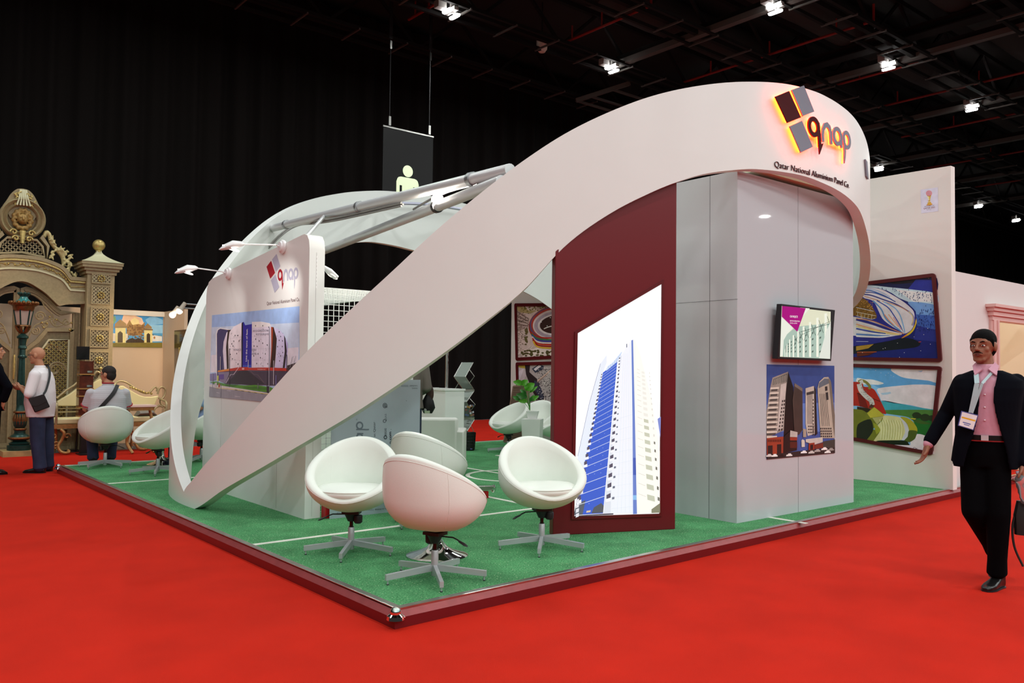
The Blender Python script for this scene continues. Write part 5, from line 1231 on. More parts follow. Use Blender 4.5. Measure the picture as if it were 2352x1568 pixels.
for i, q in enumerate(zig):
    mb = MB(); mb.smooth = False; slabq(mb, z(*q), D+(.0 if i % 2 else .12), D+(.12 if i % 2 else 0), TRAY); o = obj('tray', mb, bs_)
    mb = MB(); qq = z(*q)
    for a_, b_ in ((0,3),(1,2)): mb.tube([at(*qq[a_], D+(.0 if i % 2 else .12)), at(*qq[b_], D+(.12 if i % 2 else 0))], .008, ALU, 6)
    obj('rail', mb, o)
for q in (((965,480),(1025,562),(960,650)),((820,485),(875,570),(790,710)),((970,840),(1035,912),(985,980)),((975,1170),(1015,1235),(960,1330))):
    mb = MB(); mb.tube([at(*p, D+.06) for p in z(*q)], .007, ALU, 6); obj('strut', mb, bs_)
for yy in (738, 1085):
    mb = MB(); mb.smooth = False; q = z((885,yy-14),(1025,yy-14),(1025,yy+12),(885,yy+12)); slabq(mb, q, D-.02, D-.02, ALU, .03); obj('tray_edge', mb, bs_)
mb = MB(); mb.smooth = False; rr = random.Random(5)
for i in range(16):
    x, y = rr.uniform(905,1000), rr.uniform(900,1050); q = z((x,y),(x+22,y-6),(x+26,y+16),(x+4,y+22)); slabq(mb, q, D+.02, D+.02, mat('print_leaf%d' % (i % 4), ('#c9c9d2','#5c6f96','#b58a4a','#8d5a52')[i % 4], .4), .003)
single('brochures', mb, 'colourful brochures in the middle tray of the zigzag stand', 'brochures')
for o_ in [bpy.data.objects['brochures']]: o_['kind'] = 'stuff'
# mesh bin
bp_ = onZ(1077, 1034, PT)
bn = thing('waste_bin', 'black perforated waste bin beside the white armchair', 'bin', bp_)
mb = MB(); mb.lathe([(.0,0),(.092,0),(.095,.01),(.113,.30),(.117,.31),(.112,.31),(.108,.30),(.09,.02),(0,.02)], bp_, mat('bin_black', '#131313', .55), 20)
obj('body', mb, bn)
mb = MB()
for j in range(20):
    t = 2*PI*j/20; mb.tube([(bp_.x+.097*math.cos(t), bp_.y+.097*math.sin(t), PT+.02), (bp_.x+.115*math.cos(t), bp_.y+.115*math.sin(t), PT+.3)], .0035, BLACKM, 5)
for q in range(5): h = .05+.055*q; r = .0965+.0185*h/.3; mb.tube([(bp_.x+r*math.cos(2*PI*j/24), bp_.y+r*math.sin(2*PI*j/24), PT+h) for j in range(24)], .0035, BLACKM, 5, closed=True)
obj('slots', mb, bn)
mb = MB(); e = bp_+(CAM-bp_).normalized()*.0; dirc = V((CAM.x-bp_.x, CAM.y-bp_.y, 0)).normalized(); mb.box(bp_+dirc*.102+VRIGHT*.04+UP*.035, (.035,.004,.012), mat('badge_violet', '#6a62a8', .4), M.Rotation(ang, 3, 'Z')); obj('badge', mb, bn)
# pedestal with potted plant
D = 11.0; c = at(1222, 1080, D); c.z = PT
zt = at(1222, 962, D).z
pd = thing('plinth', 'white tapered square plinth carrying the potted plant', 'plinth', c, R_(38))
mb = MB(); mb.smooth = False
w0, w1 = .10, .125
mb.hexa([V(p) for p in ((-w0,-w0,0),(w0,-w0,0),(w0,w0,0),(-w0,w0,0),(-w1,-w1,zt-PT),(w1,-w1,zt-PT),(w1,w1,zt-PT),(-w1,w1,zt-PT))], CWH); obj('body', mb, pd, local=True)
pl = thing('potted_plant', 'green leafy plant in a small square white pot on the plinth', 'plant', (c.x, c.y, zt), R_(38))
mb = MB(); mb.smooth = False; w0, w1 = .052, .075
mb.hexa([V(p) for p in ((-w0,-w0,.001),(w0,-w0,.001),(w0,w0,.001),(-w0,w0,.001),(-w1,-w1,.105),(w1,-w1,.105),(w1,w1,.105),(-w1,w1,.105))], mat('pot_white', '#e9e9e6', .3)); obj('pot', mb, pl, local=True)
GL1 = mat('leaf_green', '#4f9a1e', .3, spec=.6, noise=.25, nscale=18); GL2 = mat('leaf_dark_green', '#2c6b22', .3, spec=.6, noise=.25, nscale=18); STEM = mat('stem_green', '#3f8a34', .4)
z = Zm(1080, 780, 5.6)
def leaf(tip, base, wd, m, curl=.03):
    A, B = at(*base, D), at(*tip, D); d = B-A; L_ = d.length; d.normalize(); s = d.cross((CAM-A).normalized()).normalized(); nn_ = s.cross(d)
    mb = MB(); vs = []; fs = []; k = 9
    for i in range(k):
        t = i/(k-1); w_ = wd*math.sin(PI*min(1, t**.8))**.8*.5 if 0 < t < 1 else .0005
        p = A+d*(L_*t)+nn_*(curl*math.sin(t*PI))
        for j, u in enumerate((-1,-.5,0,.5,1)): vs.append(p+s*(w_*u)+nn_*(abs(u)*w_*.25))
    for i in range(k-1):
        for j in range(4): fs.append((i*5+j, i*5+j+1, (i+1)*5+j+1, (i+1)*5+j))
    n0 = len(vs); vs += [v-nn_*.002 for v in vs]; fs += [tuple(n0+i for i in f[::-1]) for f in fs]
    mb.add(vs, fs, m); mb.tube([A+nn_*.004, lerp(A, B, .5)+nn_*(curl+.004), B], .0015, STEM, 5); mb.ang = 80
    obj('leaf', mb, pl, recalc=False)
B0 = z((770,910))[0]
LVS = [((550,540),(680,560),75,1),((745,520),(650,580),80,1),((830,560),(705,640),105,1),((590,700),(730,740),85,2),((545,730),(640,770),60,2),((615,790),(740,790),55,1),((870,595),(760,680),40,1),((885,720),(770,780),60,1),((830,700),(760,800),45,2),((700,560),(745,660),60,1),((640,640),(720,700),50,2)]
for tp_, bs0, wd, g in LVS:
    a_, b_ = z(tp_, bs0); leaf(a_, b_, wd/5.6*D/FPX, GL1 if g == 1 else GL2)
    mb = MB(); P0 = at(*B0, D); P1 = at(*b_, D); mb.tube(curve([P0, lerp(P0, P1, .5)+V((0,0,.02)), P1], 6), .0035, STEM, 6); obj('stem', mb, pl)
# woven screen leaning on the wall behind the far chairs
wv = thing('lattice_screen', 'brown woven lattice screen behind the far tub chairs', 'screen', (7.4, 8.2, PT))
WV = mat('wicker_brown', '#8d7464', .6)
Q = [onX(x, y, 7.55) for x, y in ((1180,887),(1214,884),(1204,1030),(1158,1030))]; zb_ = PT+.02
Q[2].z = zb_; Q[3].z = zb_
mb = MB(); mb.smooth = False; n = 30
for i in range(n+1): mb.bar(lerp(Q[0], Q[1], i/n), lerp(Q[3], Q[2], i/n), .012, .006, WV)
for i in range(n+1): mb.bar(lerp(Q[0], Q[3], i/n)-V((.006,0,0)), lerp(Q[1], Q[2], i/n)-V((.006,0,0)), .012, .006, WV)
obj('lattice', mb, wv)
mb = MB()
for i in range(4): mb.bar(Q[i], Q[(i+1) % 4], .03, .03, WV)
obj('frame', mb, wv)
# salmon partition far behind the goal
a_, b_ = onY(860, 800, 13.5), onY(944, 800, 13.5)
mb = MB(); mb.smooth = False; mb.box2((a_.x, 13.5, 0), (b_.x, 13.6, onY(900, 800, 13.5).z), mat('salmon_board', '#d09a86', .6))
single('partition', mb, 'salmon pink partition board far behind the stand, above the grey sheet', 'partition')

# ---------------------------------------------------------------- neighbouring stand on the right
NB = mat('neighbour_wall', '#d9d2d0', .6); PINKT = mat('pink_trim', '#dcb4ae', .5)
nz = 2.8; ny = .42
# wall with a doorway
dl, dr = onY(2283, 800, ny).x, onY(2352+70, 800, ny).x; dz = onY(2300, 738, ny).z
mb = MB(); mb.smooth = False
mb.box2((8.09, ny, 0), (dl, ny+.1, nz), NB); mb.box2((dl, ny, dz), (dr, ny+.1, nz), NB); mb.box2((dr, ny, 0), (dr+3, ny+.1, nz), NB)
struct('wall_neighbour', mb)
dc = thing('door_casing', 'pink moulded door casing on the neighbouring pale wall behind the walking man', 'door casing', (dl, ny, 0))
mb = MB(); mb.smooth = False
for q, (o_, w_) in enumerate(((.30,.035),(.24,.055),(.08,.075))):
    mb.box2((dl-o_*.55, ny-w_, .1), (dl, ny-.001, dz), PINKT)
obj('jamb', mb, dc)
mb = MB(); mb.smooth = False
for q, (za, zb2, w_, e_) in enumerate(((0,.06,.05,.17),(.06,.12,.075,.2),(.12,.17,.10,.24),(.17,.21,.13,.28))): mb.box2((dl-e_, ny-w_, dz+za), (dr+.3, ny-.001, dz+zb2), PINKT)
obj('lintel_moulding', mb, dc)
mb = MB(); mb.smooth = False; mb.box2((dl, ny+.9, 0), (dr, ny+1.0, nz), mat('cream_room', '#eadfc4', .6)); mb.box2((dr-.02, ny+.1, 0), (dr+.08, ny+1, nz), mat('cream_room', '#eadfc4', .6)); mb.box2((dl-.1, ny+.1, 0), (dl, ny+1, nz), mat('cream_room', '#eadfc4', .6))
struct('wall_doorway', mb)
ld = bpy.data.lights.new('doorway_light', 'AREA'); ld.energy = 6; ld.size = .6; ld.color = (1,.9,.72); lo = bpy.data.objects.new('doorway_light', ld); COL.objects.link(lo); lo.location = ((dl+dr)/2, ny+.5, nz-.05)
mb = MB(); mb.smooth = False; mb.box2((10.4, ny-.02, 0), (dl-.2, ny-.001, .1), FASC); struct('baseboard_neighbour', mb)
# ---------------------------------------------------------------- people
SKIN1 = mat('skin_brown', '#8c5842', .5, spec=.35); SKIN2 = mat('skin_tan', '#b98263', .45, spec=.4)
HAIRB = mat('hair_black', '#070606', .8, spec=.12, bump=.3, bscale=300); HAIRD = mat('hair_dark_brown', '#221a17', .7, bump=.4, bscale=260)
EYEW = mat('eye_white', '#d8d2cc', .3); EYED = mat('eye_dark', '#15100e', .2)
NAVY = mat('navy_suit', '#090b12', .95, spec=.08, bump=.1, bscale=150); NAVYT = mat('navy_trousers', '#050507', .95, spec=.08, bump=.1, bscale=150)
JEANS = mat('blue_jeans', '#252d49', .8, noise=.25, nscale=7, bump=.2, bscale=120)
SHOE = mat('black_shoe_leather', '#141212', .28, spec=.5)
SHIRTP = mat('pink_shirt', '#c78fa0', .6, bump=.12, bscale=40); SHIRTW = mat('white_shirt', '#e9e2e4', .6, bump=.25, bscale=22)
LIP = mat('lip_brown', '#6d3c34', .45)
class Fig:
    def __init__(s, base, F, label, name='person'):
        s.b = V(base); s.F = V((F[0], F[1], 0)).normalized(); s.R = s.F.cross(UP).normalized()
        s.t = thing(name, label, 'person', s.b)
    def p(s, r, f, u): return s.b + s.R*r + s.F*f + UP*u
    def loc(s, P): d = V(P)-s.b; return (d.dot(s.R), d.dot(s.F), d.z)
    def add(s, name, mb, m, voxel=.009, smooth=5, parent=None, **k):
        return obj(name, fuse(name, mb, m, voxel, smooth), parent or s.t, **k)
def rotm(R, F, U): return M(((R.x, F.x, U.x), (R.y, F.y, U.y), (R.z, F.z, U.z)))
def head(fig, mb, c, F, skin, neck, hair=None, hairm=None, glasses=False, beard=False, detail=True):
    F = V((F[0], F[1], F[2] if len(F) > 2 else 0)).normalized(); Rr = F.cross(UP).normalized(); U = Rr.cross(F).normalized(); Q = rotm(Rr, F, U)
    P = lambda r, f, u: V(c) + Rr*r + F*f + U*u
    mb.ball(P(0,-.008,.03), (.077,.095,.092), skin, 20, Q); mb.ball(P(0,.022,-.04), (.059,.072,.072), skin, 18, Q)
    mb.ball(P(0,.066,-.093), (.026,.022,.02), skin, 12, Q)
    mb.cap(P(0,.088,.022), P(0,.112,-.018), .008, .013, skin, 10); mb.ball(P(.011,.1,-.023), .009, skin, 8); mb.ball(P(-.011,.1,-.023), .009, skin, 8)
    mb.cap(P(-.045,.072,.035), P(.045,.072,.035), .014, .014, skin, 8)
    for q in (-1,1):
        mb.ball(P(q*.040,.054,-.018), (.022,.022,.022), skin, 10, Q); mb.ball(P(q*.079,-.008,.0), (.011,.022,.034), skin, 12, Q)
        mb.cap(P(q*.044,.022,-.045), P(q*.026,.064,-.09), .018, .015, skin, 8); mb.cap(P(q*.016,.082,.0185), P(q*.050,.073,.0175), .0065, .006, skin, 8)
    mb.cap(P(-.02,.088,-.052), P(.02,.088,-.052), .009, .009, skin, 8)
    mb.cap(P(0,-.012,-.06), neck, .054, .060, skin, 14)
    def post(body):
        if detail:
            for q in (-1,1):
                e = MB(); e.ball(P(q*.032,.0765,.008), (.0135,.010,.0072), EYEW, 10, Q); e.ball(P(q*.032,.0835,.008), (.006,.0042,.006), EYED, 8, Q); obj('eye', e, fig.t)
                e = MB(); e.tube([P(q*.016,.091,.032), P(q*.034,.089,.038), P(q*.052,.077,.031)], [.003,.004,.002], hairm or HAIRB, 6); obj('eyebrow', e, fig.t)
            e = MB(); e.tube([P(-.024,.086,-.052), P(-.01,.097,-.0495), P(0,.098,-.051), P(.01,.097,-.0495), P(.024,.086,-.052)], [.002,.005,.0045,.005,.002], LIP, 10); e.tube([P(-.02,.088,-.058), P(0,.097,-.060), P(.02,.088,-.058)], [.002,.0055,.002], LIP, 10); obj('mouth', e, fig.t)
        if beard:
            e = MB(); e.tube([P(-.032,.084,-.046), P(-.016,.1,-.038), P(0,.103,-.036), P(.016,.1,-.038), P(.032,.084,-.046)], [.0015,.0032,.003,.0032,.0015], hairm, 8); obj('moustache', e, fig.t)
        if hair:
            h = MB()
            h.ball(P(0,-.013,.051), (.081,.096,.081), hairm, 20, Q); h.ball(P(0,-.048,.0), (.074,.058,.080), hairm, 16, Q)
            for q in (-1,1): h.cap(P(q*.070,.022,.05), P(q*.076,.014,-.0), .013, .005, hairm, 8)
            fig.add('hair', h, hairm, .007, 4)
        if glasses:
            g = MB()
            for q in (-1,1):
                g.tube([P(q*.034+.021*math.cos(a_*PI/6), .097, .008+.015*math.sin(a_*PI/6)) for a_ in range(12)], .0022, BLACKP, 6, closed=True)
                g.tube([P(q*.055,.095,.012), P(q*.08,.06,.012), P(q*.084,-.01,.008)], .0022, BLACKP, 6)
            g.tube([P(-.013,.098,.01), P(.013,.098,.01)], .002, BLACKP, 6); obj('glasses', g, fig.t)
    return post
def hand(mb, w, d, side, m, curl=.5, s=1.0):   # w wrist, d finger direction, side = direction toward the thumb
    d = V(d).normalized(); side = V(side); side = (side - d*side.dot(d)).normalized(); n = d.cross(side)
    w = V(w); k = w + d*.088*s
    mb.loft([(w-d*.03*s, side*.026*s, n*.021*s), (w, side*.027*s, n*.020*s), (w+d*.045*s, side*.039*s, n*.016*s), (k, side*.040*s, n*.013*s)], m, 14)
    for off, L_, r in ((.030,.074,.0085),(.010,.083,.0088),(-.011,.077,.0085),(-.030,.060,.0075)):
        p = k + side*off*s - d*.008*s; a = 0; dd = d
        for q, fr in enumerate((.42,.32,.26)):
            a += curl*(.55 if q == 0 else .75); dd = d*math.cos(a) + n*math.sin(a); e = p + dd*L_*fr*s
            mb.cap(p, e, r*s*(1-.08*q), r*s*(.93-.08*q), m, 8); p = e
    p = w + d*.022*s + side*.026*s; dd = (d*.62 + side*.75 + n*.2).normalized(); e = p+dd*.045*s; mb.cap(p, e, .0125*s, .0105*s, m, 8)
    dd = (d*.85 + side*.3 + n*.45*min(1,curl+.3)).normalized(); mb.cap(e, e+dd*.034*s, .0105*s, .0085*s, m, 8)
def shoe(fig, heel, toe, m=SHOE, up_=UP):
    h, t_ = V(heel), V(toe); d = (t_-h); L_ = d.length; d.normalize(); s = d.cross(up_).normalized(); u = s.cross(d)
    mb = MB()
    rings = [(0,.028,.03),(.08,.036,.044),(.3,.037,.047),(.5,.042,.035),(.72,.047,.027),(.9,.038,.022),(1.0,.018,.014)]
    mb.loft([(h+d*(L_*q)+u*(b), s*a, u*b) for q, a, b in rings], m, 16, p=2.6)
    mb.loft([(h+d*(L_*.13)+u*.05, s*.036, d*.045),(h+d*(L_*.14)+u*.105, s*.039, d*.046)], m, 14)
    o = obj('shoe', fuse('shoe', mb, m, .006, 3), fig.t)
    sb = MB(); sb.loft([(h+d*(L_*q)+u*.004, s*(a*1.04), u*.006) for q, a, b in rings], BLACKP, 14, p=4); obj('sole', sb, o)
def trousers(fig, hips, knees, ankles, m, rr=(.098,.088,.066,.062), belt=None, pel=(.165,.115)):
    mb = MB(); c = (V(hips[0])+V(hips[1]))/2; R_v = (V(hips[1])-V(hips[0])).normalized(); Fv = UP.cross(R_v)
    mb.loft([(c-UP*.07, R_v*pel[0]*.92, Fv*pel[1]*.92), (c+UP*.02, R_v*pel[0], Fv*pel[1]), (c+UP*.12, R_v*pel[0]*.93, Fv*pel[1]*.95)], m, 20)
    for h, k, a in zip(hips, knees, ankles): mb.cap(h, k, rr[0], rr[1], m, 14); mb.cap(k, a, rr[1], rr[2], m, 14); d = (V(a)-V(k)).normalized(); mb.loft([(V(a)-d*.1, d.orthogonal().normalized()*rr[3], d.cross(d.orthogonal()).normalized()*rr[3]), (V(a)+d*.02, d.orthogonal().normalized()*rr[3]*1.08, d.cross(d.orthogonal()).normalized()*rr[3]*1.08)], m, 14)
    return fig.add('trousers', mb, m, .010, 5)
def torso(mb, rings, R_v, F_v, m, p=2.3): mb.loft([(c, R_v*a, F_v*b) for c, a, b in rings], m, 24, p=p)
def skinbody(fig, mb, rings, R_v, F_v, arms, legs, m):
    torso(mb, [(c, a*.86, b*.82) for c, a, b in rings], R_v, F_v, m)
    for sh, el, wr in arms: mb.cap(sh, el, .042, .036, m, 12); mb.cap(el, wr, .037, .027, m, 12)
    for h, k, a in legs: mb.cap(h, k, .075, .05, m, 12); mb.cap(k, a, .05, .034, m, 12); mb.ball(a-UP*.03, .035, m, 10)

# walking man at right -------------------------------------------------------------------------
B = V((3.794, -1.751, 0)); TC = V((CAM.x-B.x, CAM.y-B.y, 0)).normalized(); RC = UP.cross(TC).normalized()
if RC.dot(VRIGHT) < 0: RC = -RC
fg = Fig(B, TC, 'walking man in a dark suit and pink shirt with a badge, right of the stand')
J = lambda x, y, off=0: onP(x, y, B - TC*off, TC)
W_ = J(2258, 797)
neck = J(2264, 852, .01); shR, shL = J(2210, 877), J(2333, 876, .03)
elR, wrR = J(2173, 950, .06), J(2134, 1016, -.05)
elL, wrL = J(2352, 968, .06), J(2346, 1066, -.03)
hipR, hipL = J(2237, 1048, .02), J(2289, 1048)
knR, anR = J(2236, 1172, -.06), J(2284, 1262, .38)
knL, anL = J(2293, 1178, -.06), J(2290, 1322, .0)
mb = MB(); rings = [(J(2266,1012),.158,.112),(J(2266,1000),.16,.115),(J(2266,945),.175,.12),(J(2268,900),.19,.118),(J(2268,872),.17,.095),(J(2266,858),.09,.07)]
fd = (TC*.93 - RC*.36).normalized()
post = head(fg, mb, W_, fd, SKIN1, neck+UP*.01, True, HAIRB, beard=True)
skinbody(fg, mb, rings, RC, TC, [(shR,elR,wrR),(shL,elL,wrL)], [(hipR,knR,anR),(hipL,knL,anL)], SKIN1)
hand(mb, wrR+(wrR-elR).normalized()*.02, (wrR-elR).normalized()*.6+UP*-.75-RC*.12, TC*.9+RC*.3, SKIN1, .45, 1.08)
hand(mb, wrL, UP*-1+RC*.05, TC, SKIN1, 1.0)
fg.add('body', mb, SKIN1, .0055, 3); post(None)
trousers(fg, [hipR, hipL], [knR, knL], [anR, anL+UP*.03], NAVYT, rr=(.092,.078,.058,.062), pel=(.172,.124))
shoe(fg, J(2301,1340,.07)*1.0+UP*(0-J(2301,1340,.07).z), J(2262,1352,-.16)+UP*(0-J(2262,1352,-.16).z))
hR = anR - UP*.085 + TC*-.05; shoe(fg, hR+UP*.05, hR+TC*.20-UP*.10, up_=(UP+TC*.4).normalized())
mb = MB(); torso(mb, [(c, a, b+.004) for c, a, b in rings], RC, TC, SHIRTP); mb.cap(elR, wrR+(wrR-elR).normalized()*.012, .041, .036, SHIRTP, 12)
mb.loft([(neck-UP*.045, RC*.095, TC*.085), (neck+UP*.050, RC*.066, TC*.062)], SHIRTP, 16)
shirt = fg.add('shirt', mb, SHIRTP, .008, 5)
mb = MB()                                 # collar wings
for q in (-1,1):
    a, b, c2_ = neck+UP*.062+RC*q*.056+TC*.01, neck+UP*.012+RC*q*.016+TC*.088, neck-UP*.032+RC*q*.066+TC*.105
    e = neck+UP*.035+RC*q*.080+TC*.035
    n_ = (b-a).cross(c2_-a).normalized()*.004
    mb.add([a-n_,b-n_,c2_-n_,e-n_,a+n_,b+n_,c2_+n_,e+n_], [(0,1,2,3),(7,6,5,4),(0,4,5,1),(1,5,6,2),(2,6,7,3),(3,7,4,0)], SHIRTP)
obj('collar', mb, shirt)
mb = MB()
for y in (878, 906, 935, 965): p = onP(2262, y, B+TC*.128, TC); mb.ball(p, .0055, mat('button_pearl', '#efe4e8', .2), 8)
obj('buttons', mb, shirt)
# open jacket: shell wrapped round the back from lapel to lapel
JR = [(1062,2262,.212,.150,38,44),(1030,2264,.205,.148,31,37),(1000,2266,.197,.146,24,29),(960,2267,.200,.147,17,18),(920,2268,.212,.146,13,10),(890,2269,.222,.136,13,10),(872,2269,.214,.118,17,14),(858,2268,.150,.095,28,24),(850,2267,.092,.078,42,38)]
mb = MB(); vs = []; fs = []; n = 36
for y, x, a, b, opr, opl in JR:
    c = J(x, y); 
    for lay in (0, 1):
        for i in range(n+1):
            t = R_(lerp(90+opr, 90+360-opl, i/n)); cx_, sy_ = math.cos(t), math.sin(t); q = (abs(cx_)**2.5+abs(sy_)**2.5)**(-1/2.5); k = 1-lay*.020/a
            hem = UP*(-.03*(1 if y == 1062 and (i < 4 or i > n-4) else 0))
            vs.append(c + RC*(a*k*cx_*q) + TC*(b*k*sy_*q) + hem)
m_ = 2*(n+1)
for r in range(len(JR)-1):
    for lay in (0, 1):
        for i in range(n): q0 = r*m_+lay*(n+1)+i; q1 = q0+m_; fs.append((q0, q0+1, q1+1, q1))
    for i in (0, n): q0 = r*m_+i; fs.append((q0, q0+n+1, q0+m_+n+1, q0+m_))
for r in (0, len(JR)-1):
    for i in range(n): q0 = r*m_+i; fs.append((q0, q0+1, q0+n+2, q0+n+1))
mb.add(vs, fs, NAVY)
for sh_, el_, wr_, cut in ((shR,elR,wrR,.0),(shL,elL,wrL,-.0)):
    mb.ball(sh_-UP*.01, (.062,.062,.058), NAVY, 14); mb.cap(sh_-UP*.005, el_, .064, .052, NAVY, 14); mb.cap(el_, lerp(el_, wr_, .93), .053, .046, NAVY, 14)
jk = fg.add('jacket', mb, NAVY, .0075, 4)
mb = MB(); mb.smooth = True; bc_ = J(2266,1003)
for hh in (0,): mb.loft([(bc_-UP*.018, RC*.168, TC*.122), (bc_+UP*.018, RC*.168, TC*.122)], mat('belt_black', '#0d0c0c', .5, spec=.3), 32, p=2.3)
bel = obj('belt', mb, fg.t)
mb = MB(); mb.box(bc_+TC*.124-RC*.01, (.045,.010,.036), mat('buckle_metal', '#cfd0d2', .3, metal=.3), rotm(RC, TC, UP)); obj('buckle', mb, bel)
LANY = mat('lanyard_pale', '#a9bcc0', .6)
mb = MB(); q = [neck+RC*-.06+TC*.06+UP*.01, onP(2244,880,B+TC*.155,TC), onP(2238,910,B+TC*.163,TC), onP(2230,948,B+TC*.166,TC)]
for i in range(3): mb.bar(q[i], q[i+1], .03, .003, LANY, upv=TC)
q2 = [neck+RC*.05+TC*.07+UP*.005, onP(2256,880,B+TC*.155,TC), onP(2232,948,B+TC*.168,TC)]
for i in range(2): mb.bar(q2[i], q2[i+1], .018, .003, LANY, upv=TC)
lan = obj('lanyard', mb, fg.t)
mb = MB(); mb.smooth = False
bq = [onP(x, y, B+TC*.17, TC) for x, y in ((2208,943),(2247,953),(2236,988),(2200,977))]
mb.add(bq+[p-TC*.004 for p in bq], [(0,1,2,3),(7,6,5,4),(0,4,5,1),(1,5,6,2),(2,6,7,3),(3,7,4,0)], mat('badge_edge', '#5a62a0', .3))
bg = obj('badge', mb, lan)
a = Art(B+TC*.171, TC); a.poly([(2210,945.5),(2245,954.5),(2235,986),(2202.5,976)], '#e0dce2'); a.poly([(2209.5,956),(2241,964.5),(2240,968),(2208.5,959.5)], '#d9a72e'); a.quads([[(2212,968),(2230,973),(2229.3,975.5),(2211,970.5)],[(2214,973),(2227,976.5),(2226.5,978.5),(2213.5,975)]], '#6d76a8')
obj('badge_card', a.mb, bg, recalc=False)
# things in his left hand: clear bottle and dark bag
bt = J(2350, 1122, -.06)
t = thing('water_bottle', 'crumpled clear plastic bottle hanging at the right edge beside the walking man', 'bottle', bt-UP*.16)
mb = MB(); axis = V((RC*-.25+UP)).normalized(); mb.lathe([(.0,-.10),(.034,-.098),(.038,-.085),(.035,-.07),(.038,-.055),(.034,-.04),(.038,-.02),(.034,0),(.038,.02),(.035,.04),(.037,.06),(.03,.08),(.015,.095),(.014,.11),(0,.111)], bt, mat('clear_plastic', '#eef2f4', .08, trans=.85, ior=1.3), 18, axis=axis); obj('body', mb, t)
mb = MB(); mb.cyl(bt+axis*.108, bt+axis*.122, .016, mat('cap_blue', '#c8d4e8', .4), 12); obj('cap', mb, t)
t = thing('bag', 'dark bag with a curved strap cut by the right edge below the bottle', 'bag', J(2366, 1215, -.02))
mb = MB(); c = J(2368, 1185, -.0); mb.loft([(c-UP*.13, RC*.10, TC*.05),(c, RC*.105, TC*.055),(c+UP*.10, RC*.085, TC*.03)], mat('bag_dark', '#1c1b19', .6), 16, p=4); obj('body', mb, t)
mb = MB(); mb.tube(curve([J(2340,1160,-.02), J(2326,1205,-.03), J(2330,1255,-.03), J(2350,1300,-.02)], 8), .008, mat('bag_dark', '#1c1b19', .6), 8); mb.tube([c+UP*.09, J(2352,1100,-.03)], .006, BLACKM, 6); obj('strap', mb, t)

# bald man standing by the lamp post ----------------------------------------------------------
B = V((-.20, 8.95, 0)); TC = V((CAM.x-B.x, CAM.y-B.y, 0)).normalized(); RC = UP.cross(TC).normalized(); RC = RC if RC.dot(VRIGHT) > 0 else -RC
J = lambda x, y, off=0: onP(x, y, B - TC*off, TC)
fd = (-RC*.90 - TC*.42).normalized()
fg = Fig(B, fd, 'bald man in a white short-sleeved shirt and jeans with a black shoulder bag')
FR_, FF = fg.R, fg.F
neck = J(92, 842); shN, shF = J(80, 862, -.19), J(102, 860, .17)
elN, wrN = J(66, 908, -.25), J(50, 893, -.06); elF, wrF = J(70, 900, .2), J(48, 888, .08)
hips = [J(86, 948, -.085), J(104, 948, .085)]; kn = [J(86, 1010, -.09), J(108, 1008, .09)]; an = [J(92, 1072, -.09), J(109, 1068, .10)]
rings = [(J(93,952),.185,.15),(J(92,925),.195,.175),(J(93,898),.19,.165),(J(95,872),.20,.135),(J(94,856),.18,.11),(J(93,846),.09,.075)]
mb = MB(); post = head(fg, mb, J(85.5, 817), fd, SKIN2, neck, False, HAIRD, glasses=True)
skinbody(fg, mb, rings, FR_, FF, [(shN,elN,wrN),(shF,elF,wrF)], list(zip(hips, kn, an)), SKIN2)
hand(mb, wrN+(wrN-elN).normalized()*.02, FF+UP*.15, UP*.6-FR_*.5, SKIN2, .7); hand(mb, wrF, FF+UP*.1-FR_*.2, UP*.7+FR_*.4, SKIN2, .6)
fg.add('body', mb, SKIN2, .0075, 3); post(None)
trousers(fg, hips, kn, an, JEANS, rr=(.105,.092,.078,.082), pel=(.175,.145))
for a_ in an: g = V((a_.x, a_.y, 0)); shoe(fg, g-FF*.07, g+FF*.22)
mb = MB(); torso(mb, [(c, a_+.012, b+.012) for c, a_, b in rings], FR_, FF, SHIRTW)
for s_, e_ in ((shN, elN), (shF, elF)): mb.cap(s_, lerp(s_, e_, .92), .075, .068, SHIRTW, 14)
mb.loft([(J(93,952)-UP*.03, FR_*.20, FF*.17), (J(93,952), FR_*.20, FF*.165)], SHIRTW, 20); mb.loft([(neck-UP*.03, FR_*.085, FF*.08), (neck+UP*.02, FR_*.072, FF*.07)], SHIRTW, 16)
fg.add('shirt', mb, SHIRTW, .010, 4)
bgc = J(90, 926, -.27)
t = thing('shoulder_bag', 'black leather shoulder bag with a flap hanging on the bald man\'s side', 'bag', bgc-UP*.13)
BAGB = mat('bag_black', '#121113', .45)
q = [J(x, y, -.235) for x, y in ((65,916),(101,905),(115,934),(80,947))]; mb = MB(); n_ = TC*.075; mb.hexa([q[3]+n_, q[2]+n_, q[2]-n_*.2, q[3]-n_*.2, q[0]+n_, q[1]+n_, q[1]-n_*.2, q[0]-n_*.2], BAGB); obj('body', mb, t, bevel=.012)
q = [J(x, y, -.318) for x, y in ((65.5,915.5),(101,904.5),(109,921),(93,929),(83,933),(72,931))]; mb = MB(); mb.smooth = False; mb.add([p for p in q]+[p-TC*.006 for p in q], [tuple(range(6)), tuple(range(11,5,-1))]+[(i,6+i,6+(i+1)%6,(i+1)%6) for i in range(6)], BAGB); obj('flap', mb, t)
mb = MB(); pth = curve([J(100,905,-.27), J(106,895,-.24), J(113,870,-.175), J(114,852,-.10), J(108,838,-.03), J(98,843,.06)], 6)
for i in range(len(pth)-1): mb.bar(pth[i], pth[i+1], .028, .004, BAGB, upv=TC)
obj('strap', mb, t)

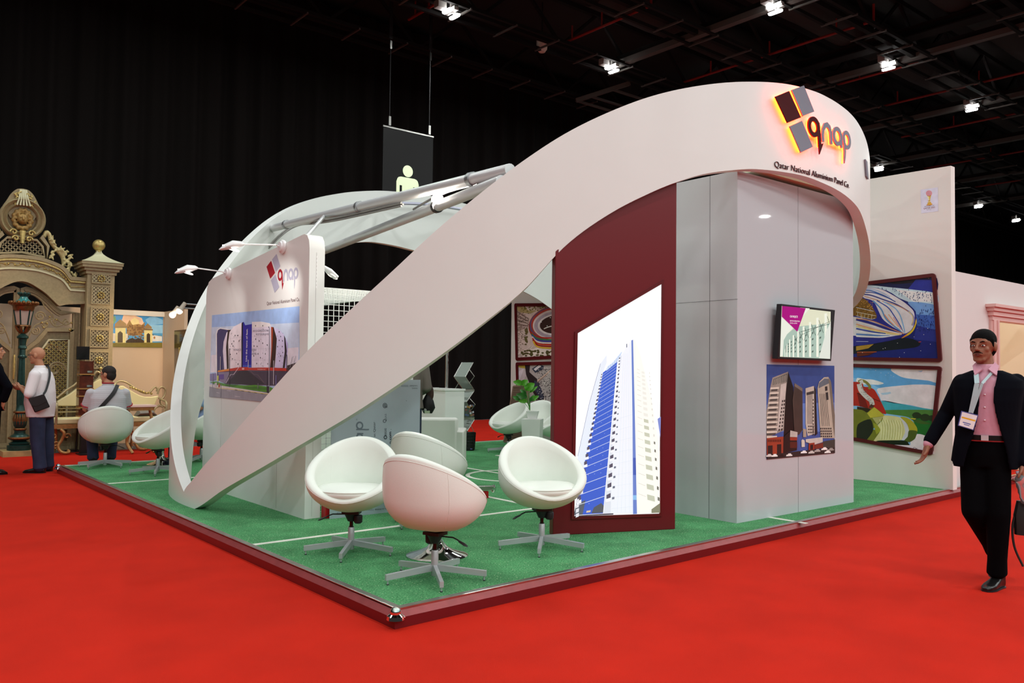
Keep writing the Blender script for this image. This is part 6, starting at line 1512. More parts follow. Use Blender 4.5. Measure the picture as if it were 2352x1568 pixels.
# seated men -----------------------------------------------------------------------------------
STRIPE = mat('striped_shirt', '#cfcdd0', .7)
nt = STRIPE.node_tree; bs = nt.nodes['Principled BSDF']; tc = nt.nodes.new('ShaderNodeTexCoord'); wv_ = nt.nodes.new('ShaderNodeTexWave'); wv_.bands_direction = 'Z'; wv_.inputs['Scale'].default_value = 30; wv_.inputs['Distortion'].default_value = .6
cr = nt.nodes.new('ShaderNodeValToRGB'); cr.color_ramp.elements[0].color = lin('#8f8f98'); cr.color_ramp.elements[1].color = lin('#dad8dc'); cr.color_ramp.elements[0].position = .25; cr.color_ramp.elements[1].position = .55
nt.links.new(tc.outputs['Object'], wv_.inputs['Vector']); nt.links.new(wv_.outputs['Fac'], cr.inputs['Fac']); nt.links.new(cr.outputs['Color'], bs.inputs['Base Color'])
def seated(label, bx, by, F, headF, topm, skin, hairm, rim=None, seat=PT+.49, glasses=True, s=1.0, wide=1.0):
    fg = Fig((bx, by, PT), F, label); P = lambda r, f, u: fg.p(r, f, u)
    R0, F0 = fg.R, fg.F; z0 = seat-PT
    hips = [P(-.09,-.06,z0+.07), P(.09,-.06,z0+.07)]; kn = [P(-.14,.36,z0+.05), P(.14,.36,z0+.05)]; an = [P(-.11,.36,.10), P(.11,.36,.10)]
    sh = [P(-.19*wide,-.12,z0+.52), P(.19*wide,-.12,z0+.52)]; el = [P(-.235*wide,-.02,z0+.30), P(.235*wide,-.02,z0+.30)]; wr = [P(-.15,.2,z0+.22), P(.15,.2,z0+.22)]
    neck = P(0,-.10,z0+.64)
    rings = [(P(0,-.05,z0+.02),.185,.14),(P(0,-.06,z0+.12),.20,.16),(P(0,-.08,z0+.28),.20*wide,.15),(P(0,-.10,z0+.45),.20*wide,.135),(P(0,-.11,z0+.54),.16*wide,.10),(P(0,-.105,z0+.61),.085,.07)]
    mb = MB(); post = head(fg, mb, P(0,-.07,z0+.76), headF, skin, neck, True, hairm, glasses=glasses)
    skinbody(fg, mb, rings, R0, F0, list(zip(sh, el, wr)), list(zip(hips, kn, an)), skin)
    for w_, e_, sg in zip(wr, el, (-1,1)): hand(mb, w_, (w_-e_).normalized(), UP, skin, .5)
    fg.add('body', mb, skin, .0085, 3); post(None)
    trousers(fg, hips, kn, an, JEANS, rr=(.095,.085,.07,.072), pel=(.18,.14))
    for a_ in an: g = V((a_.x, a_.y, PT)); shoe(fg, g-F0*.07, g+F0*.2)
    mb = MB(); torso(mb, [(c, a_+.014, b+.014) for c, a_, b in rings], R0, F0, topm)
    for s_, e_ in zip(sh, el): mb.cap(s_, lerp(s_, e_, .72), .062, .064, topm, 14)
    mb.loft([(neck-UP*.03, R0*.085, F0*.08), (neck+UP*.012, R0*.068, F0*.066)], topm, 16)
    shirt = fg.add('shirt', mb, topm, .010, 4)
    if rim:
        mb = MB(); mb.tube([neck+UP*.014+R0*.072*math.cos(2*PI*i/20)+F0*.07*math.sin(2*PI*i/20) for i in range(20)], .009, rim, 8, closed=True)
        for s_, e_ in zip(sh, el):
            c = lerp(s_, e_, .76); d = (e_-s_).normalized(); u = d.orthogonal().normalized(); w_ = d.cross(u); mb.tube([c+(u*math.cos(2*PI*i/16)+w_*math.sin(2*PI*i/16))*.066 for i in range(16)], .009, rim, 6, closed=True)
        obj('trim', mb, shirt)
    return fg, P, z0
cpos = onZ(241, 1068, PT+.02)
aw = V((cpos.x-CAM.x, cpos.y-CAM.y, 0)).normalized(); rgt_ = aw.cross(UP)
fg, P, z0 = seated('man in a grey striped polo shirt seated with his back to the camera', cpos.x+.0, cpos.y, aw-rgt_*.12, aw*.62-rgt_*.78, STRIPE, SKIN2, HAIRD, mat('red_trim', '#a3202c', .6), wide=1.12)
mb = MB(); pth = curve([P(.11,-.16,z0+.63), P(.05,-.245,z0+.52), P(-.06,-.262,z0+.38), P(-.16,-.235,z0+.26)], 6)
for i in range(len(pth)-1): mb.bar(pth[i], pth[i+1], .05, .005, BAGB, upv=-aw)
obj('bag_strap', mb, fg.t)
cp2 = onZ(462, 1056, PT+.02)
seated('seated man in a light blue shirt mostly hidden behind the arch band', cp2.x, cp2.y, (sind(-120), -cosd(-120)), (sind(-120), -cosd(-120)), mat('light_blue_shirt', '#8fa9d0', .6), SKIN2, HAIRD)

# standing figures built whole though mostly cropped or hidden ----------------------------------
def standing(label, base, F, headF, h, topm, legm, skin, hairm, hem=.84, arms='down', detail=True):
    s = h/1.75; fg = Fig(base, F, label); P = lambda r, f, u: fg.p(r*s, f*s, u*s); R0, F0 = fg.R, fg.F
    hips = [P(-.09,0,.90), P(.09,0,.90)]; kn = [P(-.10,.02,.49), P(.10,.0,.49)]; an = [P(-.11,-.02,.10), P(.11,-.03,.10)]
    sh = [P(-.195,-.01,1.42), P(.195,-.01,1.42)]
    el = [P(-.25,-.03,1.13), P(.25,-.03,1.13)]; wr = [P(-.26,.04,.88), P(.26,.04,.88)]
    if arms == 'pockets': el = [P(-.27,.13,1.16), P(.27,.13,1.16)]; wr = [P(-.2,.10,.98), P(.2,.10,.98)]
    if arms == 'front': el = [P(-.24,.02,1.14), P(.24,.02,1.14)]; wr = [P(-.10,.24,1.10), P(.10,.24,1.08)]
    neck = P(0,-.01,1.49)
    rings = [(P(0,0,hem),.185*s,.125*s),(P(0,0,1.0),.17*s,.12*s),(P(0,0,1.15),.175*s,.12*s),(P(0,0,1.3),.195*s,.122*s),(P(0,-.005,1.42),.18*s,.095*s),(P(0,-.01,1.48),.085*s,.07*s)]
    mb = MB(); post = head(fg, mb, P(0,.02,1.63), headF, skin, neck, True, hairm, detail=detail)
    skinbody(fg, mb, rings, R0, F0, list(zip(sh, el, wr)), list(zip(hips, kn, an)), skin)
    for w_, e_ in zip(wr, el): hand(mb, w_, (w_-e_).normalized(), F0 if arms == 'down' else UP, skin, .6)
    fg.add('body', mb, skin, .008, 3); post(None)
    trousers(fg, hips, kn, an, legm)
    for a_ in an: g = V((a_.x, a_.y, base[2])); shoe(fg, g-F0*.07, g+F0*.22)
    mb = MB(); torso(mb, [(c, a_+.02, b+.02) for c, a_, b in rings], R0, F0, topm)
    for s_, e_, w_ in zip(sh, el, wr): mb.cap(s_, e_, .066*s, .056*s, topm, 14); mb.cap(e_, lerp(e_, w_, .92), .056*s, .046*s, topm, 14)
    fg.add('jacket', mb, topm, .010, 5)
    return fg, P
b = onZ(-24, 1089, 0)
standing('man in a dark navy suit cut off by the left edge of the view', b, RC*.9-TC*.2, RC*.9-TC*.1, 1.78, NAVY, NAVYT, SKIN2, HAIRD, arms='pockets')
b = at(930, 1060, 9.6); b.z = PT
GJ = mat('taupe_jacket', '#6f6660', .85, bump=.2, bscale=90)
aw = V((b.x-CAM.x, b.y-CAM.y, 0)).normalized(); rgt_ = aw.cross(UP)
fg, P = standing('person in a taupe jacket seen from behind, head hidden by the arch', b, aw+rgt_*.35, aw, 1.80, GJ, JEANS, SKIN2, HAIRD, hem=.90, arms='front')
t = thing('handbag', 'black handbag with a long brown scarf beside the taupe jacket', 'handbag', at(985, 945, 9.7))
mb = MB(); c = at(983, 932, 9.7); mb.loft([(c-UP*.085, VRIGHT*.05, VAWAY*.04),(c-UP*.02, VRIGHT*.085, VAWAY*.05),(c+UP*.06, VRIGHT*.065, VAWAY*.035),(c+UP*.13, VRIGHT*.03, VAWAY*.02)], BAGB, 14); obj('body', mb, t)
mb = MB(); rr = random.Random(9)
for i in range(16): x = 981+rr.uniform(0,12); mb.tube(curve([at(979+i*.3, 866, 9.75), at(x-1, 890, 9.72), at(x+1, 908, 9.70), at(x-1+rr.uniform(-2,2), 922, 9.7)], 5), [.018*(.6+.4*math.sin(q/15*PI)) for q in range(16)], mat('scarf_brown', '#3f2b22', .8), 6)
obj('scarf', mb, t)
mb = MB(); mb.tube(curve([at(983,915,9.7), at(980,862,9.75), at(972,828,9.75)], 6), .01, BAGB, 6); obj('strap', mb, t)
mb = MB(); mb.ball(at(976,941,9.62), .022, CHROME, 10); mb.box(at(981,946,9.61), (.07,.01,.03), mat('bag_lining', '#a9b59a', .6)); obj('clasp', mb, t)
# ---------------------------------------------------------------- gate maker's stand at left
GY = 12.1
CREAM = mat('antique_cream', '#988763', .5, noise=.12, nscale=30); CREAM2 = mat('antique_cream_dark', '#7d6d4e', .55, noise=.15, nscale=25); GOLDP = mat('antique_gold', '#b8a263', .35, metal=.5, noise=.2, nscale=30); PALEC = mat('pale_cream_paint', '#c9c4a0', .45)
X0 = onY(51, 503, GY).x
def g(px, py, Y=GY): p = onY(px, py, Y); return (p.x-X0, p.z)
def GFm(Yf): return lambda u, v, w: V((X0+u, Yf-w, v))
GF = GFm(GY)
def mir(pts): return pts + [(-u, v) for u, v in reversed(pts) if abs(u) > 1e-6]
gate = thing('ornamental_gate', 'ornate cream and gold double gate with a medallion crest', 'gate', (X0, GY, 0))
outer_ = [(0, g(51,592)[1])]+[g(*q) for q in ((86,597),(122,609),(142,621),(157,641),(193,644))]
inner_ = [(0, g(51,647)[1])]+[g(*q) for q in ((66,652),(97,671),(116,688),(131,703),(152,699),(193,698))]
outC = [(u, v) for u, v in c2(outer_[:5], 6)]+[outer_[5]]; innC = [(u, v) for u, v in c2(inner_[:5], 6)]+inner_[5:]
mb = MB(); mb.smooth = False
full = mir(outC[::-1]) ; band_ = [(u, v) for u, v in outC]+[(u, v) for u, v in reversed(innC)]
band_all = band_ + [(-u, v) for u, v in reversed(band_)]
mb.prism([(u, v) for u, v in outC]+innC[::-1], GF, -.15, .15, CREAM); mb.prism([(-u, v) for u, v in (outC+innC[::-1])][::-1], GF, -.15, .15, CREAM)
def both(path): return [(-u, v) for u, v in reversed(path)] + path[1:]
mb.stroke(both(outC), .06, GF, .1, .22, CREAM); mb.stroke(both([(u, v-.05) for u, v in outC]), .035, GF, .1, .19, GOLDP); mb.stroke(both([(u, v-.20) for u, v in outC]), .03, GF, .1, .18, PALEC); mb.stroke(both([(u, v+.02) for u, v in innC]), .05, GF, .1, .19, CREAM)
obj('arch', mb, gate)
mb = MB()
for sg in (1, -1):
    for i in range(1, 15):
        t = i/15; k = t*(len(outC)-1); a_ = outC[int(k)]; mb.ball(GF(sg*a_[0], a_[1]-.125+.012*math.sin(i*2.2), .16), (.018,.014,.018), GOLDP, 8)
    P0 = [(sg*outC[min(int(q/40*(len(outC)-1)), len(outC)-1)][0], outC[min(int(q/40*(len(outC)-1)), len(outC)-1)][1]-.125+.025*math.sin(q*1.1)) for q in range(41)]
    mb.tube([GF(u, v, .155) for u, v in P0], .008, GOLDP, 6)
obj('frieze_ornament', mb, gate)
# crest
rr = random.Random(4)
mc = g(51, 503); mr_ = abs(g(104, 503)[0])
mb = MB(); cc = GF(mc[0], mc[1], 0)
mb.lathe([(0,-.05),(mr_*.62,-.05),(mr_*.64,.04),(mr_*.7,.07),(mr_*.76,.04),(mr_*.80,.03),(mr_*.86,.06),(mr_*.93,.10),(mr_,.06),(mr_,-.08),(0,-.08)], cc, CREAM, 40, axis=(0,-1,0), caps=False)
obj('medallion', mb, gate)
mb = MB()
crest = [g(*q) for q in ((52,433),(66,437),(78,449),(88,468),(95,480))]; cl = both(c2(crest, 5)); mb.smooth = False
mb.prism(cl+[(-mr_*.5, mc[1]), (mr_*.5, mc[1])][::-1], GF, -.08, .0, CREAM)
for k in (-2,-1,0,1,2): mb.tube([GF(k*.022, g(51,436)[1]-.002*abs(k), .02), GF(k*.03, g(51,455)[1], .08), GF(k*.05, g(51,474)[1], .10)], .014, PALEC, 8)
for sg in (-1,1):
    for k, (px, py) in enumerate(((63,446),(66,455),(72,452),(70,472),(76,468))):
        q = g(px, py)
        for _ in range(4): mb.cap(GF(sg*q[0], q[1], .05), GF(sg*q[0]+rr.uniform(-.04,.04), q[1]+rr.uniform(-.04,.04), .06), .016, .008, GOLDP, 8)
    sp = [(sg*(.10+.05*math.cos(a_*.6)*(1-a_/14)), g(51,550)[1]+.05*math.sin(a_*.6)*(1-a_/14)) for a_ in range(13)]; mb.tube([GF(u, v, .09) for u, v in sp], .016, GOLDP, 8)
    sp = [(sg*(.13+.055*math.cos(a_*.6)*(1-a_/14)), g(51,536)[1]+.055*math.sin(a_*.6)*(1-a_/14)) for a_ in range(13)]; mb.tube([GF(u, v, .09) for u, v in sp], .016, GOLDP, 8)
mb.loft([(GF(0, g(51,531)[1], .08), V((.05,0,0)), V((0,.03,0))), (GF(0, g(51,560)[1], .08), V((.03,0,0)), V((0,.03,0)))], GOLDP, 10)
obj('crest', mb, gate)
mb = MB(); rr = random.Random(2)     # lion-like mask
mb.ball(GF(0, mc[1]+.0, .05), (.085,.05,.10), GOLDP, 16); mb.ball(GF(0, mc[1]-.045, .09), (.045,.04,.04), GOLDP, 12); mb.cap(GF(0, mc[1]+.05, .09), GF(0, mc[1]-.02, .13), .014, .018, GOLDP, 8)
for sg in (-1,1): mb.ball(GF(sg*.035, mc[1]+.02, .09), .014, CREAM2, 8); mb.ball(GF(sg*.07, mc[1]+.085, .05), .022, GOLDP, 8)
for i in range(26): a_ = 2*PI*i/26; k = .125+.02*(i % 2); mb.ball(GF(k*math.sin(a_)*.98, mc[1]-.01+k*1.15*math.cos(a_), .035), (.034,.03,.04), CREAM2 if i % 3 == 0 else GOLDP, 8)
mb.ball(GF(0, mc[1]-.165, .05), (.03,.03,.045), GOLDP, 8)
obj('lion_mask', fuse('lion_mask', mb, mat('mask_gold', '#94743e', .45, metal=.35, noise=.3, nscale=22), .010, 3), gate)
lat = [g(*q) for q in ((10,548),(83,553),(96,567),(101,592),(51,580),(0,584))]
lt = [(-g(96,567)[0], g(96,567)[1]), (-g(83,552)[0], g(83,552)[1]), g(83,552), g(96,567), g(101,591), (0, g(51,580)[1]), (-g(101,591)[0], g(101,591)[1])]
def inside(u, v, poly):
    r = False
    for i in range(len(poly)):
        (x1, y1), (x2, y2) = poly[i], poly[i-1]
        if (y1 > v) != (y2 > v) and u < (x2-x1)*(v-y1)/(y2-y1)+x1: r = not r
    return r
def lattice(mb, poly, step, wd, F, w0, w1, m):
    us = [p[0] for p in poly]; vs_ = [p[1] for p in poly]; u0, u1, v0, v1 = min(us), max(us), min(vs_), max(vs_)
    for sg in (1, -1):
        k = -(v1-v0) - (u1-u0)
        while k < (u1-u0)+(v1-v0):
            seg = []; n = 60
            for i in range(n+1):
                v = lerp(v0, v1, i/n); u = u0+k+sg*(v-v0)
                if inside(u, v, poly): seg.append((u, v))
                elif len(seg) > 1: mb.stroke([seg[0], seg[-1]], wd, F, w0, w1, m); seg = []
                else: seg = []
            if len(seg) > 1: mb.stroke([seg[0], seg[-1]], wd, F, w0, w1, m)
            k += step
mb = MB(); mb.smooth = False; lattice(mb, lt, .082, .018, GF, 0, .03, CREAM); mb.stroke(lt, .035, GF, -.03, .07, CREAM, closed=True)
mb.prism([g(*q) for q in ((106,596),(106,567),(90,548),(96,540),(112,566))], GF, -.04, .08, CREAM); mb.prism([(-u, v) for u, v in [g(*q) for q in ((106,596),(106,567),(90,548),(96,540),(112,566))]][::-1], GF, -.04, .08, CREAM)
obj('lattice_panel', mb, gate)
mb = MB()
for sg in (1, -1):
    pth = [g(*q) for q in ((100,545),(106,533),(113,540),(116,556),(128,572),(142,590),(146,612))]; mb.tube([GF(sg*u, v, .02) for u, v in c2(pth, 5)], .035, CREAM, 8)
    pth = [g(*q) for q in ((124,567),(140,578),(147,598),(140,614))]; mb.tube([GF(sg*u, v, .04) for u, v in c2(pth, 5)], .022, PALEC, 8)
    for px, py, r in ((117,548,.04),(122,556,.035),(125,564,.03),(138,573,.05),(146,580,.045),(155,577,.025),(160,588,.045),(154,600,.05),(161,605,.035),(157,614,.045),(150,622,.04),(163,626,.03),(115,590,.05),(120,580,.04),(170,632,.05)):
        q = g(px, py)
        for _ in range(5): mb.cap(GF(sg*q[0]+rr.uniform(-r,r)*.5, q[1]+rr.uniform(-r,r)*.5, .04), GF(sg*q[0]+rr.uniform(-r,r)*1.3, q[1]+rr.uniform(-r,r)*1.3, .06), r*.5, r*.25, GOLDP, 8)
    oc = obj('scroll', fuse('scroll', mb, mat('leaf_gilt', '#b3a372', .4, metal=.3, noise=.25, nscale=25), .011, 2), gate); mb = MB()
# leaves: arched frame, open scrollwork above, carved panel below
for sg in (1, -1):
    mir_ = (lambda L_: [(sg*u, v) for u, v in L_])
    FLf = GFm(GY+.05)
    top = [g(*q) for q in ((53,664),(82,672),(106,690),(124,708),(138,719),(176,719))]
    fr_o = [(.03, 0.02)]+[(.03, top[0][1])]+c2(top[:5], 4)[1:]+[top[5], (top[5][0], .02)]
    mb = MB(); mb.smooth = False; mb.stroke(mir_([(u, v) for u, v in fr_o]), .11, FLf, -.03, .05, CREAM); mb.stroke(mir_(fr_o), .05, FLf, .04, .075, CREAM2)
    mb.stroke(mir_([(.08,.08),(top[5][0]-.06,.08)]), .16, FLf, -.03, .05, CREAM)
    lf_ = obj('gate_leaf', mb, gate)
    pan = [g(*q) for q in ((58,806),(86,783),(108,757),(165,757),(165,790))]; pan = [(.09, .1), (.09, pan[0][1])]+pan[1:4]+[(top[5][0]-.06, pan[3][1]), (top[5][0]-.06, .1)]
    mb = MB(); mb.smooth = False; mb.prism(mir_(pan), FLf, -.02, .015, CREAM2); mb.stroke(mir_(pan), .07, FLf, .0, .055, CREAM, closed=True)
    ip = [g(*q) for q in ((86,816),(112,780),(158,780),(158,990))]; ip = [(ip[0][0]-.0, g(86,985)[1]), ip[0], ip[1], ip[2], (ip[2][0], g(158,985)[1])]
    mb.stroke(mir_(ip), .03, FLf, .02, .06, PALEC, closed=True); lattice(mb, mir_(ip), .075, .014, FLf, .015, .04, GOLDP)
    obj('carved_panel', mb, lf_)
    mb = MB()
    def spiral(px, py, r, turns, a0, dirn=1, tr=.014):
        q = g(px, py); n = int(turns*16); mb.tube([FLf(sg*(q[0]+r*(1-i/n*.85)*math.cos(R_(a0)+dirn*2*PI*turns*i/n)), q[1]+r*(1-i/n*.85)*math.sin(R_(a0)+dirn*2*PI*turns*i/n), .03) for i in range(n+1)], tr, CREAM, 6)
    for a_ in ((92,726,.085,1.8,0),(81,760,.07,1.7,60,-1),(104,745,.05,1.5,200),(128,738,.06,1.0,0),(152,740,.06,1.3,90),(112,797,.06,1.6,0),(136,800,.055,1.5,180,-1),(128,850,.12,1,0),(128,850,.17,1,0,1,.02),(104,850,.05,1.4,0),(150,900,.05,1.4,0)): spiral(*a_)
    for pts in (((60,790),(68,770),(80,748),(100,740),(125,732),(150,745),(163,741)), ((80,676),(96,690),(104,706),(120,722),(128,748)), ((112,730),(125,748),(143,746),(153,735))):
        mb.tube([FLf(sg*u, v, .03) for u, v in c2([g(*q) for q in pts], 6)], .013, CREAM, 6)
    for px, py in ((161,757),(100,752),(114,727),(130,734),(108,742),(164,741),(96,740),(132,795),(139,806),(118,790),(146,818),(150,815),(105,800)): q = g(px, py); mb.ball(FLf(sg*q[0], q[1], .05), .028 if (px, py) == (161,757) else .018, GOLDP, 8)
    q = g(20, 845); mb.tube([FLf(sg*.06, g(51,815)[1], .09), FLf(sg*.06, g(51,850)[1], .11), FLf(sg*.06, g(51,870)[1], .09)], [.014,.02,.014], GOLDP, 8)
    obj('scrollwork', mb, lf_)
# pillar
xl, xr = onY(193, 900, GY-.3).x, onY(256, 900, GY-.3).x
pil = thing('gate_pillar', 'square cream gate pillar with rosette grilles and a gold ball on top', 'pillar', ((xl+xr)/2, GY, 0))
pzt = onY(225, 622, GY-.3).z; cx_ = (xl+xr)/2; hw = (xr-xl)/2
mb = MB(); mb.smooth = False; mb.box2((xl, GY-.3, 0), (xr, GY-.3+2*hw, pzt), CREAM); obj('shaft', mb, pil)
pc = GY-.3+hw
mb = MB(); mb.smooth = False
for r, za, zb2 in ((1.12,-.06,0),(1.28,0,.05),(1.45,.05,.10),(1.52,.10,.15)): mb.box2((cx_-hw*r, pc-hw*r, pzt+za), (cx_+hw*r, pc+hw*r, pzt+zb2), CREAM)
zc0 = pzt+.15; zc1 = onY(224, 576, pc).z; k = 8; vs = []
for i in range(k+1):
    t = i/k; r = hw*(1.40*(1-t)**1.8+.17); zz = lerp(zc0, zc1, t); vs += [V((cx_+a_*r, pc+b_*r, zz)) for a_, b_ in ((-1,-1),(1,-1),(1,1),(-1,1))]
mb.add(vs, [(i*4+j, i*4+(j+1) % 4, (i+1)*4+(j+1) % 4, (i+1)*4+j) for i in range(k) for j in range(4)]+[(k*4, k*4+1, k*4+2, k*4+3)], PALEC)
obj('cap', mb, pil)
mb = MB(); mb.ball((cx_, pc, zc1+.10), .105, GOLDP, 24); mb.cyl((cx_, pc, zc1-.02), (cx_, pc, zc1+.02), .05, GOLDP, 14); obj('finial_ball', mb, pil)
for y0, y1 in ((629,650),(657,698),(707,748),(757,797),(808,846),(858,900),(910,950),(960,1000)):
    z1, z0_ = onY(225, y0, GY-.3).z, onY(225, y1, GY-.3).z
    q = [(xl+hw*.32-X0, z0_), (xr-hw*.32-X0, z0_), (xr-hw*.32-X0, z1), (xl+hw*.32-X0, z1)]
    Fp = GFm(GY-.3); mb = MB(); mb.smooth = False; mb.prism(q, Fp, 0, .004, mat('panel_recess', '#84745a', .6)); mb.stroke(q, .025, Fp, 0, .03, CREAM, closed=True); lattice(mb, q, .062, .011, Fp, .003, .022, mat('grille_pale', '#c2b28c', .35, metal=.4))
    c = ((q[0][0]+q[1][0])/2, (z0_+z1)/2)
    for i in range(9): a_ = i*.8; mb.ball(Fp(c[0]+.05*math.cos(a_)*(i > 0), c[1]+.05*math.sin(a_)*(i > 0), .028), .02, GOLDP, 6)
    obj('rosette_grille', mb, pil)
# lamp post
LPp = onZ(44, 1037, .06); LD = depth(LPp); sc_ = LD/FPX
lpz = lambda y: onP(44+(1037-y)*.031*1.0, y, LPp, TC).z if False else at(44+(1037-y)*.047, y, LD).z
GRN = mat('lamp_green', '#1f3f3a', .35, metal=.4, noise=.25, nscale=20); COPP = mat('lamp_copper', '#7a5230', .35, metal=.7, noise=.3, nscale=30); TEAL = mat('lamp_teal', '#2f7a78', .25, coat=.4)
lp = thing('street_lamp', 'dark green ornate street lamp with a lantern in front of the gate', 'street lamp', (LPp.x, LPp.y, 0))
o0 = V((LPp.x, LPp.y, 0)); mk = lambda tab: [(h*sc_, lpz(y)) for y, h in tab]
mb = MB(); mb.smooth = False; mb.box2((LPp.x-.26, LPp.y-.22, 0), (LPp.x+.26, LPp.y+.22, lpz(1033)), mat('wood_block', '#a98f5e', .7, noise=.2, nscale=8)); obj('wood_block', mb, lp)
mb = MB(); mb.lathe(mk([(1033,25),(1022,25),(1021,20),(1017,22),(1012,13),(1009,20),(1004,21),(999,18),(996,12),(991,11),(986,12),(983,9),(977,13),(968,14.5),(956,12.5),(949,10.5),(946,12.5),(942,9.5),(930,8.5)]), o0, GRN, 28); obj('base', mb, lp)
mb = MB()
for i in range(14):
    t = 2*PI*i/14; r = 13*sc_; mb.loft([(o0+V((r*.9*math.cos(t), r*.9*math.sin(t), lpz(975))), V((-math.sin(t),math.cos(t),0))*.02, V((math.cos(t),math.sin(t),0))*.012), (o0+V((r*1.05*math.cos(t), r*1.05*math.sin(t), lpz(962))), V((-math.sin(t),math.cos(t),0))*.026, V((math.cos(t),math.sin(t),0))*.014), (o0+V((r*.9*math.cos(t), r*.9*math.sin(t), lpz(951))), V((-math.sin(t),math.cos(t),0))*.008, V((math.cos(t),math.sin(t),0))*.01)], COPP, 8)
for y, r in ((1005,21),(946,12),(985,11)): mb.tube([o0+V((r*sc_*math.cos(2*PI*i/24), r*sc_*math.sin(2*PI*i/24), lpz(y))) for i in range(24)], .02, COPP, 8, closed=True)
obj('acanthus_band', mb, lp)
mb = MB()
n = 40; prof = [(lerp(8.5, 6.3, i/6)*sc_, lerp(lpz(932), lpz(822), i/6)) for i in range(7)]
vs = [o0+V((r*(1-.10*(j % 2))*math.cos(2*PI*j/n), r*(1-.10*(j % 2))*math.sin(2*PI*j/n), zz)) for r, zz in prof for j in range(n)]
mb.add(vs, [(i*n+j, i*n+(j+1) % n, (i+1)*n+(j+1) % n, (i+1)*n+j) for i in range(6) for j in range(n)], GRN)
mb.lathe(mk([(822,9),(818,9.5),(815,7),(802,6.5),(800,9),(796,9),(793,7),(786,7.5),(778,8.5),(776,12),(772,12),(769,8),(766,5),(762,6),(757,4.5)]), o0, GRN, 24)
obj('shaft', mb, lp)
mb = MB()
for i in range(6): t = 2*PI*i/6; mb.tube(curve([o0+V((4*sc_*math.cos(t), 4*sc_*math.sin(t), lpz(764))), o0+V((10*sc_*math.cos(t), 10*sc_*math.sin(t), lpz(758))), o0+V((14*sc_*math.cos(t), 14*sc_*math.sin(t), lpz(749)))], 5), .02, COPP, 8)
mb.lathe(mk([(749,17),(746,16),(745,13)]), o0, COPP, 6); obj('bracket', mb, lp)
mb = MB(); mb.smooth = False; mb.lathe(mk([(746,13.5),(712,19.5)]), o0, mat('lantern_glass', '#c9b2a4', .25, trans=.25), 6); obj('lantern_glass', mb, lp)
mb = MB()
for i in range(6): t = 2*PI*i/6; mb.cyl(o0+V((13.8*sc_*math.cos(t), 13.8*sc_*math.sin(t), lpz(747))), o0+V((19.8*sc_*math.cos(t), 19.8*sc_*math.sin(t), lpz(711))), .012, GRN, 6)
obj('lantern_frame', mb, lp)
mb = MB(); mb.lathe(mk([(713,20),(708,22),(703,23),(700,28),(697,29),(694,28)]), o0, COPP, 12)
for i in range(18): t = 2*PI*i/18; mb.ball(o0+V((28*sc_*math.cos(t), 28*sc_*math.sin(t), lpz(695))), .03, COPP, 6)
obj('crown_rim', mb, lp)
mb = MB(); mb.lathe(mk([(696,24),(692,18),(688,12),(684,8.5),(680,8),(677,10)]), o0, TEAL, 20); obj('dome', mb, lp)
mb = MB(); mb.lathe(mk([(681,8),(677,11),(674,11.5),(673,8)]), o0, GRN, 12)
for i in range(8): t = 2*PI*i/8; mb.ball(o0+V((11*sc_*math.cos(t), 11*sc_*math.sin(t), lpz(673))), .022, GRN, 6)
obj('finial', mb, lp)
# back walls of that stand
BWALL = mat('beige_stand_wall', '#d9bfa2', .6)
WY = 12.95; wzt = onY(300, 712, WY).z; WXr = onY(377, 720, WY).x
mb = MB(); mb.smooth = False; mb.box2((-3.5, WY, 0), (WXr, WY+.06, wzt), BWALL); struct('wall_booth_back', mb)
mb = MB(); mb.smooth = False; mb.box2((WXr, 11.75, 0), (WXr+.06, WY, wzt+.0), BWALL); struct('wall_booth_side', mb)
bn_ = thing('banner', 'banner with a picture of a gatehouse under blue sky on the beige wall', 'banner', tuple(onY(316, 800, WY)))
a = Art((0, WY-.012, 0), (0,-1,0)); z = Zm(240, 690, 7.468)
bq = z((148,190),(1008,240),(990,810),(125,795)); a.poly(bq, '#4f96c4')
a.poly(z((148,190),(1008,240),(1000,560),(140,560)), '#3f8ec6'); a.poly(z((300,330),(330,230),(480,240),(640,300),(680,400),(560,560),(380,480)), '#e3b593'); a.poly(z((460,330),(520,290),(590,340),(600,420),(440,430)), '#f0c78a'); a.poly(z((700,330),(780,280),(860,270),(1000,330),(1000,400),(760,430)), '#7fb4d6'); a.poly(z((720,420),(1000,420),(998,560),(760,560)), '#8ebfda')
a.poly(z((640,420),(700,360),(640,600),(380,600),(380,420),(430,330),(480,420),(580,400)), '#9b7440'); a.dots(z(*[(rnd.uniform(390,680), rnd.uniform(420,660)) for _ in range(60)]), 2.2, 2, '#7a5630', 6)
a.poly(z((130,560),(400,570),(400,690),(130,700)), '#d8cfc0'); a.poly(z((820,590),(985,610),(985,700),(820,700)), '#e0dad2'); a.poly(z((815,572),(860,600),(985,605),(985,612),(820,595)), '#3f4a3a')
a.poly(z((185,460),(365,455),(365,725),(185,725)), '#d9cc8a'); a.poly(z((170,440),(380,430),(380,470),(170,470)), '#8a7048'); a.poly(z((180,400),(270,320),(375,400),(375,435),(180,440)), '#9b7a4a'); a.poly(z((225,720),(228,560),(270,520),(312,560),(312,720)), '#4a3a26')
a.poly(z((680,500),(820,505),(820,722),(680,722)), '#d6c98a'); a.poly(z((670,480),(830,490),(830,512),(670,510)), '#7d6440'); a.poly(z((690,450),(740,390),(810,455),(810,485),(690,480)), '#94744a'); a.poly(z((722,720),(724,580),(752,556),(782,580),(784,720)), '#3f3222')
a.poly(z((370,690),(420,660),(480,640),(525,665),(580,640),(640,665),(680,690),(680,722),(370,725)), '#3a2a1c'); a.line(z((525,440),(525,722)), .8, '#4a3622')
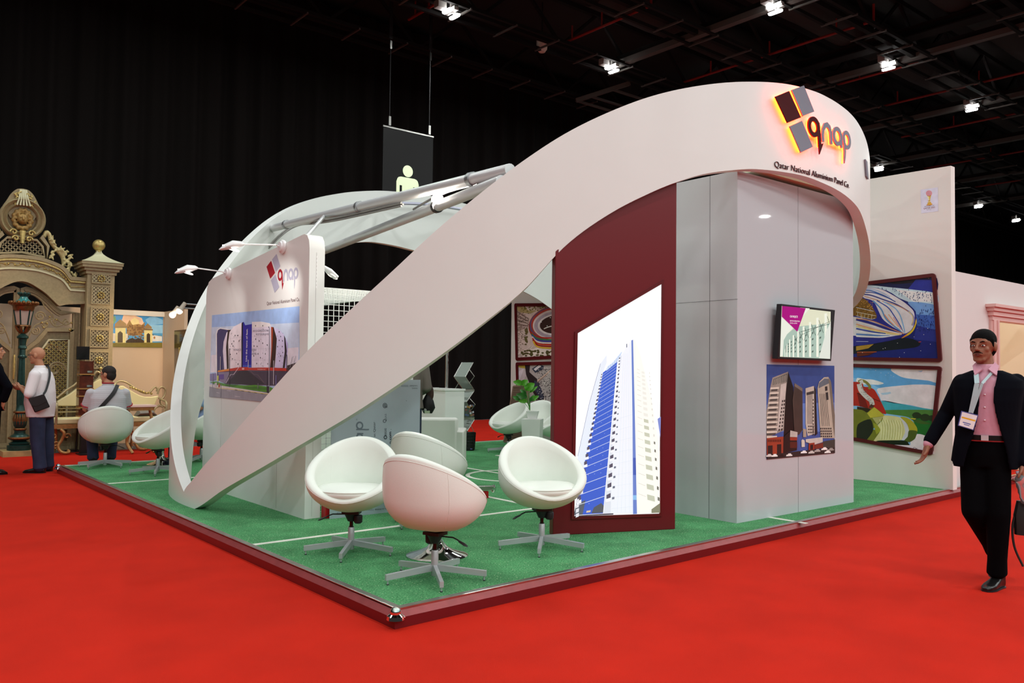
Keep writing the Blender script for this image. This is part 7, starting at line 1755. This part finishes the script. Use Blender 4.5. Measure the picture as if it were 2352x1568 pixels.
for i in range(7): a.line(z((385+i*46,640-18*abs(math.sin(i))),(385+i*46,720)), .7, '#4a3422', 0 if i else 1)
a.poly(z((125,725),(990,720),(990,808),(125,795)), '#7a6c2c'); a.dots(z((855,637)), 2.2, 3, '#a9763a', 10); a.poly(z((150,280),(180,260),(200,340),(160,400),(140,380)), '#6d9a6a')
obj('print', a.mb, bn_, recalc=False)
mb = MB(); mb.smooth = False; p, q = onY(258, 716, WY), onY(377, 723, WY); mb.box2((p.x, WY-.03, p.z-.05), (q.x, WY-.002, p.z+.04), mat('rail_white', '#e2d8c8', .4)); obj('rail', mb, bn_)
gp = thing('dark_wall_panel', 'dark glossy hanging panel beside the arch band on the beige side wall', 'panel', tuple(onX(420, 862, WXr)))
q = [onX(x, y, WXr) for x, y in ((404,759),(448,755),(446,880),(404,862))]
mb = MB(); mb.smooth = False; mb.add([p+V((-.03,0,0)) for p in q]+[p for p in q], [(0,1,2,3),(7,6,5,4),(0,4,5,1),(1,5,6,2),(2,6,7,3),(3,7,4,0)], mat('dark_gloss_panel', '#1d1a10', .15, coat=.5)); obj('panel', mb, gp)
mb = MB(); pq = [onX(x, y, WXr-.034) for x, y in ((412,836),(412,800),(430,808))]; mb.tube([pq[0], pq[1]], .012, GOLDP, 8); mb.tube([onX(413,812,WXr-.034), onX(432,811,WXr-.034)], .012, GOLDP, 8); mb.ball(pq[1], .02, GOLDP, 8); obj('gilt_rail', mb, gp)
WARMB = mat('warm_bulb', '#ffe3bd', .3, emit=14)
for k, (px, py, xx) in enumerate(((397,722,.42),(413,713,.34))):
    p = onX(px, py, WXr-xx); t = thing('booth_spotlight', 'warm lit stand spotlight at the top of the beige wall, ' + ('the lower one' if k == 0 else 'the upper one'), 'spotlight', p)
    mb = MB(); ax = V((-.55,-.1,-.83)); mb.lathe([(0,-.16),(.035,-.15),(.04,-.05),(.05,.0),(.058,.02)], p-ax*.02, mat('spot_grey', '#b5a898', .4), 14, axis=ax); mb.tube([p-ax*.15, p+V((xx-.02,0,.12))], .014, SILVER, 8); obj('housing', mb, t)
    mb = MB(); mb.ball(p+ax*.01, .055, WARMB, 14); obj('bulb', mb, t)
    ld = bpy.data.lights.new('booth_light', 'SPOT'); ld.energy = 45; ld.color = (1,.75,.5); ld.spot_size = R_(120); ld.spot_blend = .7; ld.shadow_soft_size = .05
    lo = bpy.data.objects.new('booth_light', ld); COL.objects.link(lo); lo.location = p+ax*.08; lo.rotation_euler = (V((p.x-1.0, WY-.2, 1.3))-lo.location).to_track_quat('-Z','Y').to_euler()
for lx, ly, e in ((-.9, 10.9, 22), (1.9, 11.6, 30)):
    ld = bpy.data.lights.new('booth_light', 'SPOT'); ld.energy = e; ld.color = (1,.8,.58); ld.spot_size = R_(110); ld.spot_blend = .7; ld.shadow_soft_size = .08
    lo = bpy.data.objects.new('booth_light', ld); COL.objects.link(lo); lo.location = (lx, ly, 3.6); lo.rotation_euler = (V((lx+.3, 12.6, 1.6))-lo.location).to_track_quat('-Z','Y').to_euler()
# bench
BY = 11.75
CUSH = mat('cream_cushion', '#d8cf9e', .55); PC = mat('gilt_frame', '#a89a74', .4, metal=.4, noise=.15, nscale=25); PC2 = mat('gilt_bronze', '#a97c4a', .4, metal=.5, noise=.2, nscale=25)
bc = thing('bench', 'ornate gilt bench with cream humped back cushions in front of the beige wall', 'bench', tuple(onY(247, 1035, BY)))
bx = lambda px, py, Y=BY: onY(px, py, Y)
bk = [(130,932),(130,922),(142,914),(158,905),(170,896),(180,888),(196,893),(204,890),(214,878),(226,870),(238,867),(250,870),(262,878),(272,888),(281,885),(292,892),(304,899),(318,907),(332,911),(348,911),(363,908),(356,925),(352,932)]
mb = MB(); mb.smooth = False; Pn = [(bx(*q).x-X0, bx(*q).z) for q in bk]; mb.prism(Pn, GFm(BY), -.05, .05, CUSH); obj('back_cushion', mb, bc, bevel=.015)
mb = MB()
for pts in (((262,890),(266,880),(276,875),(290,878),(304,887),(318,896),(332,902),(343,901),(350,894),(356,889),(361,892),(360,899)), ((232,866),(222,872),(214,880),(204,878),(196,884),(180,878),(168,886),(152,896),(140,906),(130,914)), ((362,905),(366,892),(374,889),(380,896),(377,910),(368,920),(372,930),(381,935),(378,942)), ((352,950),(356,938),(366,932),(374,934)), ((215,862),(222,853),(230,858),(226,868)), ((246,862),(240,852),(232,855)), ((231,872),(231,846))):
    mb.tube([bx(*q, BY-.02) for q in c2(pts, 5)], .018, PC, 8)
for i in range(9): q = bx(300+i*6, 889+i*2.2-(i > 6)*3, BY-.05); mb.ball(q, .022, GOLDP, 6)
q = bx(231, 846, BY-.02); mb.ball(q, .03, GOLDP, 8)
obj('back_rail', mb, bc)
mb = MB(); sy0, sy1 = BY-.42, BY-.02; zt_ = bx(247, 957, BY-.3).z; xa, xb = bx(122, 960, BY-.3).x, bx(372, 960, BY-.3).x
mb.box2((xa, sy0, zt_-.10), (xb, sy1, zt_), CUSH); obj('seat_cushion', mb, bc, bevel=.025)
mb = MB(); mb.smooth = False; mb.box2((xa-.02, sy0-.02, zt_-.17), (xb+.02, sy1, zt_-.10), PC2); obj('seat_rail', mb, bc)
mb = MB(); mb.smooth = False
for y in (938, 946): p, q = bx(128, y), bx(356, y); mb.bar((p.x, BY, p.z), (q.x, BY, p.z), .02, .02, PC)
obj('lower_rail', mb, bc)
for px in (140, 247, 318):
    c = bx(px, 975, sy0); mb = MB(); zz = c.z-.08
    mb.tube(curve([V((c.x+dx, sy0+dy, zz*t)) for dx, dy, t in ((0,0,1),(.05,-.02,.85),(.02,.0,.6),(-.03,.0,.35),(.0,-.02,.14),(.06,-.06,.07),(.11,-.08,.09),(.115,-.07,.14),(.09,-.07,.15))], 5), .026, PC2, 10)
    for zz2, rr_ in ((.42,.05),(.30,.04)): mb.tube([V((c.x-.07+rr_*(1-a_/13)*math.cos(a_*.6), sy0, zz*zz2+rr_*(1-a_/13)*math.sin(a_*.6))) for a_ in range(12)], .011, PC2, 6)
    for sg in (-1,1): mb.tube([V((c.x+sg*(.10+.055*math.cos(a_*.55)*(1-a_/13)), sy0, zz*.72+.055*math.sin(a_*.55)*(1-a_/13))) for a_ in range(12)], .012, PC2, 6)
    obj('leg', mb, bc)
    mb = MB(); mb.tube([V((c.x, sy1, zt_-.16)), V((c.x+.02, sy1+.02, .2)), V((c.x, sy1+.06, 0.01))], .022, PC2, 8); obj('leg', mb, bc)
for px in (124, 374):
    mb = MB(); c = bx(px, 950, BY-.25); mb.tube(curve([V((c.x, BY-.02, zt_+.30)), V((c.x, BY-.25, zt_+.27)), V((c.x, sy0, zt_+.24)), V((c.x, sy0-.03, zt_+.1)), V((c.x, sy0, zt_-.1))], 6), .02, PC, 8); obj('armrest', mb, bc)
sb = bx(334, 945, BY-.3)
mb = MB(); mb.loft([((sb.x-.17,BY-.3,zt_+.005),(0,.1,0),(0,0,.004)),((sb.x-.12,BY-.3,zt_+.05),(0,.13,0),(0,0,.045)),((sb.x+.1,BY-.3,zt_+.06),(0,.13,0),(0,0,.055)),((sb.x+.18,BY-.3,zt_+.01),(0,.09,0),(0,0,.008))], mat('grey_bag', '#6d6a64', .6), 14)
single('document_bag', mb, 'flat grey bag lying on the cream bench seat', 'bag')
tt = bx(320, 934, BY-.75)
tb_ = thing('side_table', 'narrow pale pink table top with carved apron in front of the bench', 'table', (tt.x, BY-.85, 0))
mb = MB(); mb.smooth = False; p, q = bx(285, 930, BY-.85), bx(352, 930, BY-.85); mb.box2((p.x, BY-1.05, p.z-.03), (q.x, BY-.65, p.z), mat('pale_pink_top', '#e6c9bc', .4)); mb.box2((p.x+.03, BY-1.02, p.z-.09), (q.x-.03, BY-.68, p.z-.03), PC2); obj('table_top', mb, tb_)
for xx in (p.x+.06, q.x-.06): mb = MB(); mb.tube(curve([V((xx, BY-.85, p.z-.06)), V((xx+.04, BY-.9, .45)), V((xx, BY-.85, .2)), V((xx+.07, BY-.95, .012))], 6), .026, PC2, 8); obj('leg', mb, tb_)
# sample display stand with a black panel
dsy = 11.12; dd_ = lambda px, py: onY(px, py, dsy)
ds = thing('sample_display', 'narrow black display stand stacked with glossy red-brown sample trays', 'display stand', (dd_(196,1039).x, dsy, 0))
BRN = mat('sample_brown', '#5a2a1c', .15, coat=.5, noise=.35, nscale=14); TAN = mat('sample_tan', '#a97f45', .3)
xa, xb = dd_(181,900).x, dd_(213,900).x
for y0, y1 in ((829,858),(863,891),(894,908),(910,934),(939,954)):
    za, zb2 = dd_(196,y1).z, dd_(196,y0).z; mb = MB(); mb.smooth = False; mb.box2((xa, dsy-.02, za), (xb, dsy+.16, zb2), BRN); o = obj('sample_tray', mb, ds)
    mb = MB(); mb.smooth = False; mb.box2((xa-.005, dsy-.05, za-.02), (xb+.005, dsy+.16, za), TAN); mb.box2((xb-.1, dsy-.035, za+.02), (xb-.02, dsy-.025, za+.05), CHROME); obj('ledge', mb, o)
mb = MB(); mb.smooth = False; mb.box2((dd_(187,1000).x, dsy+.02, 0.02), (dd_(206,1000).x, dsy+.14, dd_(196,829).z), BLACKM); obj('post', mb, ds)
mb = MB(); mb.smooth = False; mb.box2((dd_(179,1039).x, dsy-.14, 0), (dd_(214,1039).x, dsy+.17, .02), BLACKM); obj('foot', mb, ds)
mb = MB(); mb.smooth = False; p, q = dd_(177,795), dd_(206,826); mb.box2((p.x, dsy+.02, q.z), (q.x, dsy+.07, p.z), mat('black_gloss', '#0f1114', .12, coat=.4)); obj('head_panel', mb, ds)
mb = MB(); p = onZ(174, 1036, 0); mb.cyl((p.x, p.y, .02), (p.x+.05, p.y+.03, 1.15), .012, BLACKM, 8); mb.box((p.x, p.y, .012), (.34,.03,.02), BLACKM); mb.box((p.x, p.y, .012), (.03,.3,.02), BLACKM)
obj('stand_rod', mb, ds)
# folding chair cut by the left edge
fp = onZ(3, 1036, 0); fc = thing('folding_chair', 'white folding chair at the left edge behind the dark-suited man', 'chair', fp)
CWt = mat('chair_white', '#e4e2e0', .35)
sz_ = onP(8, 970, fp, TC).z; ex = onP(18, 970, fp, TC)
mb = MB(); mb.box((ex.x-.20, ex.y+.05, sz_), (.40,.38,.035), CWt); obj('seat', mb, fc, bevel=.012)
for dx, dy in ((-.04,-.12),(-.36,-.12),(-.02,.24),(-.38,.24)): mb = MB(); mb.tube([(ex.x+dx, ex.y+dy, .005), (ex.x+dx*.95, ex.y+dy*.6, sz_)], .012, CHROME, 8); obj('leg', mb, fc)
mb = MB(); mb.box((ex.x-.20, ex.y+.26, sz_+.36), (.40,.03,.2), CWt); obj('backrest', mb, fc, bevel=.01)
for dx in (-.03,-.37): mb = MB(); mb.tube([(ex.x+dx, ex.y+.22, sz_), (ex.x+dx, ex.y+.27, sz_+.45)], .012, CHROME, 8); obj('back_post', mb, fc)
# ---------------------------------------------------------------- output settings
SC.view_settings.view_transform = 'Standard'; SC.view_settings.look = 'None'
SC.view_settings.gamma = 1.0; SC.view_settings.use_curve_mapping = False
SC.view_settings.exposure = 0.0
SC.cycles.max_bounces = 8; SC.cycles.diffuse_bounces = 4; SC.cycles.glossy_bounces = 4; SC.cycles.transmission_bounces = 6
SC.cycles.use_denoising = True; SC.cycles.sample_clamp_indirect = 4.0
SC.cycles.caustics_reflective = False; SC.cycles.caustics_refractive = False
